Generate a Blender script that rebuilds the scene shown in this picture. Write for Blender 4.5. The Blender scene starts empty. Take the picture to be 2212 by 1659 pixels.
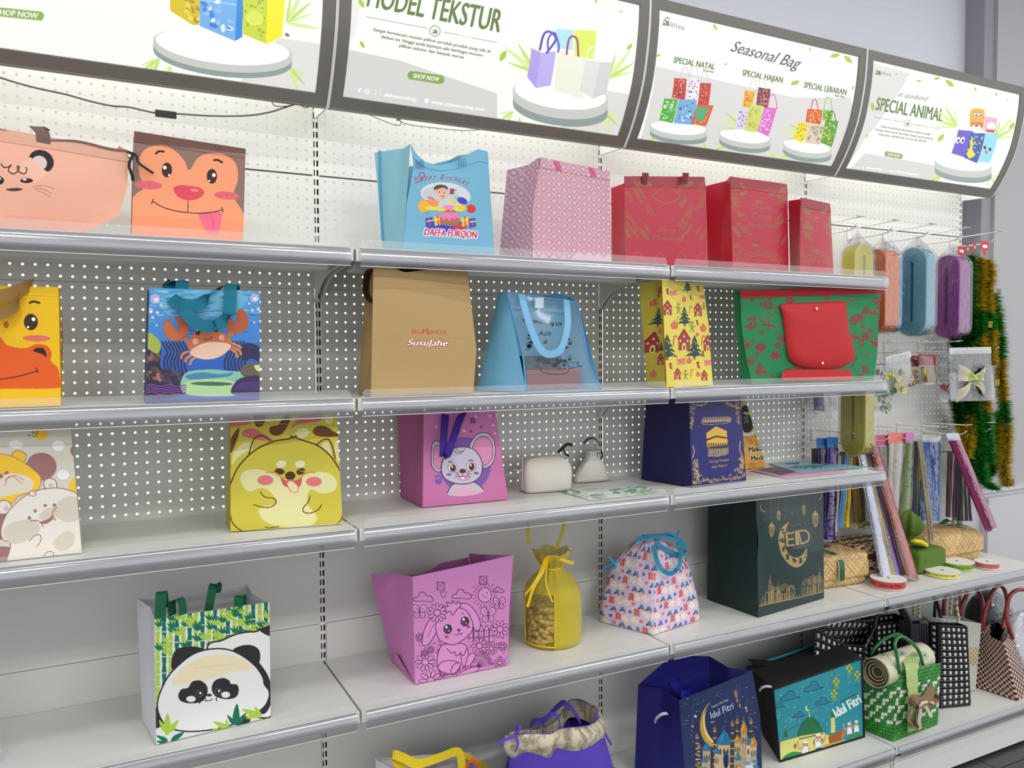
import bpy,bmesh,math,random
import numpy as np
from mathutils import Vector,Matrix
sc = bpy.context.scene
COL = sc.collection
# ------------------------------------------------------------------ camera, world, lights, exposure
CAM = np.array([-0.522,-2.150,1.484])
RIGHT = np.array([0.8894417330293353,-0.4570143256748692,-0.005595504777700513])
UP = np.array([0.0232218551620553,0.03296074441058028,0.9991868367681458])
FWD = np.array([0.45645826642597376,0.8888484097166653,-0.039929382108289675])
FOC = 1732.0
cam_data = bpy.data.cameras.new('camera')
cam = bpy.data.objects.new('camera',cam_data)
COL.objects.link(cam)
cam.matrix_world = Matrix((
 (RIGHT[0],UP[0],-FWD[0],CAM[0]),
 (RIGHT[1],UP[1],-FWD[1],CAM[1]),
 (RIGHT[2],UP[2],-FWD[2],CAM[2]),
 (0,0,0,1)))
cam_data.sensor_fit = 'HORIZONTAL'
cam_data.sensor_width = 36.0
cam_data.lens = FOC / 2212.0 * 36.0
cam_data.clip_start = 0.02
cam_data.clip_end = 60
sc.camera = cam
sc.view_settings.view_transform = 'Standard'
sc.view_settings.look = 'None'
sc.view_settings.gamma = 1.0
sc.view_settings.use_curve_mapping = False
sc.view_settings.exposure = 0.0
world = bpy.data.worlds.new('store_ambient')
sc.world = world
world.use_nodes = True
world.node_tree.nodes['Background'].inputs['Color'].default_value = (0.93,0.96,1.0,1)
world.node_tree.nodes['Background'].inputs['Strength'].default_value = 1.3
def area(name,loc,target,sx,sy,power,color=(1,1,1)):
 ld = bpy.data.lights.new(name,'AREA')
 ld.shape = 'RECTANGLE'
 ld.size = sx
 ld.size_y = sy
 ld.energy = power
 ld.color = color
 o = bpy.data.objects.new(name,ld)
 COL.objects.link(o)
 o.location = loc
 d = Vector(target) - Vector(loc)
 o.rotation_euler = d.to_track_quat('-Z','Y').to_euler()
 return o
# ceiling fixtures of the shop, in two rows parallel to the shelving
for i,x in enumerate((-2.4,-0.3,1.8,3.6)):
 area('ceiling_lamp',(x,-1.55,3.28),(x,-1.55,0),1.2,0.16,11,(1.0,0.985,0.95))
for i,x in enumerate((-1.4,1.0,3.2)):
 area('ceiling_lamp',(x,-3.3,3.28),(x,-3.3,0),1.2,0.16,40,(1.0,0.985,0.95))
# lamps behind the header light boxes that wash down over the upper panels
for i in range(4):
 area('header_lamp',(-0.45 + 0.9 * i,-0.085,2.30),(-0.45 + 0.9 * i,-0.035,1.9),0.84,0.05,2.2,(1.0,1.0,0.97))
sc.cycles.transparent_max_bounces = 16
sc.cycles.max_bounces = 6
sc.cycles.diffuse_bounces = 3
sc.cycles.glossy_bounces = 3
sc.cycles.transmission_bounces = 4
sc.cycles.caustics_reflective = False
sc.cycles.caustics_refractive = False
sc.cycles.sample_clamp_indirect = 4.0
# ------------------------------------------------------------------ rays: a pixel of the 2212x1659 frame to a point on a plane
def ray(p):
 p = np.atleast_2d(np.asarray(p,float))
 return FWD + RIGHT * ((p[:,:1] - 1106.0) / FOC) - UP * ((p[:,1:2] - 829.5) / FOC)
def onX(p,X):
 d = ray(p)[0]
 return CAM + d * (X - CAM[0]) / d[0]
def onY(p,Y):
 d = ray(p)[0]
 return CAM + d * (Y - CAM[1]) / d[1]
def onZ(p,Z):
 d = ray(p)[0]
 return CAM + d * (Z - CAM[2]) / d[2]
VIEWS = {0: (0,0,1),1: (0,0,3.072),2: (700,0,3.072),3: (1380,0,2.6587),4: (0,540,2.989),5: (700,540,3.16),
   6: (1350,540,2.566),7: (0,860,2.9105),8: (740,860,3.3515),9: (1350,840,2.566),10: (0,1200,2.9105),
   11: (740,1120,3.077),12: (1300,1240,2.4254),13: (1780,500,7.541),14: (1940,480,5.53),
   15: (1960,740,4.881),16: (1740,900,5.027),17: (1740,1060,4.686),18: (1720,1260,4.366),
   19: (1840,720,8.296),20: (1740,830,10.05)}
def V(n,x,y):
 a,b,s = VIEWS[n]
 return (a + x / s,b + y / s)
# ------------------------------------------------------------------ materials
def lin(c):
 out = []
 for v in c[:3]:
  v = v / 255.0
  out.append(v / 12.92 if v <= 0.04045 else ((v + 0.055) / 1.055) ** 2.4)
 return out
MATS = {}
def mat(name,col,rough=0.6,metal=0.0,bump=0.0,scale=300.0,alpha=1.0,var=0.0,coat=0.0,emit=0.0,spec=0.5,sheen=0.0,trans=0.0):
 if name in MATS:
  return MATS[name]
 m = bpy.data.materials.new(name)
 m.use_nodes = True
 nt = m.node_tree
 b = nt.nodes['Principled BSDF']
 c = lin(col) + [1]
 b.inputs['Base Color'].default_value = c
 b.inputs['Roughness'].default_value = rough
 b.inputs['Metallic'].default_value = metal
 b.inputs['Alpha'].default_value = alpha
 b.inputs['Coat Weight'].default_value = coat
 b.inputs['Specular IOR Level'].default_value = spec
 b.inputs['Sheen Weight'].default_value = sheen
 b.inputs['Transmission Weight'].default_value = trans
 if emit:
  b.inputs['Emission Color'].default_value = c
  b.inputs['Emission Strength'].default_value = emit
 tc = nt.nodes.new('ShaderNodeTexCoord')
 nz = nt.nodes.new('ShaderNodeTexNoise')
 nz.inputs['Scale'].default_value = scale
 nz.inputs['Detail'].default_value = 2
 nt.links.new(tc.outputs['Object'],nz.inputs['Vector'])
 if bump:
  bp = nt.nodes.new('ShaderNodeBump')
  bp.inputs['Strength'].default_value = bump
  bp.inputs['Distance'].default_value = 0.002
  nt.links.new(nz.outputs['Fac'],bp.inputs['Height'])
  nt.links.new(bp.outputs['Normal'],b.inputs['Normal'])
 v = var if var else 0.04
 mx = nt.nodes.new('ShaderNodeMix')
 mx.data_type = 'RGBA'
 mx.inputs['A'].default_value = [x * (1 - v) for x in c[:3]] + [1]
 mx.inputs['B'].default_value = [min(1,x * (1 + v)) for x in c[:3]] + [1]
 nt.links.new(nz.outputs['Fac'],mx.inputs['Factor'])
 nt.links.new(mx.outputs['Result'],b.inputs['Base Color'])
 MATS[name] = m
 return m
def film(name,tint=(240,240,244),k=0.34):
 if name in MATS:
  return MATS[name]
 m = bpy.data.materials.new(name)
 m.use_nodes = True
 nt = m.node_tree
 nt.nodes.remove(nt.nodes['Principled BSDF'])
 N = nt.nodes.new
 tr,gl,fr,mx,mu,nz,bp,tc = N('ShaderNodeBsdfTransparent'),N('ShaderNodeBsdfGlossy'),N('ShaderNodeLayerWeight'),N('ShaderNodeMixShader'),N('ShaderNodeMath'),N('ShaderNodeTexNoise'),N('ShaderNodeBump'),N('ShaderNodeTexCoord')
 tr.inputs['Color'].default_value = lin(tint) + [1]
 gl.inputs['Roughness'].default_value = 0.1
 mu.operation = 'MULTIPLY_ADD'
 mu.inputs[1].default_value = k
 nz.inputs['Scale'].default_value = 45
 bp.inputs['Strength'].default_value = 0.9
 bp.inputs['Distance'].default_value = 0.006
 L = nt.links.new
 L(tc.outputs['Object'],nz.inputs['Vector'])
 L(nz.outputs['Fac'],bp.inputs['Height'])
 L(bp.outputs['Normal'],gl.inputs['Normal'])
 L(bp.outputs['Normal'],fr.inputs['Normal'])
 L(fr.outputs['Facing'],mu.inputs[0])
 mu.inputs[2].default_value = 0.035
 L(mu.outputs['Value'],mx.inputs['Fac'])
 L(tr.outputs['BSDF'],mx.inputs[1])
 L(gl.outputs['BSDF'],mx.inputs[2])
 L(mx.outputs['Shader'],nt.nodes['Material Output'].inputs['Surface'])
 MATS[name] = m
 return m
def printed(name,canvas,rough=0.7,bump=0.25,emit=0.0,gain=1.0,coat=0.0,alpha=None,repeat=False,relief=0.0,metal=0.0):
 """material of a flat print: the picture drawn by a Canvas, plus a procedural weave"""
 m = bpy.data.materials.new(name)
 m.use_nodes = True
 nt = m.node_tree
 b = nt.nodes['Principled BSDF']
 b.inputs['Roughness'].default_value = rough
 b.inputs['Coat Weight'].default_value = coat
 img = canvas.image(name + '_print')
 tx = nt.nodes.new('ShaderNodeTexImage')
 tx.image = img
 tx.extension = 'REPEAT' if repeat else 'EXTEND'
 b.inputs['Metallic'].default_value = metal
 if relief:
  bw = nt.nodes.new('ShaderNodeBump')
  bw.inputs['Strength'].default_value = relief
  bw.inputs['Distance'].default_value = 0.004
  nt.links.new(tx.outputs['Color'],bw.inputs['Height'])
  nt.links.new(bw.outputs['Normal'],b.inputs['Normal'])
 g = nt.nodes.new('ShaderNodeVectorMath')
 g.operation = 'SCALE'
 g.inputs['Scale'].default_value = gain
 nt.links.new(tx.outputs['Color'],g.inputs[0])
 if emit:
  b.inputs['Base Color'].default_value = (0.03,0.03,0.03,1)
  nt.links.new(g.outputs['Vector'],b.inputs['Emission Color'])
  b.inputs['Emission Strength'].default_value = emit
 else:
  nt.links.new(g.outputs['Vector'],b.inputs['Base Color'])
 if alpha is not None:
  nt.links.new(tx.outputs['Alpha'],b.inputs['Alpha'])
 if bump:
  tc = nt.nodes.new('ShaderNodeTexCoord')
  nz = nt.nodes.new('ShaderNodeTexNoise')
  nz.inputs['Scale'].default_value = 420
  nt.links.new(tc.outputs['Object'],nz.inputs['Vector'])
  bp = nt.nodes.new('ShaderNodeBump')
  bp.inputs['Strength'].default_value = bump
  bp.inputs['Distance'].default_value = 0.002
  nt.links.new(nz.outputs['Fac'],bp.inputs['Height'])
  nt.links.new(bp.outputs['Normal'],b.inputs['Normal'])
 return m
# ------------------------------------------------------------------ objects
def link(name,me,m=None,parent=None,smooth=False):
 o = bpy.data.objects.new(name,me)
 COL.objects.link(o)
 if m is not None:
  for mm in (m if isinstance(m,(list,tuple)) else [m]):
   me.materials.append(mm)
 if smooth:
  me.shade_smooth()
 if parent is not None:
  o.parent = parent
  if parent.type == 'EMPTY' or True:
   o.matrix_parent_inverse = parent.matrix_world.inverted()
 return o
def thing(name,label,cat,loc=(0,0,0),group=None):
 o = bpy.data.objects.new(name,None)
 COL.objects.link(o)
 o.location = [float(v) for v in loc]
 o.matrix_world = Matrix.Translation(o.location)
 o.empty_display_size = 0.02
 return tag(o,label,cat,group)
def tag(o,label,cat,group=None,kind=None):
 o['label'] = label
 o['category'] = cat
 if group:
  o['group'] = group
 if kind:
  o['kind'] = kind
 return o
def struct(o):
 o['kind'] = 'structure'
 return o
class MB:
 """collects faces, then links them as one mesh object"""
 def __init__(self):
  self.v = []
  self.f = []
  self.mi = []
 def add(self,vs,fs,mi=0):
  n = len(self.v)
  self.v += [tuple(float(c) for c in p) for p in vs]
  self.f += [tuple(n + i for i in f) for f in fs]
  self.mi += [mi] * len(fs)
  return self
 def box(self,lo,hi,mi=0):
  (a,b,c),(d,e,f) = lo,hi
  return self.add([(a,b,c),(d,b,c),(d,e,c),(a,e,c),(a,b,f),(d,b,f),(d,e,f),(a,e,f)],
      [(0,3,2,1),(4,5,6,7),(0,1,5,4),(1,2,6,5),(2,3,7,6),(3,0,4,7)],mi)
 def grid(self,P,mi=0,close_u=False):
  """P[i][j] points"""
  n,m = len(P),len(P[0])
  vs = [P[i][j] for i in range(n) for j in range(m)]
  fs = []
  for i in range(n - 1 + (1 if close_u else 0)):
   for j in range(m - 1):
    a = (i % n) * m + j
    b = ((i + 1) % n) * m + j
    fs.append((a,b,b + 1,a + 1))
  return self.add(vs,fs,mi)
 def tube(self,pts,r,n=6,mi=0,close=False,rb=None):
  pts = [Vector(p) for p in pts]
  k = len(pts)
  rings = []
  prev = None
  for i,p in enumerate(pts):
   if close:
    t = pts[(i + 1) % k] - pts[i - 1]
   else:
    t = pts[min(i + 1,k - 1)] - pts[max(i - 1,0)]
   t.normalize()
   a = prev - t * prev.dot(t) if prev is not None else t.orthogonal()
   if a.length < 1e-6:
    a = t.orthogonal()
   a.normalize()
   prev = a
   b = t.cross(a)
   rr = r[i] if hasattr(r,'__len__') else r
   r2 = rr if rb is None else rb
   rings.append([p + a * (rr * math.cos(2 * math.pi * q / n)) + b * (r2 * math.sin(2 * math.pi * q / n)) for q in range(n)])
  base = len(self.v)
  for rg in rings:
   self.v += [tuple(q) for q in rg]
  m = k if close else k - 1
  for i in range(m):
   for q in range(n):
    a = base + i * n + q
    b = base + i * n + (q + 1) % n
    c = base + ((i + 1) % k) * n + (q + 1) % n
    d = base + ((i + 1) % k) * n + q
    self.f.append((a,b,c,d))
    self.mi.append(mi)
  if not close:
   self.f.append(tuple(base + q for q in range(n))[::-1])
   self.f.append(tuple(base + (k - 1) * n + q for q in range(n)))
   self.mi += [mi,mi]
  return self
 def ribbon(self,pts,w,side,t=0.0012,mi=0):
  """flat band along pts; side = width direction (one vector or one per point)"""
  pts = [Vector(p) for p in pts]
  k = len(pts)
  rows = []
  for i,p in enumerate(pts):
   tan = (pts[min(i + 1,k - 1)] - pts[max(i - 1,0)]).normalized()
   s = Vector(side[i] if isinstance(side,list) else side)
   s = (s - tan * s.dot(tan)).normalized()
   nn = tan.cross(s)
   ww = w[i] if hasattr(w,'__len__') else w
   rows.append([p - s * ww / 2 - nn * t / 2,p + s * ww / 2 - nn * t / 2,p + s * ww / 2 + nn * t / 2,p - s * ww / 2 + nn * t / 2])
  base = len(self.v)
  for r_ in rows:
   self.v += [tuple(q) for q in r_]
  for i in range(k - 1):
   for q in range(4):
    a = base + i * 4 + q
    b = base + i * 4 + (q + 1) % 4
    self.f.append((a,b,b + 4,a + 4))
    self.mi.append(mi)
  self.f.append((base,base + 1,base + 2,base + 3))
  e = base + (k - 1) * 4
  self.f.append((e + 3,e + 2,e + 1,e))
  self.mi += [mi,mi]
  return self
 def prism(self,poly,axis,a,b,mi=0):
  """extrude a 2-D polygon along an axis (0 x, 1 y, 2 z) from a to b"""
  n = len(poly)
  def pt(q,s):
   r_ = list(q)
   r_.insert(axis,s)
   return tuple(r_)
  vs = [pt(q,a) for q in poly] + [pt(q,b) for q in poly]
  fs = [tuple(range(n))[::-1],tuple(range(n,2 * n))]
  fs += [(i,(i + 1) % n,n + (i + 1) % n,n + i) for i in range(n)]
  return self.add(vs,fs,mi)
 def mesh(self,name):
  me = bpy.data.meshes.new(name)
  me.from_pydata(self.v,[],self.f)
  if any(self.mi):
   me.polygons.foreach_set('material_index',self.mi)
  me.update()
  return me
 def build(self,name,m,parent=None,smooth=False,bevel=0.0):
  me = self.mesh(name)
  o = link(name,me,m,parent,smooth)
  if bevel:
   bv = o.modifiers.new('bevel','BEVEL')
   bv.width = bevel
   bv.segments = 2
   bv.limit_method = 'ANGLE'
  return o
def smooth_pts(pts,n=8,closed=False):
 """Catmull-Rom through the points (2-D or 3-D)"""
 P = [np.asarray(p,float) for p in pts]
 k = len(P)
 if k < 3:
  return [P[0] + (P[-1] - P[0]) * i / n for i in range(n + 1)]
 out = []
 rng = range(k) if closed else range(k - 1)
 for i in rng:
  p0 = P[(i - 1) % k] if closed or i > 0 else 2 * P[0] - P[1]
  p1 = P[i]
  p2 = P[(i + 1) % k]
  p3 = P[(i + 2) % k] if closed or i + 2 < k else 2 * P[-1] - P[-2]
  for j in range(n):
   t = j / n
   out.append(0.5 * ((2 * p1) + (-p0 + p2) * t + (2 * p0 - 5 * p1 + 4 * p2 - p3) * t * t + (-p0 + 3 * p1 - 3 * p2 + p3) * t ** 3))
 if not closed:
  out.append(P[-1])
 return out
# ------------------------------------------------------------------ Canvas: draws a flat print into a picture held in memory
GLY = {}
def glyphs(text,shear=0.0,bold=0.0,space=1.0):
 key = (text,shear,bold,space)
 if key not in GLY:
  cu = bpy.data.curves.new('glyphs','FONT')
  cu.body = text
  cu.shear = shear
  cu.offset = bold
  cu.space_character = space
  cu.resolution_u = 3
  ob = bpy.data.objects.new('glyphs',cu)
  me = ob.to_mesh()
  vs = np.array([v.co[:2] for v in me.vertices]).reshape(-1,2)
  tris = []
  for p in me.polygons:
   idx = list(p.vertices)
   for q in range(1,len(idx) - 1):
    tris.append((idx[0],idx[q],idx[q + 1]))
  ob.to_mesh_clear()
  bpy.data.objects.remove(ob)
  bpy.data.curves.remove(cu)
  if len(vs):
   w = vs[:,0].max() - vs[:,0].min()
   vs = vs - [vs[:,0].min(),0]
  else:
   w = 1
  GLY[key] = (vs,tris,w)
 return GLY[key]
class Canvas:
 def __init__(self,W,H,bg,mapper):
  self.W,self.H = int(W),int(H)
  self.a = np.zeros((self.H,self.W,4),np.float32)
  self.a[:,:,:3] = np.array(bg[:3],np.float32) / 255
  self.a[:,:,3] = 1 if len(bg) < 4 else bg[3]
  self.mapper = mapper
  self.n = 0
 def view(self,n):
  self.n = n
  return self
 def px(self,pts):
  a,b,s = VIEWS[self.n]
  p = np.atleast_2d(np.asarray(pts,float)) / s + [a,b]
  return self.mapper(p)
 def fill_tex(self,loops,col,alpha=1.0,eo=False):
  A = np.concatenate(loops)
  Bn = np.concatenate([np.roll(l,-1,0) for l in loops])
  lo = np.floor(A.min(0)).astype(int)
  hi = np.ceil(A.max(0)).astype(int) + 1
  x0,y0 = max(lo[0],0),max(lo[1],0)
  x1,y1 = min(hi[0],self.W),min(hi[1],self.H)
  if x1 <= x0 or y1 <= y0:
   return
  acc = np.zeros((y1 - y0,x1 - x0 + 1),np.int32)
  ya = np.minimum(A[:,1],Bn[:,1])
  yb = np.maximum(A[:,1],Bn[:,1])
  r0 = np.clip(np.ceil(ya - 0.5),y0,y1).astype(int)
  r1 = np.clip(np.ceil(yb - 0.5),y0,y1).astype(int)
  cnt = r1 - r0
  k = cnt > 0
  if not k.any():
   return
  A,Bn,r0,cnt = A[k],Bn[k],r0[k],cnt[k]
  e = np.repeat(np.arange(len(cnt)),cnt)
  rows = np.arange(cnt.sum()) - np.repeat(np.cumsum(cnt) - cnt,cnt) + r0[e]
  t = (rows + 0.5 - A[e,1]) / (Bn[e,1] - A[e,1])
  xs = A[e,0] + t * (Bn[e,0] - A[e,0])
  cols = np.clip(np.ceil(xs - 0.5),x0,x1).astype(int) - x0
  sgn = np.where(Bn[e,1] > A[e,1],1,-1)
  np.add.at(acc,(rows - y0,cols),sgn)
  cs = np.cumsum(acc,1)[:,:-1]
  mask = (cs % 2 != 0) if eo else (cs != 0)
  sub = self.a[y0:y1,x0:x1]
  c = np.array(col[:3],np.float32) / 255
  sub[mask,:3] = sub[mask,:3] * (1 - alpha) + c * alpha
  sub[mask,3] = np.maximum(sub[mask,3],alpha if len(col) < 4 else col[3])
 def poly(self,pts,col,alpha=1.0):
  self.fill_tex([self.px(pts)],col,alpha)
 def blob(self,pts,col,alpha=1.0,out=None,w=2.5):
  p = smooth_pts(pts,7,True)
  if col is not None:
   self.fill_tex([self.px(p)],col,alpha)
  if out is not None:
   self.line(pts,w,out,closed=True)
 def ell(self,cx,cy,rx,ry,col,ang=0.0,alpha=1.0,out=None,w=2.5,a0=0,a1=360):
  t = np.radians(np.linspace(a0,a1,33))
  c,s = math.cos(math.radians(ang)),math.sin(math.radians(ang))
  x = rx * np.cos(t)
  y = ry * np.sin(t)
  p = np.stack([cx + x * c - y * s,cy + x * s + y * c],1)
  if col is not None:
   self.fill_tex([self.px(p)],col,alpha)
  if out is not None:
   self.line(p,w,out,smooth=False)
 def line(self,pts,w,col,closed=False,smooth=True,alpha=1.0):
  """stroke of width w in view units"""
  s = VIEWS[self.n][2]
  p = np.array(smooth_pts(pts,6,closed) if smooth and len(pts) > 2 else pts,float)
  if closed:
   p = np.vstack([p,p[:1]])
  d = np.diff(p,axis=0)
  L = np.hypot(d[:,0],d[:,1])
  k = L > 1e-6
  if not k.any():
   return
  loops = []
  for a,b,dd,l in zip(p[:-1][k],p[1:][k],d[k],L[k]):
   n = np.array([-dd[1],dd[0]]) / l * w / 2
   e = dd / l * w * 0.25
   loops.append(self.orient(self.px([a - e + n,b + e + n,b + e - n,a - e - n])))
  self.fill_tex(loops,col,alpha)
 @staticmethod
 def orient(q):
  x,y = q[:,0],q[:,1]
  ar = np.sum(x * np.roll(y,-1) - np.roll(x,-1) * y)
  return q if ar > 0 else q[::-1]
 def text(self,s,x0,y0,x1,y1,h,col,shear=0.0,bold=0.0,up=None,out=None,ow=0,space=1.0):
  """baseline from (x0,y0) to (x1,y1), capital height h along up (default perpendicular)"""
  vs,tris,w = glyphs(s,shear,0.0,space)
  if not tris:
   return
  d = np.array([x1 - x0,y1 - y0],float)
  if up is None:
   up = np.array([d[1],-d[0]]) / np.hypot(*d)
  else:
   up = np.array(up,float) / np.hypot(*up)
  P = np.array([x0,y0]) + np.outer(vs[:,0] / w,d) + np.outer(vs[:,1] / 0.7 * h,up)
  T = self.px(P)
  if out is not None:
   for k in range(8):
    o_ = np.array([math.cos(k * 0.785),math.sin(k * 0.785)]) * ow
    To = self.px(P + o_)
    self.fill_tex([self.orient(To[list(t)]) for t in tris],out)
  self.fill_tex([self.orient(T[list(t)]) for t in tris],col)
  if bold:
   dn = d / w * 0.7 * bold
   for q in (-1.4,-0.7,0.7,1.4):
    Tb = self.px(P + dn * q + up * h * bold * 0.5 * (1 if q > 0 else -1))
    self.fill_tex([self.orient(Tb[list(t)]) for t in tris],col)
 def arctext(self,s,pts,h,col,**k):
  """text laid letter by letter along a curve"""
  c = np.array(smooth_pts(pts,20),float)
  L = np.concatenate([[0],np.cumsum(np.hypot(*np.diff(c,axis=0).T))])
  ws = [glyphs(ch)[2] if ch != ' ' else 0.3 for ch in s]
  adv = np.array(ws) + 0.09
  tot = adv.sum()
  pos = 0
  for ch,w,a in zip(s,ws,adv):
   if ch != ' ':
    l0 = pos / tot * L[-1]
    l1 = (pos + w) / tot * L[-1]
    A = [np.interp(l0,L,c[:,0]),np.interp(l0,L,c[:,1])]
    B = [np.interp(l1,L,c[:,0]),np.interp(l1,L,c[:,1])]
    self.text(ch,A[0],A[1],B[0],B[1],h,col,**k)
   pos += a
 def image(self,name):
  img = bpy.data.images.new(name,self.W,self.H,alpha=True)
  img.colorspace_settings.name = 'sRGB'
  img.pixels.foreach_set(np.ascontiguousarray(self.a[::-1]).ravel())
  img.update()
  img.pack()
  return img
def plane_uv(P00,P10,P01):
 """in-plane frame: origin P00, s towards P10, t towards P01 (metres)"""
 P00,P10,P01 = (np.asarray(p,float) for p in (P00,P10,P01))
 s = (P10 - P00) / np.linalg.norm(P10 - P00)
 n = np.cross(s,P01 - P00)
 n /= np.linalg.norm(n)
 t = np.cross(n,s)
 return P00,s,t,n
def plane_canvas(fr,box,ppm,bg):
 """canvas over the rectangle box=(s0,t0,s1,t1) of the plane fr; ppm texture pixels per metre"""
 O,s,t,n = fr
 s0,t0,s1,t1 = box
 def mp(p):
  d = ray(p)
  k = ((O - CAM) @ n) / (d @ n)
  q = CAM + d * k[:,None] - O
  return np.stack([(q @ s - s0) * ppm,(t1 - q @ t) * ppm],1)
 return Canvas((s1 - s0) * ppm,(t1 - t0) * ppm,bg,mp)
def set_uv(me,fr,box):
 O,s,t,n = fr
 s0,t0,s1,t1 = box
 uv = me.uv_layers.new(name='uv')
 co = np.empty(len(me.vertices) * 3)
 me.vertices.foreach_get('co',co)
 co = co.reshape(-1,3) - O
 li = np.empty(len(me.loops),int)
 me.loops.foreach_get('vertex_index',li)
 u = (co @ s - s0) / (s1 - s0)
 w = (co @ t - t0) / (t1 - t0)
 uv.data.foreach_set('uv',np.stack([u[li],w[li]],1).ravel())
# ------------------------------------------------------------------ room
W_WHITE = mat('white_powder_coat',(222,222,217),rough=0.42,bump=0.05,scale=500,var=0.015)
W_PANEL = mat('panel_powder_coat',(215,214,208),rough=0.5,bump=0.04,scale=600,var=0.012)
M_WALL = mat('painted_wall',(214,215,224),rough=0.85,bump=0.12,scale=60,var=0.02)
M_PILLAR = mat('painted_pillar',(178,177,180),rough=0.85,bump=0.1,scale=60,var=0.02)
M_LEDGE = mat('ledge_laminate',(196,196,200),rough=0.6,var=0.01)
M_TILE = mat('dark_floor_tile',(58,58,60),rough=0.35,bump=0.2,scale=40,var=0.15)
M_GROUT = mat('floor_grout',(96,96,96),rough=0.9)
M_CEIL = mat('ceiling_paint',(225,225,222),rough=0.9)
M_DARK = mat('dark_gap',(22,22,24),rough=0.8)
M_FRAME = mat('light_box_frame',(112,108,101),rough=0.45,var=0.01)
M_GLOW = mat('added_glow_sheet',(255,253,240),rough=0.9,emit=0.9)  # made-up glow behind the perforated panels, in a bright and a dim strength
M_GLOW.cycles.emission_sampling = 'NONE'
M_GLOWDIM = mat('added_dim_glow_sheet',(255,253,245),rough=0.9,emit=0.30)
M_GLOWDIM.cycles.emission_sampling = 'NONE'
b = MB().box((-4.5,-6,-0.12),(5.0,0.3,-0.006))
floor = struct(b.build('floor',M_GROUT))
tb = MB().box((0.002,0.002,-0.006),(0.598,0.598,0.0))
tile_me = tb.mesh('floor_tile')
tile_me.materials.append(M_TILE)
for i in range(11):
 for j in range(6):
  t = bpy.data.objects.new('floor_tile',tile_me)
  COL.objects.link(t)
  t.location = (-1.93 + 0.6 * i,-3.46 + 0.6 * j,0)
  t.parent = floor
struct(MB().box((-4.5,-6,3.32),(5.0,0.3,3.42)).build('ceiling',M_CEIL))
struct(MB().box((-4.5,0.10,0),(2.86,0.22,3.32)).build('wall_back',M_WALL))
struct(MB().box((2.86,0.014,0),(2.93,0.22,3.32)).build('trim_1',mat('pillar_corner',(150,150,156),rough=0.85)))
struct(MB().box((2.93,0.0,0),(5.0,0.22,3.32)).build('wall_right',M_PILLAR))
b = MB().box((2.74,-0.005,0),(4.6,0.0145,0.86)).box((2.735,-0.02,0.86),(4.6,0.0145,0.875)).box((2.86,-0.04,0),(4.6,-0.005,0.84))
struct(b.build('trim_2',M_LEDGE,bevel=0.002))
# ------------------------------------------------------------------ gondola frame: uprights, back panels, base, kick plates
ZS = {1: 1.723,2: 1.380,3: 1.078,4: 0.649,5: 0.164}
SEAMS = [0.15,0.45,0.75,1.056,1.355,1.654,1.956,2.256,2.52]
gondola = thing('shelving_frame','long white metal wall shelving frame with slotted uprights and perforated back panels','shelving',(0.9,0,0))
b = MB()
# added glowing sheets, no real lamps, light the peg holes; dimmer above and right
struct(MB().box((-0.895,0.035,1.06),(1.8,0.038,1.70)).build('added_glow_low',M_GLOW))
struct(MB().box((-0.895,0.035,1.705),(1.8,0.038,2.52)).build('added_glow_top',M_GLOWDIM))
struct(MB().box((1.8,0.035,1.06),(2.695,0.038,2.52)).build('added_glow_right',M_GLOWDIM))
for z in SEAMS[3:8]:  # added grey strips hide the sheet glow and keep the seams dark
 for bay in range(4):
  MB().box((-0.89 + 0.9 * bay,0.0025,z - 0.004),(-0.01 + 0.9 * bay,0.006,z + 0.004)).build('added_seam_strip',mat('seam_shadow',(92,92,90),rough=0.8),gondola)
def perf_panel(h,nrow):
 vs,fs = [],[]
 xs = [0.008] + [0.0375 + 0.025 * k for k in range(34)] + [0.892]
 zs = [0.0008] + [0.025 * k * (h / (0.025 * nrow)) for k in range(1,nrow)] + [h - 0.0008]
 R,D = 0.0032,0.0009
 for i in range(35):
  for j in range(nrow):
   cx = 0.025 * (i + 1)
   cz = (0.0125 + 0.025 * j) * (h / (0.025 * nrow))
   n = len(vs)
   vs += [(xs[i],0,zs[j]),(xs[i + 1],0,zs[j]),(xs[i + 1],0,zs[j + 1]),(xs[i],0,zs[j + 1])]
   for d in (0,D):
    vs += [(cx + R * math.cos(math.radians(22.5 + 45 * k)),d,cz + R * math.sin(math.radians(22.5 + 45 * k))) for k in range(8)]
   o = n + 4
   # octagon corner k at 22.5+45k degrees
   fs += [(n + 1,n + 2,o + 0,o + 7),(n + 2,n + 3,o + 2,o + 1),(n + 3,n + 0,o + 4,o + 3),(n + 0,n + 1,o + 6,o + 5),
       (n + 2,o + 1,o + 0),(n + 3,o + 3,o + 2),(n + 0,o + 5,o + 4),(n + 1,o + 7,o + 6)]
   fs += [(o + k,o + (k + 1) % 8,o + 8 + (k + 1) % 8,o + 8 + k) for k in range(8)]
 me = bpy.data.meshes.new('perforated_panel')
 me.from_pydata(vs,[],fs)
 me.materials.append(W_PANEL)
 me.update()
 return me
def plain_panel(h):
 m = MB().box((0.008,0,0.0008),(0.892,0.006,h - 0.0008))
 me = m.mesh('back_panel')
 me.materials.append(W_PANEL)
 return me
PP = perf_panel(0.2995,12)
PPt = perf_panel(0.25,10)
PL = plain_panel(0.3)
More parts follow.
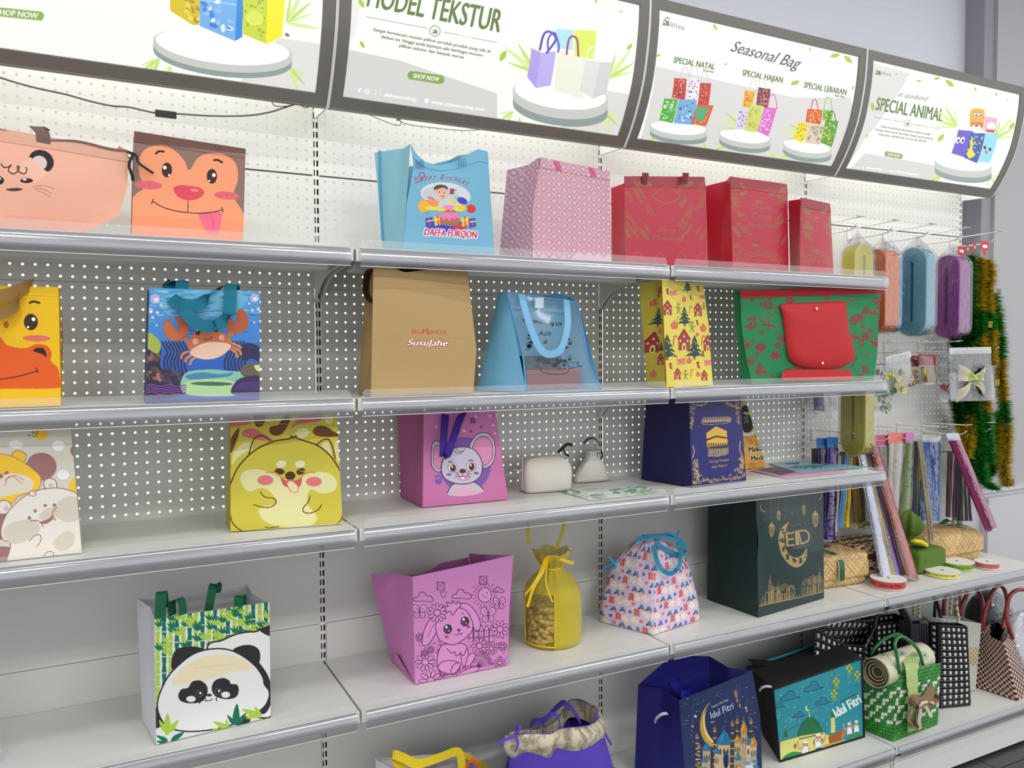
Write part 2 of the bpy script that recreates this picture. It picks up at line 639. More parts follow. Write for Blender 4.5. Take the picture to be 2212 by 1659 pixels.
for bay in range(4):
 for k in range(8):
  z = SEAMS[k]
  if k < 3:
   me,nm = PL,'back_panel'
  elif k < 7:
   me,nm = PP,'perforated_panel'
  else:
   me,nm = PPt,'perforated_panel'
  o = bpy.data.objects.new(nm,me)
  COL.objects.link(o)
  o.parent = gondola
  o.matrix_parent_inverse = gondola.matrix_world.inverted()
  o.location = (-0.9 + 0.9 * bay + random.uniform(-0.0012,0.0012),random.uniform(-0.0008,0.0004),z)
# upright with two columns of slots
vs,fs = [],[]
S0,S1 = 0.10,2.55
NS = int((S1 - S0) / 0.025)
for i in range(NS):
 z0 = S0 + 0.025 * i
 z1 = z0 + 0.025
 xs = [-0.0078,-0.0052,-0.0022,0.0018,0.0062,0.0078]
 zz = [z0,z0 + 0.0045,z0 + 0.0205,z1]
 for a in range(5):
  for c in range(3):
   if c == 1 and a in (1,3):
    n = len(vs)
    x0_,x1_,q0,q1 = xs[a],xs[a + 1],zz[1],zz[2]
    vs += [(x0_,0.001,q0),(x1_,0.001,q0),(x1_,0.001,q1),(x0_,0.001,q1),(x0_,0.012,q0),(x1_,0.012,q0),(x1_,0.012,q1),(x0_,0.012,q1)]
    fs += [(n,n + 1,n + 5,n + 4),(n + 1,n + 2,n + 6,n + 5),(n + 2,n + 3,n + 7,n + 6),(n + 3,n,n + 4,n + 7),(n + 4,n + 5,n + 6,n + 7)]
   else:
    n = len(vs)
    vs += [(xs[a],0.001,zz[c]),(xs[a + 1],0.001,zz[c]),(xs[a + 1],0.001,zz[c + 1]),(xs[a],0.001,zz[c + 1])]
    fs.append((n,n + 1,n + 2,n + 3))
me_up = bpy.data.meshes.new('upright')
me_up.from_pydata(vs,[],fs)
me_up.materials.append(W_WHITE)
me_up.materials.append(M_DARK)
me_up.polygons.foreach_set('material_index',[1 if abs(sum(vs[q][1] for q in f) / len(f) - 0.001) > 0.001 else 0 for f in fs])
for k in range(5):
 o = bpy.data.objects.new('upright',me_up)
 COL.objects.link(o)
 o.parent = gondola
 o.matrix_parent_inverse = gondola.matrix_world.inverted()
 o.location = (-0.9 + 0.9 * k,0,0)
 if k in (0,4):
  s = 1 if k == 4 else -1
  x = -0.9 + 0.9 * k
  MB().box((min(x + s * 0.008,x + s * 0.010),0,0.10),(max(x + s * 0.008,x + s * 0.010),0.05,2.55)).build('upright_side',W_WHITE,gondola)
# ------------------------------------------------------------------ shelves
M_RAIL = mat('price_rail_plastic',(176,177,184),rough=0.2,metal=0.5,alpha=0.62,spec=0.7,coat=0.8,var=0.01)
M_LIP = mat('clear_lip_plastic',(225,226,226),rough=0.06,alpha=0.13,spec=0.6,var=0.01)
def make_shelf(bay,lev):
 x0 = -0.9 + 0.9 * bay
 zs = ZS[lev]
 D = 0.411 if lev == 5 else 0.361
 bn = ['leftmost bay','second bay from the left','third bay from the left','rightmost bay'][bay]
 ln = {1: 'highest',2: 'second highest',3: 'middle',4: 'fourth',5: 'lowest'}[lev]
 t = thing('shelf','%s white metal shelf in the %s with clear price strip' % (ln,bn),'shelf',(x0 + 0.45,0,zs),'metal shelves of the wall shelving')
 yf = -D + 0.010
 # folded tray: deck, front lip turned down, side and rear flanges
 m = MB().box((x0 + 0.003,yf,zs - 0.0035),(x0 + 0.897,-0.003,zs - 0.0015))
 m.box((x0 + 0.003,yf - 0.0015,zs - 0.028),(x0 + 0.897,yf,zs))
 m.box((x0 + 0.003,yf,zs - 0.030),(x0 + 0.897,yf + 0.012,zs - 0.028))
 m.box((x0 + 0.003,yf + 0.012,zs - 0.026),(x0 + 0.0045,-0.02,zs - 0.003))
 m.box((x0 + 0.8955,yf + 0.012,zs - 0.026),(x0 + 0.897,-0.02,zs - 0.003))
 m.box((x0 + 0.003,-0.012,zs - 0.026),(x0 + 0.897,-0.0105,zs - 0.003))
 m.build('deck',W_WHITE,t)
 if lev < 5:
  MB().box((x0 + 0.03,-0.235,zs - 0.040),(x0 + 0.87,-0.175,zs - 0.004)).build('stiffener',W_WHITE,t,bevel=0.003)
  prof = [(0,0),(yf + 0.02,-0.004),(yf + 0.02,-0.020),(-0.26,-0.026),(-0.16,-0.033),(-0.10,-0.044),(-0.06,-0.060),(-0.03,-0.080),(-0.012,-0.098),(0,-0.102)]
  for xx in (x0 + 0.0045,x0 + 0.8935):
   MB().prism([(y,zs - 0.004 + z) for y,z in prof],0,xx,xx + 0.002).build('bracket',W_WHITE,t)
   # returned flange along the curved edge
   q = prof[3:]
   s = 0.007 if xx < x0 + 0.4 else -0.007
   MB().grid([[(xx,y,zs - 0.004 + z),(xx + s,y,zs - 0.004 + z)] for y,z in q]).build('bracket_flange',W_WHITE,t)
 else:
  MB().box((x0 + 0.012,-0.392,0.012),(x0 + 0.888,-0.384,0.118)).build('kick_plate',W_WHITE,t,bevel=0.001)
  MB().box((x0 + 0.0045,-0.384,0.0),(x0 + 0.016,-0.004,0.132)).build('base_leg',W_WHITE,t)
  MB().box((x0 + 0.884,-0.384,0.0),(x0 + 0.8955,-0.004,0.132)).build('base_leg',W_WHITE,t)
 # curved price rail and the clear lip standing above it
 pr = [(-0.002,0.0005),(-0.008,-0.002),(-0.0125,-0.009),(-0.0145,-0.017),(-0.0145,-0.025),(-0.012,-0.034),(-0.0085,-0.041)]
 pr = [tuple(p) for p in smooth_pts(pr,4)]
 MB().grid([[(x0 + 0.011,yf + y,zs + z) for y,z in pr],[(x0 + 0.889,yf + y,zs + z) for y,z in pr]]).build('price_rail',M_RAIL,t,smooth=True)
 MB().box((x0 + 0.011,yf - 0.0092,zs - 0.0422),(x0 + 0.889,yf - 0.0078,zs - 0.0408)).build('rail_edge',mat('rail_edge',(235,232,228),rough=0.2,alpha=0.8),t)
 MB().box((x0 + 0.011,yf - 0.0035,zs + 0.0002),(x0 + 0.889,yf - 0.0015,zs + 0.0016)).build('rail_edge',mat('rail_top_edge',(240,240,238),rough=0.25),t)
 hl = 0.020
 cr = 0.013
 poly = [(x0 + 0.013,0.001),(x0 + 0.887,0.001)]
 for a in range(0,91,18):
  poly.append((x0 + 0.887 - cr + cr * math.cos(math.radians(a)),hl - cr + cr * math.sin(math.radians(a))))
 for a in range(90,181,18):
  poly.append((x0 + 0.013 + cr + cr * math.cos(math.radians(a)),hl - cr + cr * math.sin(math.radians(a))))
 MB().prism([(x,zs + z) for x,z in poly],1,yf - 0.0035,yf - 0.0022).build('clear_lip',M_LIP,t)
 return t
for lev in (1,2,3):
 for bay in (0,1,2):
  make_shelf(bay,lev)
for bay in range(4):
 make_shelf(bay,4)
 make_shelf(bay,5)
# ------------------------------------------------------------------ header light boxes
PROF = smooth_pts([(-0.128,2.102),(-0.157,2.140),(-0.183,2.183),(-0.207,2.232),(-0.226,2.283),(-0.243,2.360),(-0.252,2.425),(-0.256,2.497)],5)
PROF = np.array(PROF)
PARC = np.concatenate([[0],np.cumsum(np.hypot(*np.diff(PROF,axis=0).T))])
FR = 0.030  # frame width
def prof_at(s,off=0.0):
 y = np.interp(s,PARC,PROF[:,0])
 z = np.interp(s,PARC,PROF[:,1])
 if off:
  y2 = np.interp(s + 0.002,PARC,PROF[:,0]) - np.interp(s - 0.002,PARC,PROF[:,0])
  z2 = np.interp(s + 0.002,PARC,PROF[:,1]) - np.interp(s - 0.002,PARC,PROF[:,1])
  L = math.hypot(y2,z2)
  y,z = y - z2 / L * off,z + y2 / L * off
 return float(y),float(z)
ARC = float(PARC[-1])
def arc_canvas(x0,x1,ppm,bg):
 def mp(p):
  d = ray(p)
  lo = np.full(len(d),1.3)
  k = (-0.2 - CAM[1]) / d[:,1]
  # slide along each ray until it meets the curved face
  k0 = (-0.40 - CAM[1]) / d[:,1]
  k1 = (-0.05 - CAM[1]) / d[:,1]
  for _ in range(34):
   km = (k0 + k1) / 2
   q = CAM + d * km[:,None]
   yy = np.interp(q[:,2],PROF[:,1],PROF[:,0])
   ins = q[:,1] > yy
   k1 = np.where(ins,km,k1)
   k0 = np.where(ins,k0,km)
  q = CAM + d * k0[:,None]
  zc = q[:,2]
  s = np.interp(zc,PROF[:,1],PARC)
  s = np.where(zc > PROF[-1,1],ARC + zc - PROF[-1,1],s)
  s = np.where(zc < PROF[0,1],zc - PROF[0,1],s)
  return np.stack([(q[:,0] - x0) * ppm,(ARC - FR - s) * ppm],1)
 return Canvas((x1 - x0) * ppm,(ARC - 2 * FR) * ppm,bg,mp)
BOXTXT = ['with textured bags, leftmost of four','reading MODEL TEKSTUR','reading Seasonal Bag','reading SPECIAL ANIMAL']
def light_box(bay,draw):
 x0 = -0.9 + 0.9 * bay
 t = thing('light_box','glowing curved light box sign in a grey frame ' + BOXTXT[bay],'light box',(x0 + 0.45,0,2.1),'header light boxes along the top')
 xa,xb = x0 + 0.004,x0 + 0.896
 ns = 24
 ss = [ARC * i / ns for i in range(ns + 1)]
 # printed acrylic face
 sf = [FR + (ARC - 2 * FR) * i / ns for i in range(ns + 1)]
 m = MB()
 m.grid([[(xa + FR,*prof_at(s,-0.002)) for s in sf],[(xb - FR,*prof_at(s,-0.002)) for s in sf]])
 me = m.mesh('face')
 me.uv_layers.new(name='uv')
 uvs = []
 for lp in me.loops:
  i,j = divmod(lp.vertex_index,ns + 1)
  uvs += [float(i),j / ns]
 me.uv_layers[0].data.foreach_set('uv',uvs)
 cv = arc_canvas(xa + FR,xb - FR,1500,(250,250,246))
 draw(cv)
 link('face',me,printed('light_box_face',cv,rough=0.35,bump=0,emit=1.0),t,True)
 # frame: four curved strips with thickness
 m = MB()
 for (u0,u1,s0,s1) in ((xa,xb,0,FR),(xa,xb,ARC - FR,ARC),(xa,xa + FR,FR,ARC - FR),(xb - FR,xb,FR,ARC - FR)):
  q = [s0 + (s1 - s0) * i / 12 for i in range(13)]
  out = [prof_at(s,0.004) for s in q]
  inn = [prof_at(s,-0.006) for s in q]
  for ring in (out,inn):
   m.grid([[(u0,*p) for p in ring],[(u1,*p) for p in ring]])
  m.grid([[(u0,*p) for p in out],[(u0,*p) for p in inn]])
  m.grid([[(u1,*p) for p in out],[(u1,*p) for p in inn]])
  for k in (0,-1):
   m.grid([[(u0,*out[k]),(u1,*out[k])],[(u0,*inn[k]),(u1,*inn[k])]])
 m.build('frame',M_FRAME,t)
 # bottom return edge and top cover
 m = MB()
 y,z = prof_at(0)
 m.box((xa,y - 0.003,z - 0.004),(xb,y + 0.012,z + 0.001))
 m.build('bottom_edge',M_FRAME,t)
 for xs_ in ((x0 + 0.0002,x0 + 0.0035),(x0 + 0.8965,x0 + 0.8998)):
  pl = [prof_at(ARC * i / 14,0.006) for i in range(15)] + [(-0.003,2.503),(-0.003,2.104)]
  MB().prism(pl,0,xs_[0],xs_[1]).build('header_bracket',W_WHITE,t)
 y,z = prof_at(ARC)
 MB().box((xa,y + 0.006,z - 0.004),(xb,0.0,z)).build('top_cover',W_WHITE,t)
 return t
# prints of the four light boxes
OLV,OL2,LG = (94,120,52),(112,136,70),(186,222,84)
def podium(c,L,R,s,h):
 L,R = np.array(L,float),np.array(R,float)
 M,a = (L + R) / 2,(R - L) / 2
 th = np.linspace(0,math.pi,30)
 low = [tuple(M + a * math.cos(t) + [0,s * math.sin(t)]) for t in th]
 up = [tuple(M + a * math.cos(t) - [0,h + s * 0.75 * math.sin(t)]) for t in th[::-1]]
 c.poly(low + up,(146,160,158))
 c.poly([(x,y - h * 0.5) for x,y in low] + up,(202,206,198))
 c.poly([(M + a * 0.97 * math.cos(t) - [0,h * 1.05])[0:2] + [0,s * 0.93 * math.sin(t)] for t in th] + [M + a * 0.97 * math.cos(t) - [0,h * 1.05 + s * 0.72 * math.sin(t)] for t in th[::-1]],(255,255,255))
def fronds(c,x,y,L,angs,col=(190,224,90)):
 for k,a in enumerate(angs):
  a = math.radians(a)
  l = L * (0.7 + 0.3 * ((k * 7) % 3) / 2)
  d,e = np.array([math.cos(a),-math.sin(a)]),np.array([math.sin(a),math.cos(a)])
  p = np.array([x,y],float)
  c.blob([p,p + d * l * 0.4 + e * l * 0.07,p + d * l,p + d * l * 0.4 - e * l * 0.05],col if k % 2 else (214,238,140),0.85)
def leafy(c,x,y,s,a=60):
 a = math.radians(a)
 d,e = np.array([math.cos(a),-math.sin(a)]) * s,np.array([math.sin(a),math.cos(a)]) * s
 p = np.array([x,y],float)
 c.blob([p - d,p + e * 0.5,p + d,p - e * 0.5],(176,212,70))
 c.line([p - d,p + d],s * 0.1,(130,176,50),smooth=False)
def mb(c,q,col,side=None,scol=None,hd=None,hcol=None,deco=None,seed=1):
 if side:
  c.poly(side,scol)
 c.poly(q,col)
 if deco:
  r = random.Random(seed)
  a = np.array(q,float)
  for k in range(26):
   u,v = r.uniform(0.1,0.9),r.uniform(0.1,0.9)
   p = (a[0] * (1 - u) + a[1] * u) * (1 - v) + (a[3] * (1 - u) + a[2] * u) * v
   s = np.hypot(*(a[1] - a[0])) * 0.07
   c.ell(p[0],p[1],s * r.uniform(0.5,1.6),s * r.uniform(0.4,1),deco[k % len(deco)],r.uniform(0,90),0.9)
 if hd:
  c.line(hd,hcol[3],hcol[:3])
def pill(c,x0,y0,x1,y1,h,col,fs):
 c.line([(x0,y0),(x1,y1)],h,col,smooth=False)
 for x,y in ((x0,y0),(x1,y1)):
  c.ell(x,y,h / 2,h / 2,col)
 m = 0.04
 c.text('SHOP NOW',x0 + (x1 - x0) * m,y0 + (y1 - y0) * m + fs * 0.5,x1 - (x1 - x0) * m,y1 - (y1 - y0) * m + fs * 0.5,fs,(250,250,246),bold=0.03)
def para(c,rows,h,col=(120,124,96)):
 for s,x0,y0,x1,y1 in rows:
  c.text(s,x0,y0,x1,y1,h,col,bold=0.035)
def seal(c,x,y,r):
 c.text('a',x - r * 0.45,y + r * 0.5,x + r * 0.45,y + r * 0.6,r * 1.3,OLV,bold=0.05)
 for k in range(16):
  a = k * 0.3927
  c.ell(x + math.cos(a) * r * 1.15,y + math.sin(a) * r * 1.15,r * 0.2,r * 0.12,OL2,math.degrees(a))
def art_a(c):
 c.view(1)
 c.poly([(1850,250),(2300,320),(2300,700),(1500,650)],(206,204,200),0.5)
 pill(c,-40,75,262,106,60,(150,182,90),36)
 fronds(c,1900,150,260,(20,40,62,80,-10))
 fronds(c,1060,390,200,(200,215,232,250),)
 fronds(c,1920,440,200,(-30,-50,-70))
 fronds(c,1130,440,120,(230,260,290))
 podium(c,(1018,330),(1938,430),130,72)
 c.poly([(1900,215),(1926,232),(1912,246),(1890,232)],(120,124,110))
 mb(c,[(1130,-60),(1330,-40),(1320,165),(1280,165),(1130,70)],(222,196,30),deco=[(176,150,20),(240,220,90)],seed=3)
 mb(c,[(1325,-60),(1575,-30),(1560,272),(1325,172)],(120,180,236),[(1570,-60),(1615,-60),(1608,245),(1560,272)],(60,140,224),deco=[(240,246,252),(60,130,210),(150,200,240)],seed=4)
 mb(c,[(1615,-80),(1775,-60),(1765,290),(1610,225)],(206,222,60),[(1772,-80),(1895,-60),(1872,240),(1765,295)],(250,240,30),deco=[(150,170,50),(176,196,60)],seed=5)
 c.ell(1690,120,62,50,(226,236,90),20)
 for k in range(14):
  c.line([(1335 + k * 17,0 + k * 2),(1345 + k * 17,6 + k * 2)],4,(250,250,255),smooth=False)
def art_b(c):
 c.view(2)
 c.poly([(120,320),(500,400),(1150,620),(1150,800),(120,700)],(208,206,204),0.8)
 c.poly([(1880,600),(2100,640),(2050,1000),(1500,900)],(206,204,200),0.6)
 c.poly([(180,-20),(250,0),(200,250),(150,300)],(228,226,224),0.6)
 c.text('MODEL TEKSTUR',285,38,1165,212,150,OLV,bold=0.03)
 for a,b,d,e in ((280,110,690,188),(797,212,1160,284)):
  c.line([(a,b),(d,e)],3,(140,138,120),smooth=False)
 seal(c,738,205,30)
 para(c,[('Sangat bermacam macam pilihan produk-produk yang ada di',328,204,1104,350),('Althea ini. hingga pada kainnya ada berbagai macam',378,252,1052,376),('pilihan tekstur dan banyak warna.',500,310,932,390)],21)
 pill(c,585,500,772,528,58,(140,168,84),30)
 leafy(c,250,20,34,-60)
 leafy(c,255,295,26,-60)
 leafy(c,1190,370,40,60)
 leafy(c,1808,8,16,-70)
 leafy(c,2030,310,26,50)
 leafy(c,1972,74,12,30)
 W = (255,255,255)
 c.text('f',226,612,246,615,30,W,bold=0.05)
 c.ell(288,607,15,15,None,out=W,w=4)
 c.ell(288,607,6,6,None,out=W,w=3)
 c.line([(345,600),(345,622),(332,626)],5,W)
 c.line([(378,592),(378,634)],3,W,smooth=False)
 c.text('altheaecobag',400,640,612,672,26,W,bold=0.03)
 c.ell(683,668,15,15,W)
 c.text('www.altheaecobag.com',712,688,1065,738,24,W,bold=0.03)
 fronds(c,1400,480,270,(100,120,140,160,80))
 fronds(c,1880,520,250,(15,30,50,70))
 fronds(c,1260,740,150,(190,215,240))
 fronds(c,1300,780,110,(250,280))
 fronds(c,1860,740,170,(-20,-45,-75))
 podium(c,(1256,690),(1884,760),112,100)
 c.poly([(1540,190),(1660,200),(1650,330),(1540,320)],(170,226,246),0.9)
 c.poly([(1665,195),(1810,205),(1800,390),(1665,380)],(222,240,80),0.9)
 mb(c,[(1440,350),(1540,340),(1505,568),(1405,585)],(190,176,240),[(1380,318),(1445,350),(1408,585),(1350,510)],(178,160,232),[(1480,350),(1540,260),(1500,210),(1460,230),(1435,330)],(86,66,190,15))
 c.line([(1490,345),(1490,260),(1530,215),(1560,300),(1555,345)],13,(100,86,200))
 mb(c,[(1540,345),(1740,385),(1720,660),(1530,600)],(240,240,222),None,None,[(1612,360),(1625,270),(1650,240),(1682,265),(1690,370)],(150,92,96,14))
 mb(c,[(1830,410),(1912,415),(1875,620),(1782,658)],(214,214,212),[(1735,395),(1832,410),(1784,656),(1698,600)],(226,226,224),[(1780,400),(1800,340),(1790,310),(1760,330),(1745,390)],(236,236,232,10))
def art_c(c):
 c.view(3)
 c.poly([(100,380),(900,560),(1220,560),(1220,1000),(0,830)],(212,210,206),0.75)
 c.text('a',140,142,175,148,44,OLV,bold=0.04)
 c.line([(150,112),(165,100),(180,110)],6,OLV)
 c.text('lthea',178,150,262,172,30,(110,122,96))
 c.text('Seasonal Bag',528,292,926,398,66,(90,94,92),shear=0.45,bold=0.015)
 para(c,[('SPECIAL NATAL',200,358,436,400),('SPECIAL HAJIAN',595,432,826,476),('SPECIAL LEBARAN',950,502,1192,546)],34,OLV)
 para(c,[('Christmas',368,406,432,418),('Idul Fitri',1128,552,1186,564)],12,(90,94,80))
 for x,y,s,a in ((440,155,20,-60),(114,318,14,20),(502,368,10,30),(986,283,12,-80),(900,475,27,20),(1130,318,28,10),(1205,340,30,-40),(1232,505,12,60)):
  leafy(c,x,y,s,a)
 for x,y in ((230,690),(610,740),(975,800)):
  fronds(c,x,y,170,(120,140,160,180,60,40,20))
 for x,y in ((110,790),(500,840),(870,890)):
  fronds(c,x,y,90,(180,200,230))
  fronds(c,x + 260,y + 30,90,(-20,-60,-90))
 podium(c,(66,770),(392,800),44,50)
 podium(c,(464,815),(756,850),44,50)
 podium(c,(830,870),(1108,905),44,48)
 R1 = (206,50,40)
 for q,col,dc in (([(206,448),(276,452),(266,575),(192,560)],R1,[(240,230,226),(30,90,50)]),([(284,440),(352,448),(340,600),(270,590)],(236,236,236),[(206,40,40),(60,90,160)]),([(354,475),(418,478),(400,615),(340,600)],(196,60,44),[(236,190,150),(160,30,30)]),
        ([(148,565),(228,570),(196,708),(120,690)],(86,176,66),[(236,244,230)]),([(232,572),(336,572),(315,718),(202,708)],(120,176,226),[(250,252,255),(60,120,60),(90,150,220)]),([(338,600),(432,606),(388,726),(302,710)],(222,92,50),[(240,150,60)]),
        ([(612,518),(672,524),(650,622),(596,612)],(240,180,30),[(120,60,120),(226,110,30)]),([(688,500),(760,512),(740,620),(676,600)],(130,40,60),[(206,170,130)]),([(576,622),(650,632),(618,745),(548,745)],(222,214,240),[(150,130,190)]),([(640,600),(715,606),(680,762),(608,750)],(206,222,90),[(226,110,150),(170,190,60)]),([(722,618),(796,620),(745,785),(682,750)],(222,110,200),[(240,226,240)]),
        ([(970,625),(1056,632),(1046,715),(960,700)],(216,80,44),[(240,180,60)]),([(1060,630),(1120,634),(1110,700),(1056,690)],(150,196,60),[(90,130,30)]),([(920,700),(980,705),(945,822),(888,800)],(240,226,40),[(150,130,20)]),([(975,708),(1076,722),(1040,832),(955,820)],(226,206,180),[(206,140,110),(120,150,130)]),([(1075,690),(1150,695),(1110,845),(1045,820)],(96,156,50),[(220,226,70)])):
  mb(c,q,col,deco=dc,seed=len(dc) + int(q[0][0]))
 c.poly([(335,612),(405,618),(372,700),(325,690)],(90,170,120))
 for x,y,s,col in ((268,420,26,(200,200,196)),(320,412,26,(206,206,200)),(380,440,22,(206,206,200)),(660,490,24,(216,216,210)),(710,480,24,(216,216,210)),(770,580,28,(214,90,190)),(1012,598,20,(206,70,40)),(1090,590,24,(150,190,90)),(1112,666,22,(60,110,40))):
  c.line([(x - s,y + s * 1.6),(x - s * 0.5,y - s),(x + s * 0.5,y - s),(x + s,y + s * 1.6)],5,col)
def art_d(c):
 c.view(3)
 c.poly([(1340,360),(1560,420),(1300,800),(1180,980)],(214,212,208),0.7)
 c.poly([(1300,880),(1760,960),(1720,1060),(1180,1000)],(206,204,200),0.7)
 c.text('a',1362,425,1390,430,34,OLV,bold=0.04)
 c.text('lthea',1392,428,1450,436,20,(130,136,116))
 c.text('at spunbond',1490,552,1664,582,30,(120,122,118),shear=0.5)
 c.text('SPECIAL ANIMAL',1362,630,1744,698,74,OLV,bold=0.03)
 c.line([(1350,672),(1522,700)],2.5,(150,146,130),smooth=False)
 c.line([(1572,712),(1736,742)],2.5,(150,146,130),smooth=False)
 seal(c,1546,708,16)
 para(c,[('Untuk tas spunbond edisi animal ini Althea memiliki',1392,730,1676,778),('berbagai macam ukuran dan model. Sangat cocok untuk tas',1358,748,1690,803),('ulang tahun, sekolah anak, tas rias, dan lain-lain.',1380,776,1656,818)],13,(136,138,118))
 pill(c,1428,884,1504,898,30,(150,170,110),15)
 for x,y,s,a in ((1345,612,26,100),(1484,425,9,-40),(1610,464,14,10),(1715,450,18,10),(1788,478,30,-40),(1936,512,12,-70),(2056,540,12,-80),(2145,722,22,50),(1738,792,26,50),(1312,780,12,80),(2120,576,7,20)):
  leafy(c,x,y,s,a)
 fronds(c,1830,730,160,(100,120,140,160,180))
 fronds(c,2040,800,170,(10,30,50,70))
 fronds(c,1740,1010,110,(180,205,230))
 fronds(c,2010,990,110,(-30,-60,-90))
 W = (255,255,255)
 para(c,[('f',1232,962,1240,964),('o',1256,966,1266,968),('d',1282,968,1292,970),('altheaecobag',1308,968,1396,980),('www.altheaecobag.com',1436,986,1606,1008)],13,W)
 podium(c,(1702,985),(2028,1020),46,62)
 c.blob([(1905,660),(1920,625),(1985,632),(1985,700),(1975,745),(1912,740)],(240,176,50))
 for x in (1938,1962):
  c.ell(x,660,12,13,W,out=(60,50,40),w=2)
  c.ell(x + 2,662,5,6,(40,30,30))
 c.poly([(1912,700),(1980,705),(1975,735),(1915,730)],(226,110,40))
 mb(c,[(1990,668),(2062,680),(2050,760),(1985,755)],(246,176,196))
 c.ell(2026,724,26,22,(252,250,250))
 c.poly([(2000,742),(2046,746),(2042,762),(2000,758)],(206,60,60))
 c.blob([(1905,745),(1930,715),(1965,725),(1970,765),(1920,770)],(246,240,236))
 c.ell(1942,722,10,5,(40,30,30))
 mb(c,[(1838,745),(1915,752),(1880,905),(1798,880)],(110,84,206),[(1915,752),(1930,760),(1870,880),(1845,915)],(126,96,220))
 for x in (1836,1862):
  c.ell(x,805,12,20,W,15)
  c.ell(x + 2,808,6,10,(40,30,70),15)
 mb(c,[(1910,765),(1992,765),(1945,938),(1868,905)],(50,84,170),deco=[(240,226,70),(120,190,230)],seed=7)
 c.blob([(1905,810),(1920,800),(1920,860),(1935,890),(1900,910),(1888,880),(1905,850)],(240,226,60))
 mb(c,[(1992,762),(2068,765),(2018,935),(1950,930)],(150,222,236))
 for x,y,r,col in ((1990,848,8,(40,50,60)),(2020,858,8,(40,50,60)),(1998,874,8,(220,90,140))):
  c.ell(x,y,r,r * 1.3,col)
for k,f in enumerate((art_a,art_b,art_c,art_d)):
 light_box(k,f)
# ------------------------------------------------------------------ bags
def wob(u,v,seed,amp):
 r = random.Random(seed)
 s = 0.0
 for k in range(5):
  a,b,p = r.uniform(-7,7),r.uniform(-7,7),r.uniform(0,6.28)
  s += math.sin(a * u + b * v + p) / (1 + 0.35 * (abs(a) + abs(b)) / 3)
 return s * amp * 0.5
def pt(n,x,y,Y=None,Z=None):
 p = V(n,x,y)
 if Y is None:
  return onZ(p,Z)
 q = onY(p,Y)
 return q
class Face:
 """a cloth panel between four corners: bulging, creased and with a shaped top edge"""
 def __init__(self,c00,c10,c11,c01,nu=14,nv=14,amp=0.003,seed=1,bulge=0.0,fold=0.0,top=None,foldpow=1.0,left=None,right=None,fixtop=False):
  self.c = [np.asarray(c,float) for c in (c00,c10,c11,c01)]
  c00,c10,c11,c01 = self.c
  self.nu,self.nv = nu,nv
  n = np.cross(c10 - c00,c01 - c00)
  n /= np.linalg.norm(n)
  if n @ ((c00 + c11) / 2 - CAM) > 0 and False:
   n = -n
  self.n = n
  self.k = dict(amp=amp,seed=seed,bulge=bulge,fold=fold,top=top,fp=foldpow,left=left,right=right,ft=fixtop)
 def at(self,u,v,off=0.0):
  c00,c10,c11,c01 = self.c
  k = self.k
  p = (1 - v) * ((1 - u) * c00 + u * c10) + v * ((1 - u) * c01 + u * c11)
  eu = 4 * u * (1 - u)
  ev = min(1,5 * v) * (1 if not k['ft'] else min(1,5 * (1 - v)))
  d = wob(u,v,k['seed'],k['amp']) * min(1,2.5 * eu) * ev
  d += k['bulge'] * eu * math.sin(math.pi * min(1,v * 0.9 + 0.05))
  if k['fold']:
   d -= k['fold'] * (1 - abs(2 * u - 1)) * (v ** k['fp'])
  p = p + self.n * (d + off)
  if k['top']:
   xs,zs = zip(*k['top'])
   dz = float(np.interp(u,xs,zs))
   p = p + np.array([0,0,dz * max(0,(v - 0.55) / 0.45) ** 1.5])
  s = (c10 - c00) / np.linalg.norm(c10 - c00)
  if k['left']:
   xs,zs = zip(*k['left'])
   p = p + s * float(np.interp(v,xs,zs)) * (1 - u)
  if k['right']:
   xs,zs = zip(*k['right'])
   p = p + s * float(np.interp(v,xs,zs)) * u
  return p
 def grid(self,u0=0,u1=1,v0=0,v1=1,off=0.0,nu=None,nv=None):
  nu = nu or self.nu
  nv = nv or self.nv
  return [[self.at(u0 + (u1 - u0) * i / nu,v0 + (v1 - v0) * j / nv,off) for j in range(nv + 1)] for i in range(nu + 1)]
 def build(self,name,m,parent,**k):
  return MB().grid(self.grid(**k)).build(name,m,parent,smooth=True)
PPM = 1500
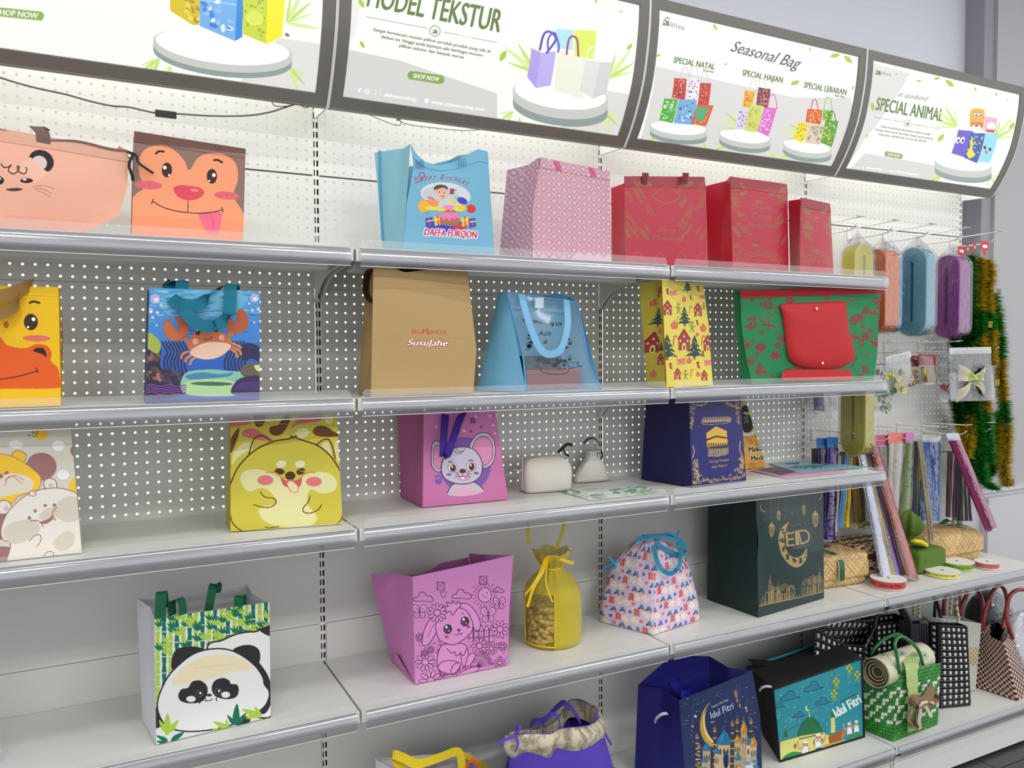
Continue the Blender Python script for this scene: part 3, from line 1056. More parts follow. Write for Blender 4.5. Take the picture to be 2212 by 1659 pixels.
def make_bag(name,label,n,z,FBL,FBR,FTR,FTL,BBL=None,BTL=None,Y=None,lean=(0.0,0.0),depth=0.10,dtop=None,color=(200,200,200),side=None,draw=None,
    hem=0.0,hemcol=None,amp=0.003,seed=1,bulge=0.004,fold=0.02,top=None,btop=None,left=None,right=None,gain=1.0,rough=0.75,bump=0.3,
    cat='bag',group=None,bg=None,ppm=PPM,sides=True,coat=0.0,backdz=0.0,frontmat=None):
 """open-topped bag standing on a shelf at height z; corners are read in view n"""
 if Y is None:
  fbl,fbr = pt(n,*FBL,Z=z),pt(n,*FBR,Z=z)
 else:
  YL,YR = Y if isinstance(Y,tuple) else (Y,Y)
  fbl,fbr = pt(n,*FBL,Y=YL),pt(n,*FBR,Y=YR)
 fbl[2] = fbr[2] = z + 0.0008
 ftl = pt(n,*FTL,Y=fbl[1] + lean[0])
 ftr = pt(n,*FTR,Y=fbr[1] + lean[1])
 ax = (fbr - fbl) / np.linalg.norm(fbr - fbl)
 back = np.array([-ax[1],ax[0],0])
 dtop = depth if dtop is None else dtop
 if BBL is not None:
  bbl = pt(n,*BBL,Y=fbl[1] + depth)
  bbl[2] = z + 0.0008
 else:
  bbl = fbl + back * depth
 if BTL is not None:
  btl = pt(n,*BTL,Y=ftl[1] + dtop)
 else:
  btl = ftl + back * dtop
 bbr = fbr + (bbl - fbl) * 0.96
 btr = ftr + (btl - ftl)
 btl = btl + np.array([0,0,backdz])
 btr = btr + np.array([0,0,backdz])
 for q in (bbl,bbr,btl,btr):
  q[1] = min(q[1],-0.006)
 t = thing(name,label,cat,((fbl + fbr + bbl + bbr) / 4),group)
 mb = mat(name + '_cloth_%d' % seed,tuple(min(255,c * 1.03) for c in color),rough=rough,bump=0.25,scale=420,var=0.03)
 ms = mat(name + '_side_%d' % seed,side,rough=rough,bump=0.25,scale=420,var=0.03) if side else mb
 F = Face(fbl,fbr,ftr,ftl,22,20,amp,seed,bulge,0,top,1,left,right)
 fr = plane_uv(fbl,fbr,ftl)
 m_ = MB().grid(F.grid())
 me = m_.mesh('front_panel')
 fm = frontmat or mb
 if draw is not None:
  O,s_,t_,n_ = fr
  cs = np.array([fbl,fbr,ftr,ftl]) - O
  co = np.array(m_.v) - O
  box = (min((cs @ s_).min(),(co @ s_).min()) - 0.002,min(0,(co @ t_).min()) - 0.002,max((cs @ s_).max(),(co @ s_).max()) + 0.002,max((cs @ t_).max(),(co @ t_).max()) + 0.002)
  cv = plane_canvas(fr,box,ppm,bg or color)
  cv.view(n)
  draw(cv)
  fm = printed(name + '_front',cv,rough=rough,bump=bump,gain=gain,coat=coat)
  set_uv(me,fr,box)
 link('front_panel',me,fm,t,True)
 B = Face(bbr,bbl,btl,btr,10,10,amp,seed + 7,bulge,0,btop or ([(1 - a,b) for a,b in top][::-1] if top else None))
 B.build('back_panel',mb,t)
 if sides:
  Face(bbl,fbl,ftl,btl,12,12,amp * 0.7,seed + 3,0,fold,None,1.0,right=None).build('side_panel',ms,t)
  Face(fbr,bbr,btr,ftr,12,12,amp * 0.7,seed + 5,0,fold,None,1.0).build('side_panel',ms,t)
 MB().add([fbl,fbr,bbr,bbl],[(0,1,2,3)]).build('bottom_panel',ms,t)
 if hem:
  me = MB().grid(F.grid(v0=1 - hem,v1=1.0,off=0.0012,nv=3)).mesh('hem')
  if draw is not None and hemcol is None:
   set_uv(me,fr,box)
   link('hem',me,fm,t,True)
  else:
   link('hem',me,mat(name + '_hem_%d' % seed,hemcol or color,rough=rough,bump=0.25,scale=420),t,True)
 t['_'] = 0
 del t['_']
 return t,F,dict(fbl=fbl,fbr=fbr,ftl=ftl,ftr=ftr,bbl=bbl,btl=btl,bbr=bbr,btr=btr,fr=fr)
def side_print(K,parent,n,bg,fn,name):
 """continues the printed pattern on the left gusset"""
 G = Face(K['bbl'],K['fbl'],K['ftl'],K['btl'],10,14,0.001,39,0,0.018)
 fr = plane_uv(K['bbl'],K['fbl'],K['btl'])
 bx = (-0.04,-0.01,0.19,0.33)
 cv = plane_canvas(fr,bx,1400,bg)
 cv.view(n)
 fn(cv)
 me = MB().grid(G.grid(off=0.004)).mesh('side_print')
 set_uv(me,fr,bx)
 link('side_print',me,printed(name,cv,gain=1.0),parent,True)
def strap(parent,n,pts,w,m,name='handle',side=(1,0,0),t=0.0014,k=6):
 """webbing handle through points (x, y, Y) of view n"""
 P = smooth_pts([pt(n,p[0],p[1],Y=p[2]) for p in pts],k)
 if isinstance(side,list):
  s = [np.array(q,float) for q in smooth_pts(side,k)]
  side = [tuple(q) for q in s]
 return MB().ribbon(P,w,side,t).build(name,m,parent,smooth=False)
# ================================================================== top shelf
Z1 = ZS[1]
BLK = (38,26,26)
def d_peach(c):
 c.view(1)
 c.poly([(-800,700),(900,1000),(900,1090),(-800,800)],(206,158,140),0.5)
 c.ell(275,1080,86,76,BLK,35)
 c.ell(262,1092,52,50,(216,198,196),30)
 c.poly([(150,1090),(205,1050),(262,1110),(330,1160),(240,1220),(140,1140)],(240,186,162))
 c.ell(-105,1080,86,76,BLK,-35)
 c.ell(-95,1092,50,50,(216,198,196))
 c.line([(10,1095),(30,1120),(62,1118),(78,1105),(60,1140),(90,1165),(118,1150),(132,1120),(118,1115),(130,1150),(165,1165),(182,1140),(175,1120)],7,BLK)
 c.ell(180,1210,42,16,BLK)
 c.ell(168,1203,13,6,(255,255,255))
 c.ell(-12,1208,44,30,BLK)
 c.ell(-2,1196,14,10,(255,255,255))
 c.blob([(42,1266),(100,1258),(157,1264),(130,1276),(80,1278)],(70,45,45))
 for q in ([(222,1252),(290,1243),(362,1262)],[(232,1260),(290,1268),(345,1293)],[(238,1270),(290,1290),(333,1317)]):
  c.line(q,2.5,(96,60,56))
 for q in ([(-122,1252),(-190,1243),(-262,1262)],[(-132,1260),(-190,1268),(-245,1293)]):
  c.line(q,2.5,(96,60,56))
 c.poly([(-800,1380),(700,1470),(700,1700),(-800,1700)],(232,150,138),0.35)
tA,F,K = make_bag('tote_bag','peach wide drawstring bag printed with a hamster face, leftmost on the top shelf',1,Z1,(-350,1430),(520,1490),(852,1000),(-690,735),
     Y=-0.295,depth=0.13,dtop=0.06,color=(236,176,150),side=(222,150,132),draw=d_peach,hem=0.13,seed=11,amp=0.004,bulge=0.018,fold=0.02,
     right=[(0,0.0),(0.25,0.05),(0.6,0.035),(1,0)],backdz=0.012)
mblk = mat('black_cord',(30,28,30),rough=0.7)
strap(tA,1,[(-100,820,-0.298),(200,925,-0.299),(500,935,-0.299),(720,985,-0.299),(850,1004,-0.297)],0.004,mat('grey_cord',(120,96,92),rough=0.8),'drawstring',side=(0,0,1))
strap(tA,1,[(848,1005,-0.30),(880,1030,-0.31),(862,1070,-0.312),(858,1110,-0.31),(876,1160,-0.305),(882,1200,-0.30)],0.006,mblk,'tie',side=(1,0,0))
strap(tA,1,[(850,1008,-0.30),(900,1030,-0.315),(920,1080,-0.316),(965,1115,-0.314),(1018,1150,-0.31)],0.005,mblk,'tie',side=(0,0,1))
m_dk = mat('brown_strap',(112,88,84),rough=0.8,bump=0.3,scale=500)
strap(tA,1,[(285,1010,-0.300),(285,890,-0.2985),(240,842,-0.27),(300,872,-0.25)],0.024,m_dk,'handle',side=(1,0,0))
def d_monkey(c):
 c.view(1)
 sk = (246,158,116)
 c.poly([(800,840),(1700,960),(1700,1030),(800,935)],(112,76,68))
 c.blob([(1255,1130),(1225,1070),(1160,1000),(1080,965),(980,980),(925,1050),(925,1160),(960,1240),(900,1290),(862,1370),(850,1659),(1630,1659),(1620,1440),(1560,1330),(1548,1290),(1578,1180),(1560,1080),(1480,1024),(1380,1020),(1310,1050)],sk)
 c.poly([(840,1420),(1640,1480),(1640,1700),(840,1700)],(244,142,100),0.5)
 for (x,y) in ((1107,1128),(1405,1170)):
  c.ell(x,y,34,49,(62,30,30))
 for x,y,r in ((1093,1112,13),(1122,1162,8),(1418,1162,13),(1388,1200,7)):
  c.ell(x,y,r,r,(250,240,235))
 c.line([(1032,1020),(1055,1005),(1088,1007)],13,BLK)
 c.line([(1418,1063),(1445,1062),(1474,1078)],13,BLK)
 c.ell(988,1228,90,29,(226,104,112),4)
 c.ell(1503,1298,84,27,(226,104,112),5)
 for x in (940,985,1030):
  c.line([(x,1215),(x + 8,1240)],5,(200,74,86))
 for x in (1460,1500,1535):
  c.line([(x,1285),(x + 6,1308)],5,(200,74,86))
 c.blob([(1150,1250),(1190,1230),(1260,1234),(1330,1248),(1354,1280),(1320,1315),(1250,1330),(1180,1305)],(224,74,92))
 c.ell(1290,1262,30,10,(240,130,140),8)
 c.blob([(1322,1415),(1340,1480),(1370,1540),(1410,1555),(1455,1530),(1468,1450),(1460,1408)],(238,108,138))
 c.line([(1400,1420),(1415,1480),(1412,1530)],6,(214,80,112))
 c.line([(1012,1335),(1090,1378),(1200,1405),(1330,1415),(1420,1405),(1475,1392)],6,BLK)
 c.line([(1248,1332),(1246,1410)],5,BLK,smooth=False)
 c.line([(1018,1320),(1005,1352)],6,BLK,smooth=False)
 c.line([(1470,1375),(1480,1408)],6,BLK,smooth=False)
 for x0,y0 in ((1075,905),(1428,972)):
  for k in range(4):
   c.line([(x0 + k * 14,y0),(x0 + k * 14 + 6,y0 + 42)],3,(90,60,55),smooth=False)
tB,F,K = make_bag('tote_bag','brown and orange bag printed with a smiling monkey face sticking out its tongue',1,Z1,(872,1530),(1612,1580),(1630,988),(890,870),
     Y=-0.30,depth=0.08,dtop=0.05,color=(142,112,100),side=(236,150,116),draw=d_monkey,hem=0.10,seed=12,amp=0.0015,bulge=0.002,fold=0.012)
def baby_cake(c):
 c.view(2)
 c.arctext('Happy Birthday',[(600,1205),(700,1190),(780,1192),(870,1205),(955,1235)],34,(168,48,88),shear=0.5,bold=0.01)
 c.line([(600,1215),(640,1195),(632,1150),(665,1158),(640,1212)],5,(168,48,88))
 c.ell(800,1295,165,82,(214,216,212),6,0.95)
 c.ell(770,1300,120,62,(190,196,198),6,0.8)
 c.blob([(700,1380),(720,1320),(790,1300),(850,1320),(870,1380)],(196,208,206))
 c.ell(765,1262,42,36,(222,172,146),18)
 c.blob([(724,1262),(730,1238),(768,1228),(805,1238),(812,1262),(780,1248)],(86,66,58))
 c.ell(778,1300,34,28,(226,178,152),18)
 c.ell(758,1278,5,3.5,(60,40,36))
 c.ell(788,1284,5,3.5,(60,40,36))
 c.blob([(762,1298),(775,1304),(790,1304),(778,1312)],(178,84,84))
 c.ell(738,1340,20,14,(222,172,146))
 c.text('1',828,1290,846,1293,38,(168,48,88),bold=0.03)
 c.text('th.',852,1268,876,1270,14,(168,48,88))
 for x,y,col in ((705,1320,(226,120,150)),(690,1345,(236,150,60)),(850,1340,(240,200,60)),(905,1352,(240,190,60)),(880,1320,(120,200,220))):
  c.ell(x,y,28,12,col,30)
 c.ell(655,1370,34,40,(244,178,40),-8)
 c.line([(660,1408),(690,1420)],3,(120,100,70))
 c.ell(908,1335,36,22,(66,60,190),20)
 c.ell(725,1356,28,18,(240,150,50),0)
 c.ell(968,1388,32,28,(216,52,60),0)
 c.ell(800,1500,130,40,(40,70,200))
 c.ell(900,1505,50,22,(200,60,90),-10)
 for (x,y) in ((665,1450),(720,1440),(900,1445),(950,1455)):
  c.poly([(x,y),(x + 48,y - 8),(x + 54,y + 50),(x + 8,y + 62)],(46,80,190) if x in (665,950) else (236,190,60))
  c.line([(x + 24,y - 6),(x + 32,y + 55)],9,(226,60,60),smooth=False)
  c.line([(x + 10,y + 20),(x + 52,y + 14)],7,(250,226,120),smooth=False)
 c.poly([(755,1425),(890,1425),(886,1490),(830,1505),(762,1488)],(176,112,76))
 c.blob([(750,1430),(820,1410),(890,1430),(888,1450),(866,1446),(856,1462),(840,1448),(822,1470),(806,1448),(786,1464),(770,1446),(752,1450)],(232,128,178))
 c.poly([(775,1375),(866,1375),(862,1412),(782,1412)],(176,112,76))
 c.blob([(770,1380),(820,1362),(868,1380),(864,1396),(846,1390),(832,1404),(816,1390),(798,1402),(784,1390)],(236,140,188))
 for x,y,cc in ((700,1385,(240,214,60)),(760,1390,(240,214,60)),(880,1392,(240,214,60)),(905,1380,(230,200,60))):
  c.ell(x,y,38,12,cc,10)
 c.text('DAFFA FURQON',662,1560,1008,1580,44,(206,40,78),shear=0.05,bold=0.045,out=(250,245,250),ow=7)
tC,F,K = make_bag('tote_bag','light blue bag printed Happy Birthday with a cake, beside the pink diamond bag',2,Z1,(522,1665),(1133,1668),(1086,1008),(574,955),
     BBL=(395,1610),BTL=(335,1012),Y=(-0.31,-0.30),depth=0.15,dtop=0.13,color=(116,176,204),side=(142,196,212),draw=baby_cake,hem=0.11,
     seed=13,amp=0.004,bulge=0.010,fold=0.03,top=[(0,0.0),(0.06,-0.022),(0.18,-0.040),(0.35,-0.045),(0.55,-0.033),(0.72,-0.012),(0.86,0.004),(1,0)],
     left=[(0,0),(0.45,0.001),(0.8,0.012),(1,0)],btop=[(0,0),(0.3,-0.02),(0.7,-0.03),(1,0.0)])
mst = mat('blue_seam',(92,158,196),rough=0.7,bump=0.4,scale=200)
strap(tC,2,[(370,1000,-0.222),(372,1200,-0.214),(382,1440,-0.206),(392,1600,-0.200)],0.008,mst,'seam',side=(1,0.1,0))
for (a,b) in ((622,1062),(902,1050)):
 m = MB()
 for k in range(4):
  m.tube([pt(2,a + (k * 14 - 10),b,-0.316),pt(2,a + k * 14 - 2,b + 55,-0.3145)],0.0009,4)
 m.build('handle_stitching',mat('stitch_blue',(52,120,176),rough=0.7),tC)
def diamonds(c,n,ax,ay,bx,by,ox,oy,bgc,sz=1.0):
 """nested diamond outlines on a skewed lattice"""
 c.view(n)
 for i in range(-16,22):
  for j in range(-16,22):
   x = ox + ax * i + bx * j
   y = oy + ay * i + by * j
   if not (1000 < x < 1960 and 980 < y < 1700):
    continue
   for r,col in ((1.0,(226,150,146)),(0.80,bgc),(0.70,(112,128,176)),(0.52,bgc),(0.42,(226,150,146)),(0.22,(236,200,212))):
    c.poly([(x,y - 38 * r * sz),(x + 33 * r * sz,y + 2),(x,y + 38 * r * sz),(x - 33 * r * sz,y - 2)],col)
def d_pink(c):
 bgc = (222,186,206)
 diamonds(c,2,66,6,33,42,1260,1000,bgc)
 for x,y in ((1545,1100),(1775,1140)):
  for k in range(5):
   c.line([(x - 20 + k * 8,y - 35),(x - 4 + k * 8,y + 35)],5,(196,60,110),smooth=False)
  c.line([(x - 22,y - 30),(x + 22,y + 30)],5,(196,60,110),smooth=False)
tD,F,K = make_bag('tote_bag','pink bag covered with small blue and coral diamond pattern',2,Z1,(1385,1672),(1905,1680),(1896,1136),(1438,1044),
     BBL=(1165,1600),BTL=(1222,1130),Y=(-0.315,-0.30),depth=0.14,dtop=0.10,color=(222,186,206),side=(210,172,198),draw=d_pink,hem=0.10,
     seed=14,amp=0.004,bulge=0.006,fold=0.03,left=[(0,0),(0.5,-0.012),(1,0)])
side_print(K,tD,2,(206,170,196),lambda c: diamonds(c,2,66,-8,33,42,1180,1060,(206,170,196)),'diamond_gusset')
def d_red(kind):
 def f(c):
  c.view(0)
  g = (150,98,50)
  r = random.Random(kind)
  if kind == 5:
   x0,x1,y0,y1 = 1350,1522,385,566
  elif kind == 6:
   x0,x1,y0,y1 = 1580,1702,390,570
  else:
   x0,x1,y0,y1 = 1730,1800,436,572
  w = x1 - x0
  c.poly([(x0 - 5,y0 - 12),(x1 + 5,y0 - 8),(x1 + 5,y0 + 20),(x0 - 5,y0 + 18)],(150,34,46))
  # gold foil foliage and medallions
  cx = (x0 + x1) / 2
  for s in (-1,1):
   for k in range(15 if kind == 5 else 9):
    bx,by = cx + s * w * r.uniform(0.16,0.45),y0 + r.uniform(25,y1 - y0 - 40)
    a = r.uniform(-1,1)
    pts = [(bx,by),(bx + 8 * s,by - 10 + 8 * a),(bx + 13 * s,by - 22)]
    c.line(pts,1.3,g)
    for q in range(5):
     t = q / 5
     px_,py_ = bx + 13 * s * t,by - 22 * t
     c.ell(px_ + 2.6,py_ - 1,2.4,0.9,g,40)
     c.ell(px_ - 2.6,py_ - 1,2.4,0.9,g,-40)
  if kind == 5:
   c.line([(cx - 30,425),(cx,404),(cx + 30,425),(cx,440),(cx - 30,425)],2,g)
   c.ell(cx - 45,398,16,7,g,10,0.8)
   c.ell(cx + 45,398,16,7,g,-10,0.8)
   c.text('Merry',cx - 18,502,cx + 22,504,11,g,shear=0.5)
   c.text('Christmas',cx - 28,519,cx + 28,521,10,g,shear=0.5)
   for k in range(4):
    c.line([(cx - 70 + k * 46,560),(cx - 58 + k * 46,545),(cx - 46 + k * 46,560)],1.5,g)
  else:
   c.line([(x0 + 4,y0 + 20),(x0 + 4,y0 + 8 + 14),(x0 + 16,y0 + 20)],1.3,g,smooth=False)
   if kind == 6:
    c.text('Gratia',cx - 22,452,cx + 20,455,9,g,shear=0.2)
    c.text('Cinnas',cx - 22,472,cx + 20,475,12,g,shear=0.2)
    c.text('Nyong Yuean',cx - 30,490,cx + 34,494,10,g,shear=0.2)
   for q in ((0.2,0.16),(0.7,0.16),(0.45,0.26),(0.15,0.42),(0.85,0.5),(0.4,0.78)):
    c.ell(x0 + w * q[0],y0 + (y1 - y0) * q[1],8,3.2,g,r.uniform(-20,20))
   for k in range(3):
    c.ell(x0 + w * 0.5,y1 + 2,w * (0.42 - 0.07 * k),30 - 5 * k,None,0,out=g,w=1.6,a0=180,a1=360)
   c.ell(x0 + 10,y1 - 30,12,12,None,out=g,w=1.5)
   c.ell(x0 + 10,y1 - 30,7,7,None,out=g,w=1.5)
   for k in range(6):
    c.ell(x0 + w * (k + 0.5) / 6,y1 - 4,8,5,None,out=g,w=1.3,a0=180,a1=360)
 return f
RED = (178,26,54)
for kind,lab,P_ in ((5,'red bag with gold foil Merry Christmas print, leftmost of three red bags',dict(FBL=(1352,570),FBR=(1528,575),FTR=(1521,382),FTL=(1348,381),BBL=(1322,560),BTL=(1320,406))),
       (6,'red bag with gold lantern print, middle of three red bags',dict(FBL=(1583,578),FBR=(1704,580),FTR=(1699,398),FTL=(1577,381),BBL=(1529,568),BTL=(1524,402))),
       (7,'smallest red bag with gold print, rightmost of three red bags',dict(FBL=(1728,584),FBR=(1801,588),FTR=(1792,440),FTL=(1729,427),BBL=(1707,576),BTL=(1703,434)))):
 t,F,K = make_bag('gift_bag',lab,0,Z1,**P_,Y=(-0.315,-0.30) if kind == 5 else (-0.325,-0.29),depth=0.12 if kind != 7 else 0.10,dtop=0.10 if kind != 7 else 0.08,
        color=RED,side=(216,50,68) if kind == 5 else (190,26,50),draw=d_red(kind),hem=0.12,
        seed=20 + kind,amp=0.003,bulge=0.006,fold=0.03,rough=0.45,coat=0.15,right=[(0,0),(0.9,0.004),(1,0)])
 if kind == 5:
  for x in (1393,1480):
   strap(t,0,[(x,397,-0.319),(x,378,-0.317),(x + 2,376,-0.30),(x + 3,396,-0.29)],0.017,mat('maroon_webbing',(110,40,44),rough=0.8),'handle')
 if kind == 7:
  pass
# ================================================================== second shelf
Z2 = ZS[2]
def d_giraffe(c):
 c.view(4)
 c.ell(198,465,45,53,(58,34,24))
 c.ell(215,447,13,13,(255,250,240))
 c.ell(180,498,8,8,(255,250,240))
 c.line([(190,342),(215,333),(255,342)],13,(50,30,22))
 c.ell(-318,465,45,53,(58,34,24))
 c.ell(234,570,88,21,(226,108,96),1)
 c.ell(-354,570,88,21,(226,108,96),1)
 for x,y,r in ((40,483,17),(-150,420,24),(-60,350,30)):
  c.ell(x,y,r,r * 1.25,(196,84,30))
 c.blob([(-520,900),(-520,720),(-430,640),(-330,610),(-250,640),(-160,640),(-130,560),(-60,540),(0,560),(40,610),(110,630),(170,632),(230,608),(300,618),(332,665),(325,715),(370,760),(385,830),(385,888),(60,895)],(226,92,26))
 c.blob([(212,650),(245,630),(285,640),(298,690),(270,672)],(40,22,20))
 c.blob([(-412,650),(-365,640),(-325,640),(-312,690),(-350,672)],(40,22,20))
 c.line([(-360,770),(-200,830),(-60,838),(80,822),(180,798),(240,778)],6,(44,22,18))
 c.line([(232,762),(244,792)],7,(44,22,18),smooth=False)
 c.line([(-520,268),(378,300)],3,(190,144,10),smooth=False)
t,F,K = make_bag('tote_bag','yellow bag printed with a giraffe face and orange snout, at the left edge',4,Z2,(-500,1030),(392,968),(378,240),(-500,225),
       Y=-0.305,depth=0.10,dtop=0.07,color=(236,188,14),side=(226,176,16),draw=d_giraffe,hem=0.0,seed=31,amp=0.002,bulge=0.003,fold=0.008)
m_kh = mat('khaki_webbing',(150,112,56),rough=0.8,bump=0.5,scale=900)
strap(t,4,[(-150,290,-0.312),(-60,300,-0.335),(60,285,-0.33),(180,235,-0.31),(200,225,-0.29),(140,245,-0.25)],0.024,m_kh,side=(0.3,0.1,1))
strap(t,4,[(-260,420,-0.330),(-100,430,-0.345),(20,405,-0.340),(110,350,-0.325),(130,290,-0.310)],0.022,m_kh,side=(0.2,0.1,1))
m = MB()
for (y,h) in ((500,50),(590,40),(700,30)):
 p = pt(4,396,y,-0.27)
 m.add([p + [0.0015,-0.022,h / 1500],p + [0.0015,0.02,h / 1500],p + [0.0015,0.02,-h / 1500],p + [0.0015,-0.022,-h / 1500]],[(0,1,2,3)])
m.build('side_print',mat('giraffe_spot',(196,84,30),rough=0.8),t)
def d_crab(c):
 c.view(4)
 r = random.Random(4)
 # water, light to deep
 for k in range(60):
  y = 240 + k * 12
  f = k / 60
  c.poly([(900,y),(1720,y),(1720,y + 13),(900,y + 13)],(70 - 40 * f,160 - 80 * f,206 - 6 * f) if f < 0.5 else (50 - 26 * f,120 - 74 * f + 20,203 - 30 * f))
 c.blob([(1020,330),(1180,270),(1420,262),(1600,300),(1500,420),(1320,480),(1120,440)],(120,190,214),0.6)
 for k in range(90):
  x,y = r.uniform(930,1690),r.uniform(250,460)
  c.ell(x,y,r.uniform(15,55),r.uniform(2,6),r.choice([(40,110,160),(96,176,208),(160,210,222),(30,96,150)]),r.uniform(-8,8),0.6)
 for k in range(70):
  x,y = r.uniform(1080,1680),r.uniform(480,700)
  c.line([(x,y),(x + 50,y - 12),(x + 120,y - 10)],r.uniform(4,12),r.choice([(40,110,210),(60,140,226),(30,90,180)]),alpha=0.45)
 # fronds
 for x0 in list(range(1050,1200,22)) + list(range(1440,1580,22)):
  c.line([(x0 + 20,790),(x0 + 8,720),(x0 + 28,660),(x0 - 4,590)],12,(26,26,74))
 # dark rocks and sand
 c.blob([(930,560),(985,560),(1040,640),(1040,760),(1160,800),(1210,870),(1200,930),(920,930)],(30,26,52))
 c.blob([(930,540),(980,540),(1035,600),(1020,670),(960,640),(930,620)],(160,178,70))
 for k in range(26):
  x,y = r.uniform(940,1050),r.uniform(670,840)
  c.ell(x,y,r.uniform(10,26),r.uniform(6,14),r.choice([(150,92,78),(126,84,54),(90,66,50),(176,110,96)]),r.uniform(0,90),0.8)
 for k in range(24):
  c.ell(r.uniform(1050,1200),r.uniform(780,860),r.uniform(12,30),r.uniform(6,16),r.choice([(60,50,76),(84,70,90),(40,34,54)]),r.uniform(0,90),0.8)
 c.blob([(1190,800),(1330,770),(1480,780),(1580,800),(1560,930),(1200,930)],(130,190,166))
 c.blob([(1200,850),(1400,830),(1530,860),(1540,930),(1210,930)],(176,208,150))
 c.blob([(1200,810),(1300,790),(1420,800),(1500,790),(1470,815),(1330,830),(1230,835)],(60,130,170))
 c.ell(1365,862,135,13,(40,84,66),1,0.85)
 c.blob([(1550,790),(1580,740),(1640,730),(1690,740),(1690,830),(1600,826)],(96,88,66))
 c.blob([(1640,745),(1690,745),(1690,780),(1660,780)],(220,214,150))
 c.blob([(1500,930),(1520,850),(1590,815),(1690,820),(1690,930)],(48,32,84))
 for k in range(9):
  c.line([(1520 + k * 18,905),(1545 + k * 18,870),(1570 + k * 16,850)],5,(96,64,140))
 for k in range(4):
  y = 880 + k * 16
  c.line([(930,y),(980,y - 14),(1030,y),(1090,y - 12),(1140,y),(1200,y - 10)],8,(120,60,150))
 c.blob([(1560,620),(1600,600),(1650,612),(1690,650),(1690,720),(1620,700),(1580,720),(1550,670)],(24,26,74))
 # crab
 o1,o2 = (206,106,50),(180,84,36)
 for s in ([(1215,655),(1180,670),(1168,698)],[(1240,675),(1205,695),(1195,720)],[(1262,690),(1235,712),(1225,738)],[(1490,640),(1520,660),(1530,692)],[(1500,625),(1545,650),(1555,675)],[(1490,600),(1530,615),(1555,632)]):
  c.line(s,15,(222,130,66))
 c.line([(1225,600),(1190,572)],26,o1,smooth=False)
 c.line([(1465,560),(1500,535)],26,o1,smooth=False)
 c.blob([(1060,470),(1105,440),(1098,470),(1140,515),(1150,480),(1130,435),(1180,445),(1218,500),(1200,560),(1140,588),(1085,570),(1055,520)],o2)
 c.blob([(1440,460),(1445,430),(1470,415),(1520,470),(1530,455),(1525,400),(1560,380),(1598,430),(1600,490),(1560,530),(1500,535),(1450,500)],o2)
 c.blob([(1060,480),(1100,470),(1150,520),(1200,490),(1210,540),(1140,580),(1080,560)],o1,0.7)
 c.blob([(1250,530),(1278,500),(1308,520),(1312,545),(1290,560),(1250,555)],o1)
 c.blob([(1370,530),(1390,505),(1415,515),(1425,545)],o1)
 c.blob([(1210,610),(1240,555),(1320,532),(1420,530),(1480,565),(1490,620),(1440,660),(1260,670)],(204,108,56))
 c.ell(1276,530,15,20,(40,20,20))
 c.ell(1272,520,4,5,(255,255,255))
 c.ell(1394,522,15,8,(40,20,20))
 c.ell(1260,590,19,19,(240,170,150))
 c.ell(1429,565,19,19,(240,170,150))
 c.line([(1316,568),(1335,580),(1360,570),(1368,558)],4,(40,20,20))
 c.blob([(1225,658),(1290,610),(1380,592),(1485,610),(1470,650),(1400,695),(1320,705),(1260,690)],(240,198,170))
 for x,y,q in ((1002,315,32),(1040,353,12),(970,392,20),(1015,402,14),(985,434,12),(1010,484,8),(1642,310,28),(1607,345,10),(1628,388,12),(1640,468,8),(1668,380,14)):
  c.ell(x,y,q,q,(200,178,222),0,0.8)
  c.ell(x + q * 0.2,y + q * 0.2,q * 0.5,q * 0.45,(245,236,240),0,0.8)
t,F,K = make_bag('tote_bag','glossy bag printed with an orange crab under blue sea',4,Z2,(942,968),(1676,962),(1678,268),(965,243),
       Y=-0.315,depth=0.10,dtop=0.09,color=(40,60,120),side=(34,60,110),draw=d_crab,seed=32,amp=0.001,bulge=0.002,fold=0.01,rough=0.5,bump=0.12,coat=0.1)
m_tl = mat('teal_webbing',(0,112,138),rough=0.75,bump=0.5,scale=900)
strap(t,4,[(1175,330,-0.300),(1175,240,-0.300),(1172,200,-0.29),(1110,215,-0.255),(1090,235,-0.27),(1100,300,-0.31),(1170,350,-0.335),(1270,355,-0.34),(1330,320,-0.335),(1365,275,-0.32),(1420,255,-0.27)],0.026,m_tl,
   side=[(1,0,0),(1,0,0),(1,0,0),(1,0,0.2),(1,0,0),(0.8,0,0.6),(0,0,1),(0,0,1),(0.3,0,0.9),(0.7,0,0.6),(0.6,0,0.5)])
strap(t,4,[(1190,360,-0.323),(1200,400,-0.345),(1260,465,-0.352),(1340,492,-0.354),(1430,470,-0.350),(1480,400,-0.335),(1488,300,-0.322),(1490,240,-0.313),(1500,225,-0.30),(1510,260,-0.28)],0.026,m_tl,
   side=[(0.9,0,0.3),(0.8,0,0.5),(0.4,0,0.9),(0,0,1),(0.3,0,-0.9),(-0.9,0,-0.3),(-1,0,0),(-1,0,0),(-1,0,0),(-1,0,0)])
def d_kraft(c):
 c.view(5)
 c.text('S',590,571,607,571,32,(196,58,40),bold=0.0)
 c.text('IDO',609,571,668,572,25,(196,58,40))
 c.text('M',668,572,704,572,32,(196,58,40))
 c.text('UNCUL',706,572,830,573,26,(196,58,40))
 c.line([(685,530),(700,545),(706,578)],3.5,(196,58,40))
 c.text('SusuJahe',566,650,836,655,42,(246,240,232),shear=0.25,bold=0.03,out=(150,30,30),ow=5)
 c.line([(340,262),(980,262)],2,(150,122,82),smooth=False)
 c.line([(330,612),(1030,598)],2.5,(160,132,86),alpha=0.6)
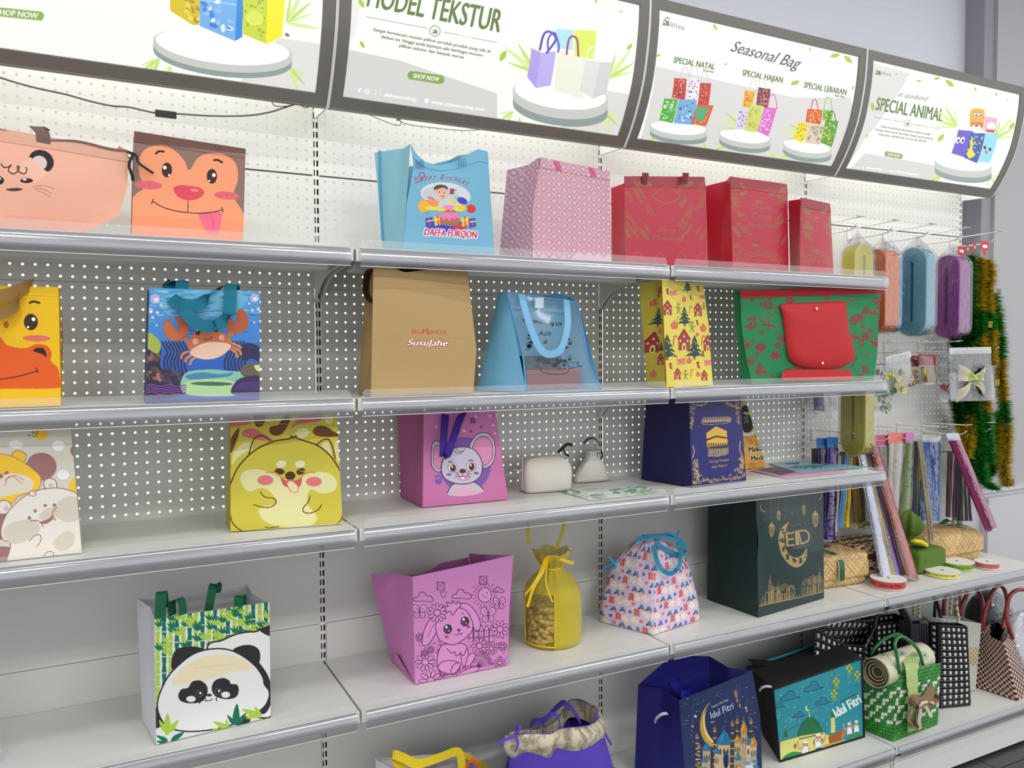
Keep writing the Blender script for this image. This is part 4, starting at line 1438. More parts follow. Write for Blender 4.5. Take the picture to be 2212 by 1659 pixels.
t,F,K = make_bag('paper_bag','tall brown kraft bag printed SusuJahe in white and red letters',5,Z2,(320,998),(1018,972),(974,118),(338,70),
       BBL=(232,972),BTL=(288,150),Y=(-0.325,-0.305),depth=0.14,dtop=0.11,color=(180,150,100),side=(168,138,88),draw=d_kraft,hem=0.0,seed=33,amp=0.005,
       bulge=0.008,fold=0.035,top=[(0,0.012),(0.12,0.012),(0.2,-0.014),(0.3,-0.024),(0.5,-0.016),(0.9,0.001),(1,0)],right=[(0,0),(0.35,0.016),(0.7,0.008),(1,0)])
m_br = mat('dark_brown_strap',(78,54,40),rough=0.8,bump=0.4,scale=500)
strap(t,5,[(520,190,-0.26),(560,130,-0.255),(620,128,-0.255),(680,120,-0.25),(740,170,-0.25)],0.020,m_br)
strap(t,5,[(330,130,-0.30),(300,160,-0.27),(285,240,-0.25),(290,300,-0.25),(322,360,-0.28)],0.022,m_br,side=(0.8,0.5,0))
# wedding bag: blue cloth sides and back, clear front
BLU = (120,186,222)
P_ = lambda x,y,Y: pt(5,x,y,Y=Y)
t = thing('clear_front_bag','light blue bag with a clear plastic front printed The Wedding Of','bag',(0.69,-0.25,Z2))
fbl,fbr = P_(1382,962,-0.33),P_(1892,955,-0.30)
bbl = P_(1045,945,-0.19)
for q in (fbl,fbr,bbl):
 q[2] = Z2 + 0.001
ftl,ftr = P_(1248,288,-0.30),P_(1730,356,-0.27)
btl = P_(1190,292,-0.24)
bbr = fbr + (bbl - fbl) * 0.8
btr = P_(1668,318,-0.22)
mbl = mat('sky_blue_cloth',BLU,rough=0.7,bump=0.3,scale=420)
Face(bbr,bbl,btl,btr,10,10,0.002,3,0.0).build('back_panel',mbl,t)
Face(bbl,fbl,ftl,btl,12,12,0.003,4,0.006,0.0,right=[(0,0),(0.45,-0.0),(1,0)]).build('side_panel',mbl,t)
Face(fbr,bbr,btr,ftr,10,10,0.003,5,0.004).build('side_panel',mbl,t)
MB().add([fbl,fbr,bbr,bbl],[(0,1,2,3)]).build('bottom_panel',mbl,t)
F = Face(fbl,fbr,ftr,ftl,22,22,0.004,9,0.006,0,None,1,left=[(0,0),(0.4,0.012),(0.7,0.006),(1,0)],right=[(0,0),(0.12,-0.012),(0.3,-0.022),(0.5,-0.014),(1,0)])
fr = plane_uv(fbl,fbr,ftl)
box = (-0.12,-0.01,0.30,0.32)
cv = plane_canvas(fr,box,1500,(190,216,226,0.20))
cv.view(5)
K_ = (16,18,26)
cv.text('The Wedding Of',1352,492,1620,520,24,K_,bold=0.03)
cv.text('Adit',1455,585,1548,588,34,K_,shear=0.4)
cv.text('&',1490,640,1516,644,28,K_,shear=0.3)
cv.text('Irene',1480,706,1568,712,28,K_,shear=0.4)
cv.text('2024',1590,820,1645,818,14,K_)
rr = random.Random(8)
for k in range(34):
 a = rr.choice([(1370 + rr.uniform(-10,30),540 + rr.uniform(0,170)),(1640 + rr.uniform(-40,40),590 + rr.uniform(0,170)),(1500 + rr.uniform(-70,130),770 + rr.uniform(-26,26))])
 cv.blob([a,(a[0] + 14,a[1] - 9),(a[0] + 26,a[1]),(a[0] + 12,a[1] + 8)],K_,1.0 if k % 2 else 0.0,out=K_,w=2.5)
cv.line([(1475,800),(1480,830),(1560,850),(1650,840),(1668,800),(1640,770),(1560,775),(1490,775)],4,K_)
cv.line([(1640,770),(1735,768),(1720,785),(1757,795),(1668,808)],4,K_,smooth=False)
me = MB().grid(F.grid()).mesh('front_panel')
set_uv(me,fr,box)
pm = printed('clear_printed_film',cv,rough=0.08,bump=0,gain=1.0,alpha=True)
link('front_panel',me,pm,t,True)
for a,b in (((0,0),(0,1)),((0,1),(1,1)),((1,1),(1,0)),((1,0),(0,0))):
 MB().tube([F.at(a[0] + (b[0] - a[0]) * k / 16,a[1] + (b[1] - a[1]) * k / 16) for k in range(17)],0.0022,6).build('piping',mat('piping_blue',(86,160,212),rough=0.6),t,smooth=True)
msb = mat('pale_blue_webbing',(124,184,222),rough=0.7,bump=0.5,scale=900)
strap(t,5,[(1345,300,-0.300),(1370,400,-0.322),(1420,560,-0.335),(1480,680,-0.340),(1545,712,-0.342),(1620,670,-0.338),(1662,520,-0.325),(1655,340,-0.295)],0.019,msb,
   side=[(1,0,0),(1,0,0),(1,0,0.3),(0.7,0,0.8),(0,0,1),(-0.7,0,0.8),(-1,0,0.1),(-1,0,0)])
strap(t,5,[(1540,335,-0.25),(1560,320,-0.25),(1620,322,-0.25),(1665,335,-0.25)],0.016,mat('teal_blue_strap',(58,128,160),rough=0.7),side=(0,0,1))
MB().add([P_(1440,325,-0.303),P_(1500,325,-0.301),P_(1498,395,-0.305),P_(1440,395,-0.307)],[(0,1,2,3)]).build('velcro_patch',mat('velcro',(196,214,224),rough=0.9),t)
tr = thing('gift_box','dark red box inside the clear front wedding bag','box',(0.66,-0.24,Z2))
mr = mat('dark_red_card',(140,26,34),rough=0.5)
a,b = P_(1385,955,-0.300),P_(1745,950,-0.278)
a[2] = b[2] = Z2 + 0.003
h = 0.050
bk = np.array([0.02,0.075,0])
m = MB()
m.add([a,b,b + bk,a + bk,a + [0,0,h],b + [0,0,h],b + bk + [0,0,h],a + bk + [0,0,h]],[(0,3,2,1),(4,5,6,7),(0,1,5,4),(1,2,6,5),(2,3,7,6),(3,0,4,7)])
m.build('box_body',mr,tr,bevel=0.002)
m = MB()
e = (b - a) / np.linalg.norm(b - a) * 0.003
lo,hi = a - e + [0,-0.003,h - 0.008],b + e + [0,-0.003,h - 0.008]
bk2 = bk * 1.08
m.add([lo,hi,hi + bk2,lo + bk2] + [q + [0,0,0.0115] for q in (lo,hi,hi + bk2,lo + bk2)],[(0,3,2,1),(4,5,6,7),(0,1,5,4),(1,2,6,5),(2,3,7,6),(3,0,4,7)])
m.build('lid',mat('red_lid',(158,34,42),rough=0.45),tr,bevel=0.001)
tk = thing('small_box','small black box on top of the dark red box in the clear bag','box',(0.62,-0.24,Z2 + 0.054))
a2 = a + [0.012,0.012,h + 0.0045]
MB().box(a2,a2 + [0.10,0.05,0.034]).build('box_body',mat('black_card',(28,26,28),rough=0.4),tk,bevel=0.002)
MB().box(a2 + [-0.001,-0.001,0.024],a2 + [0.101,0.051,0.0355]).build('lid',mat('black_lid',(36,32,32),rough=0.4),tk,bevel=0.001)
def motif(c,kind,x,y,s,col):
 """small Christmas motifs for the patterned bags"""
 if kind == 'tree':
  for k in range(4):
   w = s * (0.28 + 0.2 * k)
   yy = y - s * 0.9 + k * s * 0.42
   c.poly([(x,yy - s * 0.3),(x + w,yy + s * 0.38),(x + w * 0.4,yy + s * 0.30),(x,yy + s * 0.44),(x - w * 0.4,yy + s * 0.30),(x - w,yy + s * 0.38)],(36,66,56))
  c.poly([(x - s * 0.1,y + s * 0.75),(x + s * 0.1,y + s * 0.75),(x + s * 0.1,y + s * 1.0),(x - s * 0.1,y + s * 1.0)],(150,70,50))
  for q in range(7):
   c.ell(x + math.sin(q * 2.4) * s * (0.1 + 0.07 * q),y - s * 0.6 + q * s * 0.2,s * 0.05,s * 0.05,(226,214,160))
 elif kind == 'house':
  c.poly([(x - s * 0.5,y + s * 0.8),(x - s * 0.5,y - s * 0.2),(x,y - s * 0.95),(x + s * 0.5,y - s * 0.2),(x + s * 0.5,y + s * 0.8)],(160,52,50))
  c.line([(x - s * 0.55,y - s * 0.15),(x,y - s * 1.0),(x + s * 0.55,y - s * 0.15)],s * 0.09,(130,34,40),smooth=False)
  c.blob([(x - s * 0.16,y + s * 0.8),(x - s * 0.16,y + s * 0.3),(x,y + s * 0.12),(x + s * 0.16,y + s * 0.3),(x + s * 0.16,y + s * 0.8)],(230,204,110))
  c.ell(x,y + s * 0.55,s * 0.08,s * 0.2,(60,70,40))
  for q in (-0.32,0.32):
   c.ell(x + s * q,y - s * 0.02,s * 0.08,s * 0.12,(236,190,150))
  c.ell(x,y - s * 0.4,s * 0.09,s * 0.1,(236,190,150))
 elif kind == 'ball':
  c.ell(x,y,s * 0.55,s * 0.6,(222,120,100))
  for q in (-0.3,0,0.3):
   c.line([(x + s * q,y - s * 0.5),(x + s * q * 1.3,y),(x + s * q,y + s * 0.5)],s * 0.08,(166,56,50))
  c.ell(x,y - s * 0.68,s * 0.12,s * 0.12,(120,60,50))
 elif kind == 'sock':
  c.blob([(x - s * 0.2,y - s * 0.6),(x + s * 0.2,y - s * 0.6),(x + s * 0.25,y + s * 0.1),(x + s * 0.5,y + s * 0.45),(x + s * 0.2,y + s * 0.6),(x - s * 0.1,y + s * 0.3)],(170,52,46))
  c.poly([(x - s * 0.28,y - s * 0.7),(x + s * 0.26,y - s * 0.7),(x + s * 0.26,y - s * 0.45),(x - s * 0.28,y - s * 0.45)],(36,60,50))
 elif kind == 'letter':
  c.poly([(x - s * 0.6,y - s * 0.35),(x + s * 0.6,y - s * 0.5),(x + s * 0.68,y + s * 0.35),(x - s * 0.5,y + s * 0.5)],(224,134,110))
  c.line([(x - s * 0.6,y - s * 0.35),(x + s * 0.06,y + s * 0.1),(x + s * 0.6,y - s * 0.5)],s * 0.07,(160,60,60),smooth=False)
 elif kind == 'man':
  c.ell(x,y - s * 0.5,s * 0.22,s * 0.22,(150,150,66))
  c.ell(x,y + s * 0.1,s * 0.22,s * 0.42,(150,150,66))
  c.line([(x - s * 0.45,y - s * 0.1),(x + s * 0.45,y + s * 0.0)],s * 0.17,(150,150,66),smooth=False)
  c.line([(x - s * 0.3,y + s * 0.75),(x,y + s * 0.3),(x + s * 0.3,y + s * 0.75)],s * 0.18,(150,150,66),smooth=False)
 else:
  c.line([(x - s * 0.1,y + s * 0.7),(x,y - s * 0.4),(x + s * 0.25,y - s * 0.6),(x + s * 0.4,y - s * 0.4)],s * 0.14,(176,60,50))
def d_yx(c):
 c.view(6)
 r = random.Random(5)
 for (x,y,k,s) in ((235,232,'sock',26),(352,200,'tree',34),(268,238,'letter',34),(330,275,'ball',24),(368,264,'sock',20),(410,215,'sock',24),(430,262,'letter',26),
       (235,325,'house',46),(296,322,'man',42),(330,372,'tree',52),(363,330,'cane',30),(406,335,'house',42),(440,310,'man',30),(270,420,'ball',36),(372,424,'man',42),(400,405,'sock',22),(433,435,'ball',34),
       (288,385,'cane',24),(268,500,'cane',40),(325,505,'house',66),(385,545,'tree',62),(232,545,'tree',66),(428,500,'cane',40),(460,520,'house',50),(400,470,'ball',18),(355,615,'ball',28),(308,618,'letter',40),(405,640,'sock',28),
       (250,645,'sock',26),(432,578,'sock',24),(460,625,'letter',36),(290,690,'house',36),(335,690,'man',36),(368,680,'cane',30),(405,690,'ball',22),(440,700,'house',34)):
  motif(c,k,x,y,s,None)
YX = (224,206,84)
t,F,K = make_bag('gift_bag','tall yellow bag patterned with Christmas trees and gingerbread houses',6,Z2,(232,758),(488,740),(434,193),(204,158),
       BBL=(130,742),BTL=(84,186),Y=(-0.335,-0.285),depth=0.10,dtop=0.08,color=YX,side=(200,178,62),draw=d_yx,seed=36,amp=0.003,bulge=0.004,fold=0.012,rough=0.55,
       right=[(0,0),(0.3,0.003),(0.6,0.008),(1,0)],ppm=1700)
side_print(K,t,6,(200,178,62),lambda cv: [motif(cv,k,x,y,s,None) for (x,y,k,s) in ((160,380,'tree',50),(130,300,'ball',26),(165,240,'house',36),(195,190,'tree',40),(145,520,'house',62),(180,455,'ball',22),(192,610,'house',36),(160,690,'ball',30),(188,305,'cane',24),(195,420,'sock',16),(220,470,'cane',24),(190,540,'tree',26))],'yellow_gusset')
def d_gx(c):
 c.view(6)
 r = random.Random(9)
 rd = (150,44,46)
 for k in range(130):
  x,y = r.uniform(640,1420),r.uniform(262,700)
  if 890 < x < 1240 and 300 < y < 640:
   continue
  kk = r.randrange(5)
  s = r.uniform(12,30)
  if kk == 0:
   for q in range(6):
    a = q * 1.047
    c.ell(x + math.cos(a) * s * 0.55,y + math.sin(a) * s * 0.55,s * 0.45,s * 0.22,rd,math.degrees(a),0.85)
  elif kk == 1:
   c.ell(x,y,s * 0.8,s * 0.8,rd,0,0.8)
   c.ell(x,y,s * 0.35,s * 0.5,(20,128,72),30,0.8)
  elif kk == 2:
   c.blob([(x - s,y),(x,y - s * 0.7),(x + s,y),(x + s * 0.3,y + s * 0.8),(x - s * 0.6,y + s * 0.6)],rd,0.8)
  elif kk == 3:
   c.line([(x,y - s),(x,y + s)],6,rd,smooth=False)
   c.line([(x - s,y - 4),(x + s,y + 4)],13,rd,smooth=False)
  else:
   c.line([(x - s,y - s * 0.5),(x,y + s * 0.5),(x + s,y - s * 0.3)],6,rd)
t,F,K = make_bag('gift_bag','wide green Christmas bag with red trim and a large red snap flap',6,Z2,(705,728),(1378,722),(1420,196),(637,226),
       Y=(-0.30,-0.315),depth=0.05,dtop=0.03,color=(24,128,76),draw=d_gx,seed=37,amp=0.004,bulge=0.012,fold=0.012,
       right=[(0,0),(0.25,0.008),(0.5,0.004),(1,0)],left=[(0,0),(0.3,-0.01),(0.6,-0.012),(1,0)],hem=0.085,hemcol=(170,18,30))
m_rd = mat('red_flap_cloth',(186,26,32),rough=0.7,bump=0.3,scale=420)
flap = smooth_pts([(868,305),(960,293),(1130,286),(1222,284),(1232,330),(1245,420),(1268,520),(1274,590),(1240,632),(1180,654),(1090,661),(1000,652),(930,625),(900,570),(885,450),(872,360)],4,True)
ctr = np.mean(flap,0)
rings = []
for f_,dy in ((0.0,-0.010),(0.35,-0.010),(0.7,-0.0075),(0.93,-0.004),(1.0,0.004)):
 ring = []
 for q in flap:
  p = ctr + (q - ctr) * f_
  ring.append(pt(6,p[0],p[1],Y=-0.322 + dy))
 rings.append(ring)
MB().grid([[rings[j][i] for j in range(5)] for i in range(len(flap))],close_u=True).build('flap',m_rd,t,smooth=True)
for x,y in ((1061,325),(1094,627)):
 p = pt(6,x,y,Y=-0.3335)
 m = MB()
 m.tube([p,p + [0,-0.0025,0]],0.0042,14)
 m.build('snap_button',mat('white_snap',(236,214,214),rough=0.3),t,smooth=False)
m = MB()
rp = smooth_pts([(868,700),(880,672),(960,664),(1130,662),(1235,664),(1255,678),(1262,724)],5)
m.grid([[pt(6,q[0],q[1],Y=-0.325),pt(6,q[0],max(q[1],722),Y=-0.327)] for q in rp])
m.build('folded_pocket',m_rd,t)
# ================================================================== middle shelf
Z3 = ZS[3]
def d_hams(c):
 c.view(7)
 mv,ye,cr = (158,112,108),(244,196,52),(226,220,206)
 for x,y,rx,ry,col in ((365,300,38,34,(240,238,236)),(395,480,38,32,(240,238,236)),(100,290,45,25,(236,234,230)),(470,330,30,36,mv),(475,560,42,62,ye),(258,430,96,88,mv),(0,800,120,90,mv),(20,1000,110,70,mv),(-200,600,120,110,mv),(-260,300,80,70,ye)):
  c.ell(x,y,rx,ry,col)
 c.text('.',178,236,190,236,40,(70,60,50))
 c.ell(255,228,44,34,ye)
 c.ell(215,228,14,14,None,out=(80,70,60),w=3)
 for k in range(3):
  c.line([(205 + k * 16,205),(208 + k * 16,222)],3,(90,80,60),smooth=False)
 # yellow hamster
 c.blob([(75,350),(110,328),(160,350),(155,395),(110,400)],ye,out=mv,w=5)
 c.blob([(-260,700),(-220,450),(-120,360),(10,348),(110,380),(200,440),(255,500),(240,570),(160,600),(110,620),(80,655),(-40,700)],ye,out=mv,w=4)
 c.blob([(-60,620),(-50,500),(40,476),(140,480),(205,520),(190,580),(100,600),(20,620)],(226,214,196))
 for q in ([(30,515),(90,485),(150,512)],[(40,500),(80,492),(140,535)],[(60,488),(40,520),(30,550)]):
  c.line(q,4,mv)
 c.ell(40,468,16,10,mv,-20)
 c.ell(0,488,22,16,mv)
 # white hamster
 for q in ([(-10,720),(-6,660),(20,640),(60,655),(75,700),(40,725)],[(280,560),(275,525),(300,505),(345,515),(355,560),(330,580)]):
  c.blob(q,(230,224,212),out=mv,w=6)
 c.ell(40,692,16,14,(196,190,184))
 c.ell(318,548,16,12,(196,190,184))
 c.blob([(5,830),(40,730),(110,650),(200,590),(320,565),(420,575),(500,615),(560,700),(600,1100),(80,1100),(65,920),(20,890)],(232,226,214),out=mv,w=6)
 c.blob([(180,605),(200,580),(225,600),(210,615)],(232,226,214),out=mv,w=5)
 for q in ([(330,690),(420,620),(500,640),(510,740),(440,780),(370,760)],[(20,840),(60,790),(200,760),(250,830),(160,900),(60,910)],[(330,910),(400,840),(460,850),(460,920),(380,960)],[(240,750),(300,690),(370,700),(330,770)]):
  c.blob(q,(206,196,176),0.75)
 for x,y in ((184,752),(340,672)):
  c.ell(x,y,11,11,mv)
 for x,y in ((220,708),(283,674)):
  c.ell(x,y,11,10,mv)
 c.line([(190,772),(225,768),(252,780),(270,808)],6,mv)
 c.blob([(245,780),(300,760),(330,735),(325,765),(285,790)],mv)
 c.line([(355,685),(330,715),(333,750),(350,768)],6,mv)
 c.line([(182,900),(215,865),(250,860),(255,895),(228,935)],5,mv)
 c.line([(270,1000),(290,970),(320,963),(335,975),(332,998)],5,mv)
q1 = pt(7,515,985,Z=Z3)
t,F,K = make_bag('tote_bag','cream bag printed with two round hamsters, at the left edge',7,Z3,(-390,1110),(515,978),(440,120),(-390,160),
       Y=(-0.305,-0.303),depth=0.10,dtop=0.06,color=(214,208,194),side=(190,184,172),draw=d_hams,seed=41,amp=0.003,bulge=0.004,fold=0.01)
strap(t,7,[(20,190,-0.30),(60,130,-0.30),(120,125,-0.29),(180,180,-0.28)],0.026,mat('mauve_strap',(70,46,60),rough=0.8),side=(0.3,0,1))
def d_dog(c):
 c.view(7)
 bn,pk,cm = (110,66,26),(206,112,112),(228,220,160)
 ink = (88,50,16)
 for pts,col in (([(1445,135),(1560,120),(1582,140),(1560,165),(1445,180)],pk),([(1600,110),(1660,105),(1665,150),(1635,180),(1605,170)],bn),([(1695,215),(1700,180),(1750,165),(1790,110),(1826,112),(1810,170),(1770,225),(1725,235)],bn),
      ([(1525,235),(1535,200),(1590,190),(1640,215),(1720,270),(1600,258)],pk),([(1825,195),(1860,140),(1920,105),(2010,100),(2010,140),(1930,155),(1870,165)],pk),([(1850,230),(1880,195),(1930,192),(1942,220),(1910,250),(1860,250)],cm),
      ([(1965,215),(1985,180),(2040,175),(2090,205),(2130,240),(2010,240)],bn),([(2030,90),(2090,90),(2085,150),(2050,155)],cm),([(1450,345),(1450,260),(1500,185),(1500,230),(1475,300)],bn),([(1460,420),(1465,350),(1520,290),(1560,280),(1590,310),(1500,370)],cm),([(2100,290),(2130,270),(2140,420),(2110,360)],cm)):
  c.blob(pts,col)
 c.poly([(1440,150),(2120,168),(2120,174),(1440,156)],(186,166,56),0.6)
 c.line([(1565,350),(1590,270),(1630,235),(1670,245),(1700,268)],8,ink)
 c.line([(1985,295),(2030,262),(2065,260),(2090,310),(2105,380)],8,ink)
 c.blob([(2020,300),(2060,278),(2085,350),(2060,350)],cm)
 c.line([(1440,560),(1500,430),(1600,330),(1720,272),(1820,255),(1830,238),(1845,252),(1860,235),(1875,255),(2000,300),(2090,380),(2160,500)],9,ink)
 # cheeks, chest
 c.blob([(1512,520),(1530,465),(1610,445),(1700,470),(1760,500),(1830,560),(1890,500),(1960,465),(2060,470),(2115,520),(2100,580),(2020,598),(1950,575),(1930,660),(1990,740),(1970,790),(1900,810),(1760,808),(1660,770),(1625,710),(1650,680),(1740,660),(1700,590),(1640,565),(1560,585)],(226,222,160))
 for x,y in ((1768,414),(1885,414)):
  c.ell(x,y,32,22,(232,228,190),-10)
 c.ell(1758,460,31,19,(74,46,22),8)
 c.ell(1890,460,28,20,(74,46,22),-20)
 c.line([(1880,450),(1900,462),(1918,458)],6,(180,166,60),smooth=False)
 c.ell(1824,487,32,27,(74,46,22))
 c.ell(1668,515,50,31,(222,118,122))
 c.ell(1972,524,50,30,(222,118,122))
 c.blob([(1765,500),(1790,518),(1830,520),(1862,515),(1895,500),(1890,545),(1860,570),(1810,560),(1780,545)],(206,84,92))
 c.blob([(1805,530),(1830,518),(1850,530),(1876,560),(1865,590),(1830,585),(1812,560)],(230,218,170),out=(206,84,92),w=4)
 c.line([(1675,468),(1730,466),(1770,498),(1795,520),(1825,512),(1860,520),(1900,490),(1930,468),(1980,466)],5,(206,100,100))
 c.line([(1635,588),(1665,620),(1720,630),(1735,655),(1705,682),(1650,685),(1592,668)],6,ink)
 c.line([(1950,612),(1935,655),(1905,690),(1910,715),(1950,722),(2000,700),(2022,668)],6,ink)
 c.line([(1450,740),(1460,780),(1490,815),(1520,835)],7,ink)
 c.line([(1665,812),(1700,815),(1755,806)],5,ink)
 c.line([(2155,725),(2140,770),(2115,798)],6,ink)
t,F,K = make_bag('tote_bag','yellow bag printed with a chubby laughing dog',7,Z3,(1450,842),(2155,793),(2116,70),(1449,60),
       BBL=(1420,742),BTL=(1440,110),depth=0.11,dtop=0.08,color=(206,192,66),side=(184,170,54),draw=d_dog,seed=42,amp=0.0025,bulge=0.003,fold=0.02)
def d_mouse(c):
 c.view(8)
 ink,gy,pu,pk = (66,30,56),(206,196,214),(130,92,176),(226,146,190)
 c.ell(885,480,190,200,pu)
 for x,y,r,col in ((1000,208,10,(112,66,140)),(926,240,10,(112,66,140)),(876,236,11,(236,200,226)),(1064,128,11,(236,190,220)),(1088,196,10,(236,190,220)),(1102,256,9,(236,190,220)),(962,132,9,(236,190,220)),(676,205,10,(236,190,220))):
  c.ell(x,y,r,r,col)
 c.ell(694,602,27,20,pu)
 for x,y in ((674,568),(694,560),(712,575)):
  c.ell(x,y,11,11,pu)
 c.blob([(715,520),(680,530),(645,490),(640,400),(650,330),(680,305),(720,350),(735,430)],gy,out=ink,w=5)
 c.blob([(706,505),(672,500),(655,440),(660,360),(690,335),(716,400)],pk,out=ink,w=3)
 c.blob([(915,370),(935,300),(985,255),(1050,255),(1095,310),(1104,400),(1080,475),(1030,505),(990,480)],gy,out=ink,w=5)
 c.blob([(935,385),(950,320),(990,280),(1040,280),(1080,330),(1085,410),(1060,465),(1010,490),(985,440)],pk,out=ink,w=4)
 c.blob([(755,688),(790,630),(840,600),(940,605),(990,630),(1025,665),(980,690),(880,708),(800,705)],gy,out=None)
 c.line([(755,688),(790,628),(840,605)],6,ink)
 c.line([(950,605),(990,630),(1025,665)],6,ink)
 c.blob([(800,700),(840,650),(910,640),(965,690),(880,706)],(232,178,204))
 c.blob([(712,500),(735,420),(790,365),(870,350),(945,370),(995,430),(1010,500),(990,570),(930,610),(860,620),(790,608),(730,570)],gy,out=ink,w=6)
 for q in ([(800,370),(820,395),(850,400)],[(820,365),(840,385),(872,382)],[(850,395),(870,380),(880,360)]):
  c.line(q,4,ink)
 for x,y in ((793,502),(928,492)):
  c.ell(x,y,33,34,(240,236,236),out=ink,w=3)
  c.ell(x + 3,y + 2,21,27,(92,40,40))
  c.ell(x - 3,y - 8,7,8,(250,245,245))
 c.line([(762,462),(775,455),(790,462)],6,ink)
 c.line([(910,452),(925,445),(942,452)],6,ink)
 c.ell(866,526,24,16,(100,44,44))
 c.line([(866,540),(866,562)],4,ink,smooth=False)
 c.blob([(826,568),(850,572),(870,565),(920,562),(915,585),(880,597),(845,590)],(226,150,188))
 c.poly([(856,570),(882,568),(880,585),(860,586)],(245,240,240))
 c.line([(834,558),(850,568),(866,562),(884,568),(902,552)],4,ink)
 for q in ([(835,545),(810,550)],[(838,552),(812,575)],[(896,540),(930,548)],[(896,548),(925,572)],[(838,540),(815,535)],[(896,535),(922,532)]):
  c.line(q,3.5,ink,smooth=False)
 c.ell(767,551,18,10,(120,100,190))
 c.ell(965,541,18,11,(120,100,190))
t,F,K = make_bag('tote_bag','pink bag printed with a big-eared mouse and purple handles',8,Z3,(580,793),(1198,735),(1105,85),(588,95),
       BBL=(412,705),BTL=(403,92),depth=0.19,dtop=0.14,color=(206,120,172),side=(190,104,158),draw=d_mouse,seed=43,amp=0.002,bulge=0.006,fold=0.03)
m_pw = mat('violet_webbing',(58,26,140),rough=0.75,bump=0.5,scale=900)
strap(t,8,[(745,118,-0.198),(735,240,-0.222),(728,400,-0.232),(733,418,-0.236),(765,395,-0.236),(810,260,-0.228),(860,130,-0.212),(905,92,-0.18)],0.020,m_pw,side=[(1,0,0),(1,0,0),(1,0,0),(0.9,0,0.3),(0.9,0,0.35),(0.9,0,0.4),(0.9,0,0.4),(0.9,0,0.4)])
strap(t,8,[(560,108,-0.05),(640,95,-0.06),(760,92,-0.10),(880,95,-0.14),(935,100,-0.18)],0.018,m_pw,side=(0.2,1,0.4))
strap(t,8,[(930,120,-0.190),(945,160,-0.196),(952,180,-0.198)],0.014,mat('grey_tag',(130,90,130),rough=0.8),'hang_tag',side=(1,0,0))
# white zipped pouch
M_CAN = mat('white_canvas',(222,216,206),rough=0.9,bump=0.5,scale=700,var=0.03)
def lump(name,m,parent,cx,cy,z0,wx,wy,h,prof,rot=0.0,n=28,k=12,seed=1,amp=0.003,sq=0.5,lean=0.0):
 """soft body: superellipse cross-sections stacked by prof [(t, scale x, scale y)]"""
 ts,sx,sy = zip(*prof)
 rows = []
 ca,sa = math.cos(rot),math.sin(rot)
 for i in range(n):
  a = 2 * math.pi * i / n
  ux = math.copysign(abs(math.cos(a)) ** sq,math.cos(a))
  uy = math.copysign(abs(math.sin(a)) ** sq,math.sin(a))
  col = []
  for j in range(k + 1):
   t_ = j / k
   x = ux * wx / 2 * np.interp(t_,ts,sx)
   y = uy * wy / 2 * np.interp(t_,ts,sy) + lean * t_
   d = wob(math.cos(a) * 0.5 + 0.5,t_ + math.sin(a) * 0.3,seed,amp) if 0 < j < k else 0
   x += math.cos(a) * d
   y += math.sin(a) * d
   col.append((cx + x * ca - y * sa,cy + x * sa + y * ca,z0 + h * t_))
  rows.append(col)
 m_ = MB().grid(rows,close_u=True)
 b = len(m_.v)
 m_.v.append((cx,cy,z0))
 top = np.mean([r_[-1] for r_ in rows],0)
 m_.v.append(tuple(top))
 for i in range(n):
  m_.f.append((i * (k + 1),b,((i + 1) % n) * (k + 1)))
  m_.f.append((i * (k + 1) + k,((i + 1) % n) * (k + 1) + k,b + 1))
  m_.mi += [0,0]
 return m_.build(name,m,parent,smooth=True)
a,b = pt(8,1240,668,Z=Z3),pt(8,1655,655,Z=Z3)
cx,cy = (a[0] + b[0]) / 2,-0.115
W_ = 0.150
t = thing('zip_pouch','small white canvas pouch with zip, standing beside the drawstring pouch','pouch',(cx,cy,Z3))
lump('body',M_CAN,t,cx,cy,Z3 + 0.001,W_,0.075,0.096,[(0,0.94,0.9),(0.06,1.0,1.0),(0.5,1.0,1.0),(0.72,0.97,0.86),(0.88,0.88,0.6),(0.96,0.76,0.4),(1.0,0.6,0.12)],rot=-0.10,seed=5,amp=0.006,sq=0.42,n=40,k=16)
zp = [(cx - 0.073,cy,Z3 + 0.05),(cx - 0.066,cy,Z3 + 0.078),(cx - 0.045,cy,Z3 + 0.095),(cx,cy,Z3 + 0.0985),(cx + 0.045,cy - 0.004,Z3 + 0.094),(cx + 0.064,cy - 0.006,Z3 + 0.078),(cx + 0.073,cy - 0.007,Z3 + 0.05)]
MB().ribbon(smooth_pts(zp,6),0.006,(0,1,0),0.002).build('zip',mat('cream_zip',(206,188,160),rough=0.7,bump=0.6,scale=900),t)
m = MB()
m.tube([pt(8,1237,520,Y=-0.16),pt(8,1300,525,Y=-0.158)],0.0012,5)
m.tube([pt(8,1302,430,Y=-0.155),pt(8,1300,560,Y=-0.159),pt(8,1300,660,Y=-0.158)],0.001,5)
m.build('seam',mat('canvas_seam',(206,200,190),rough=0.9),t)
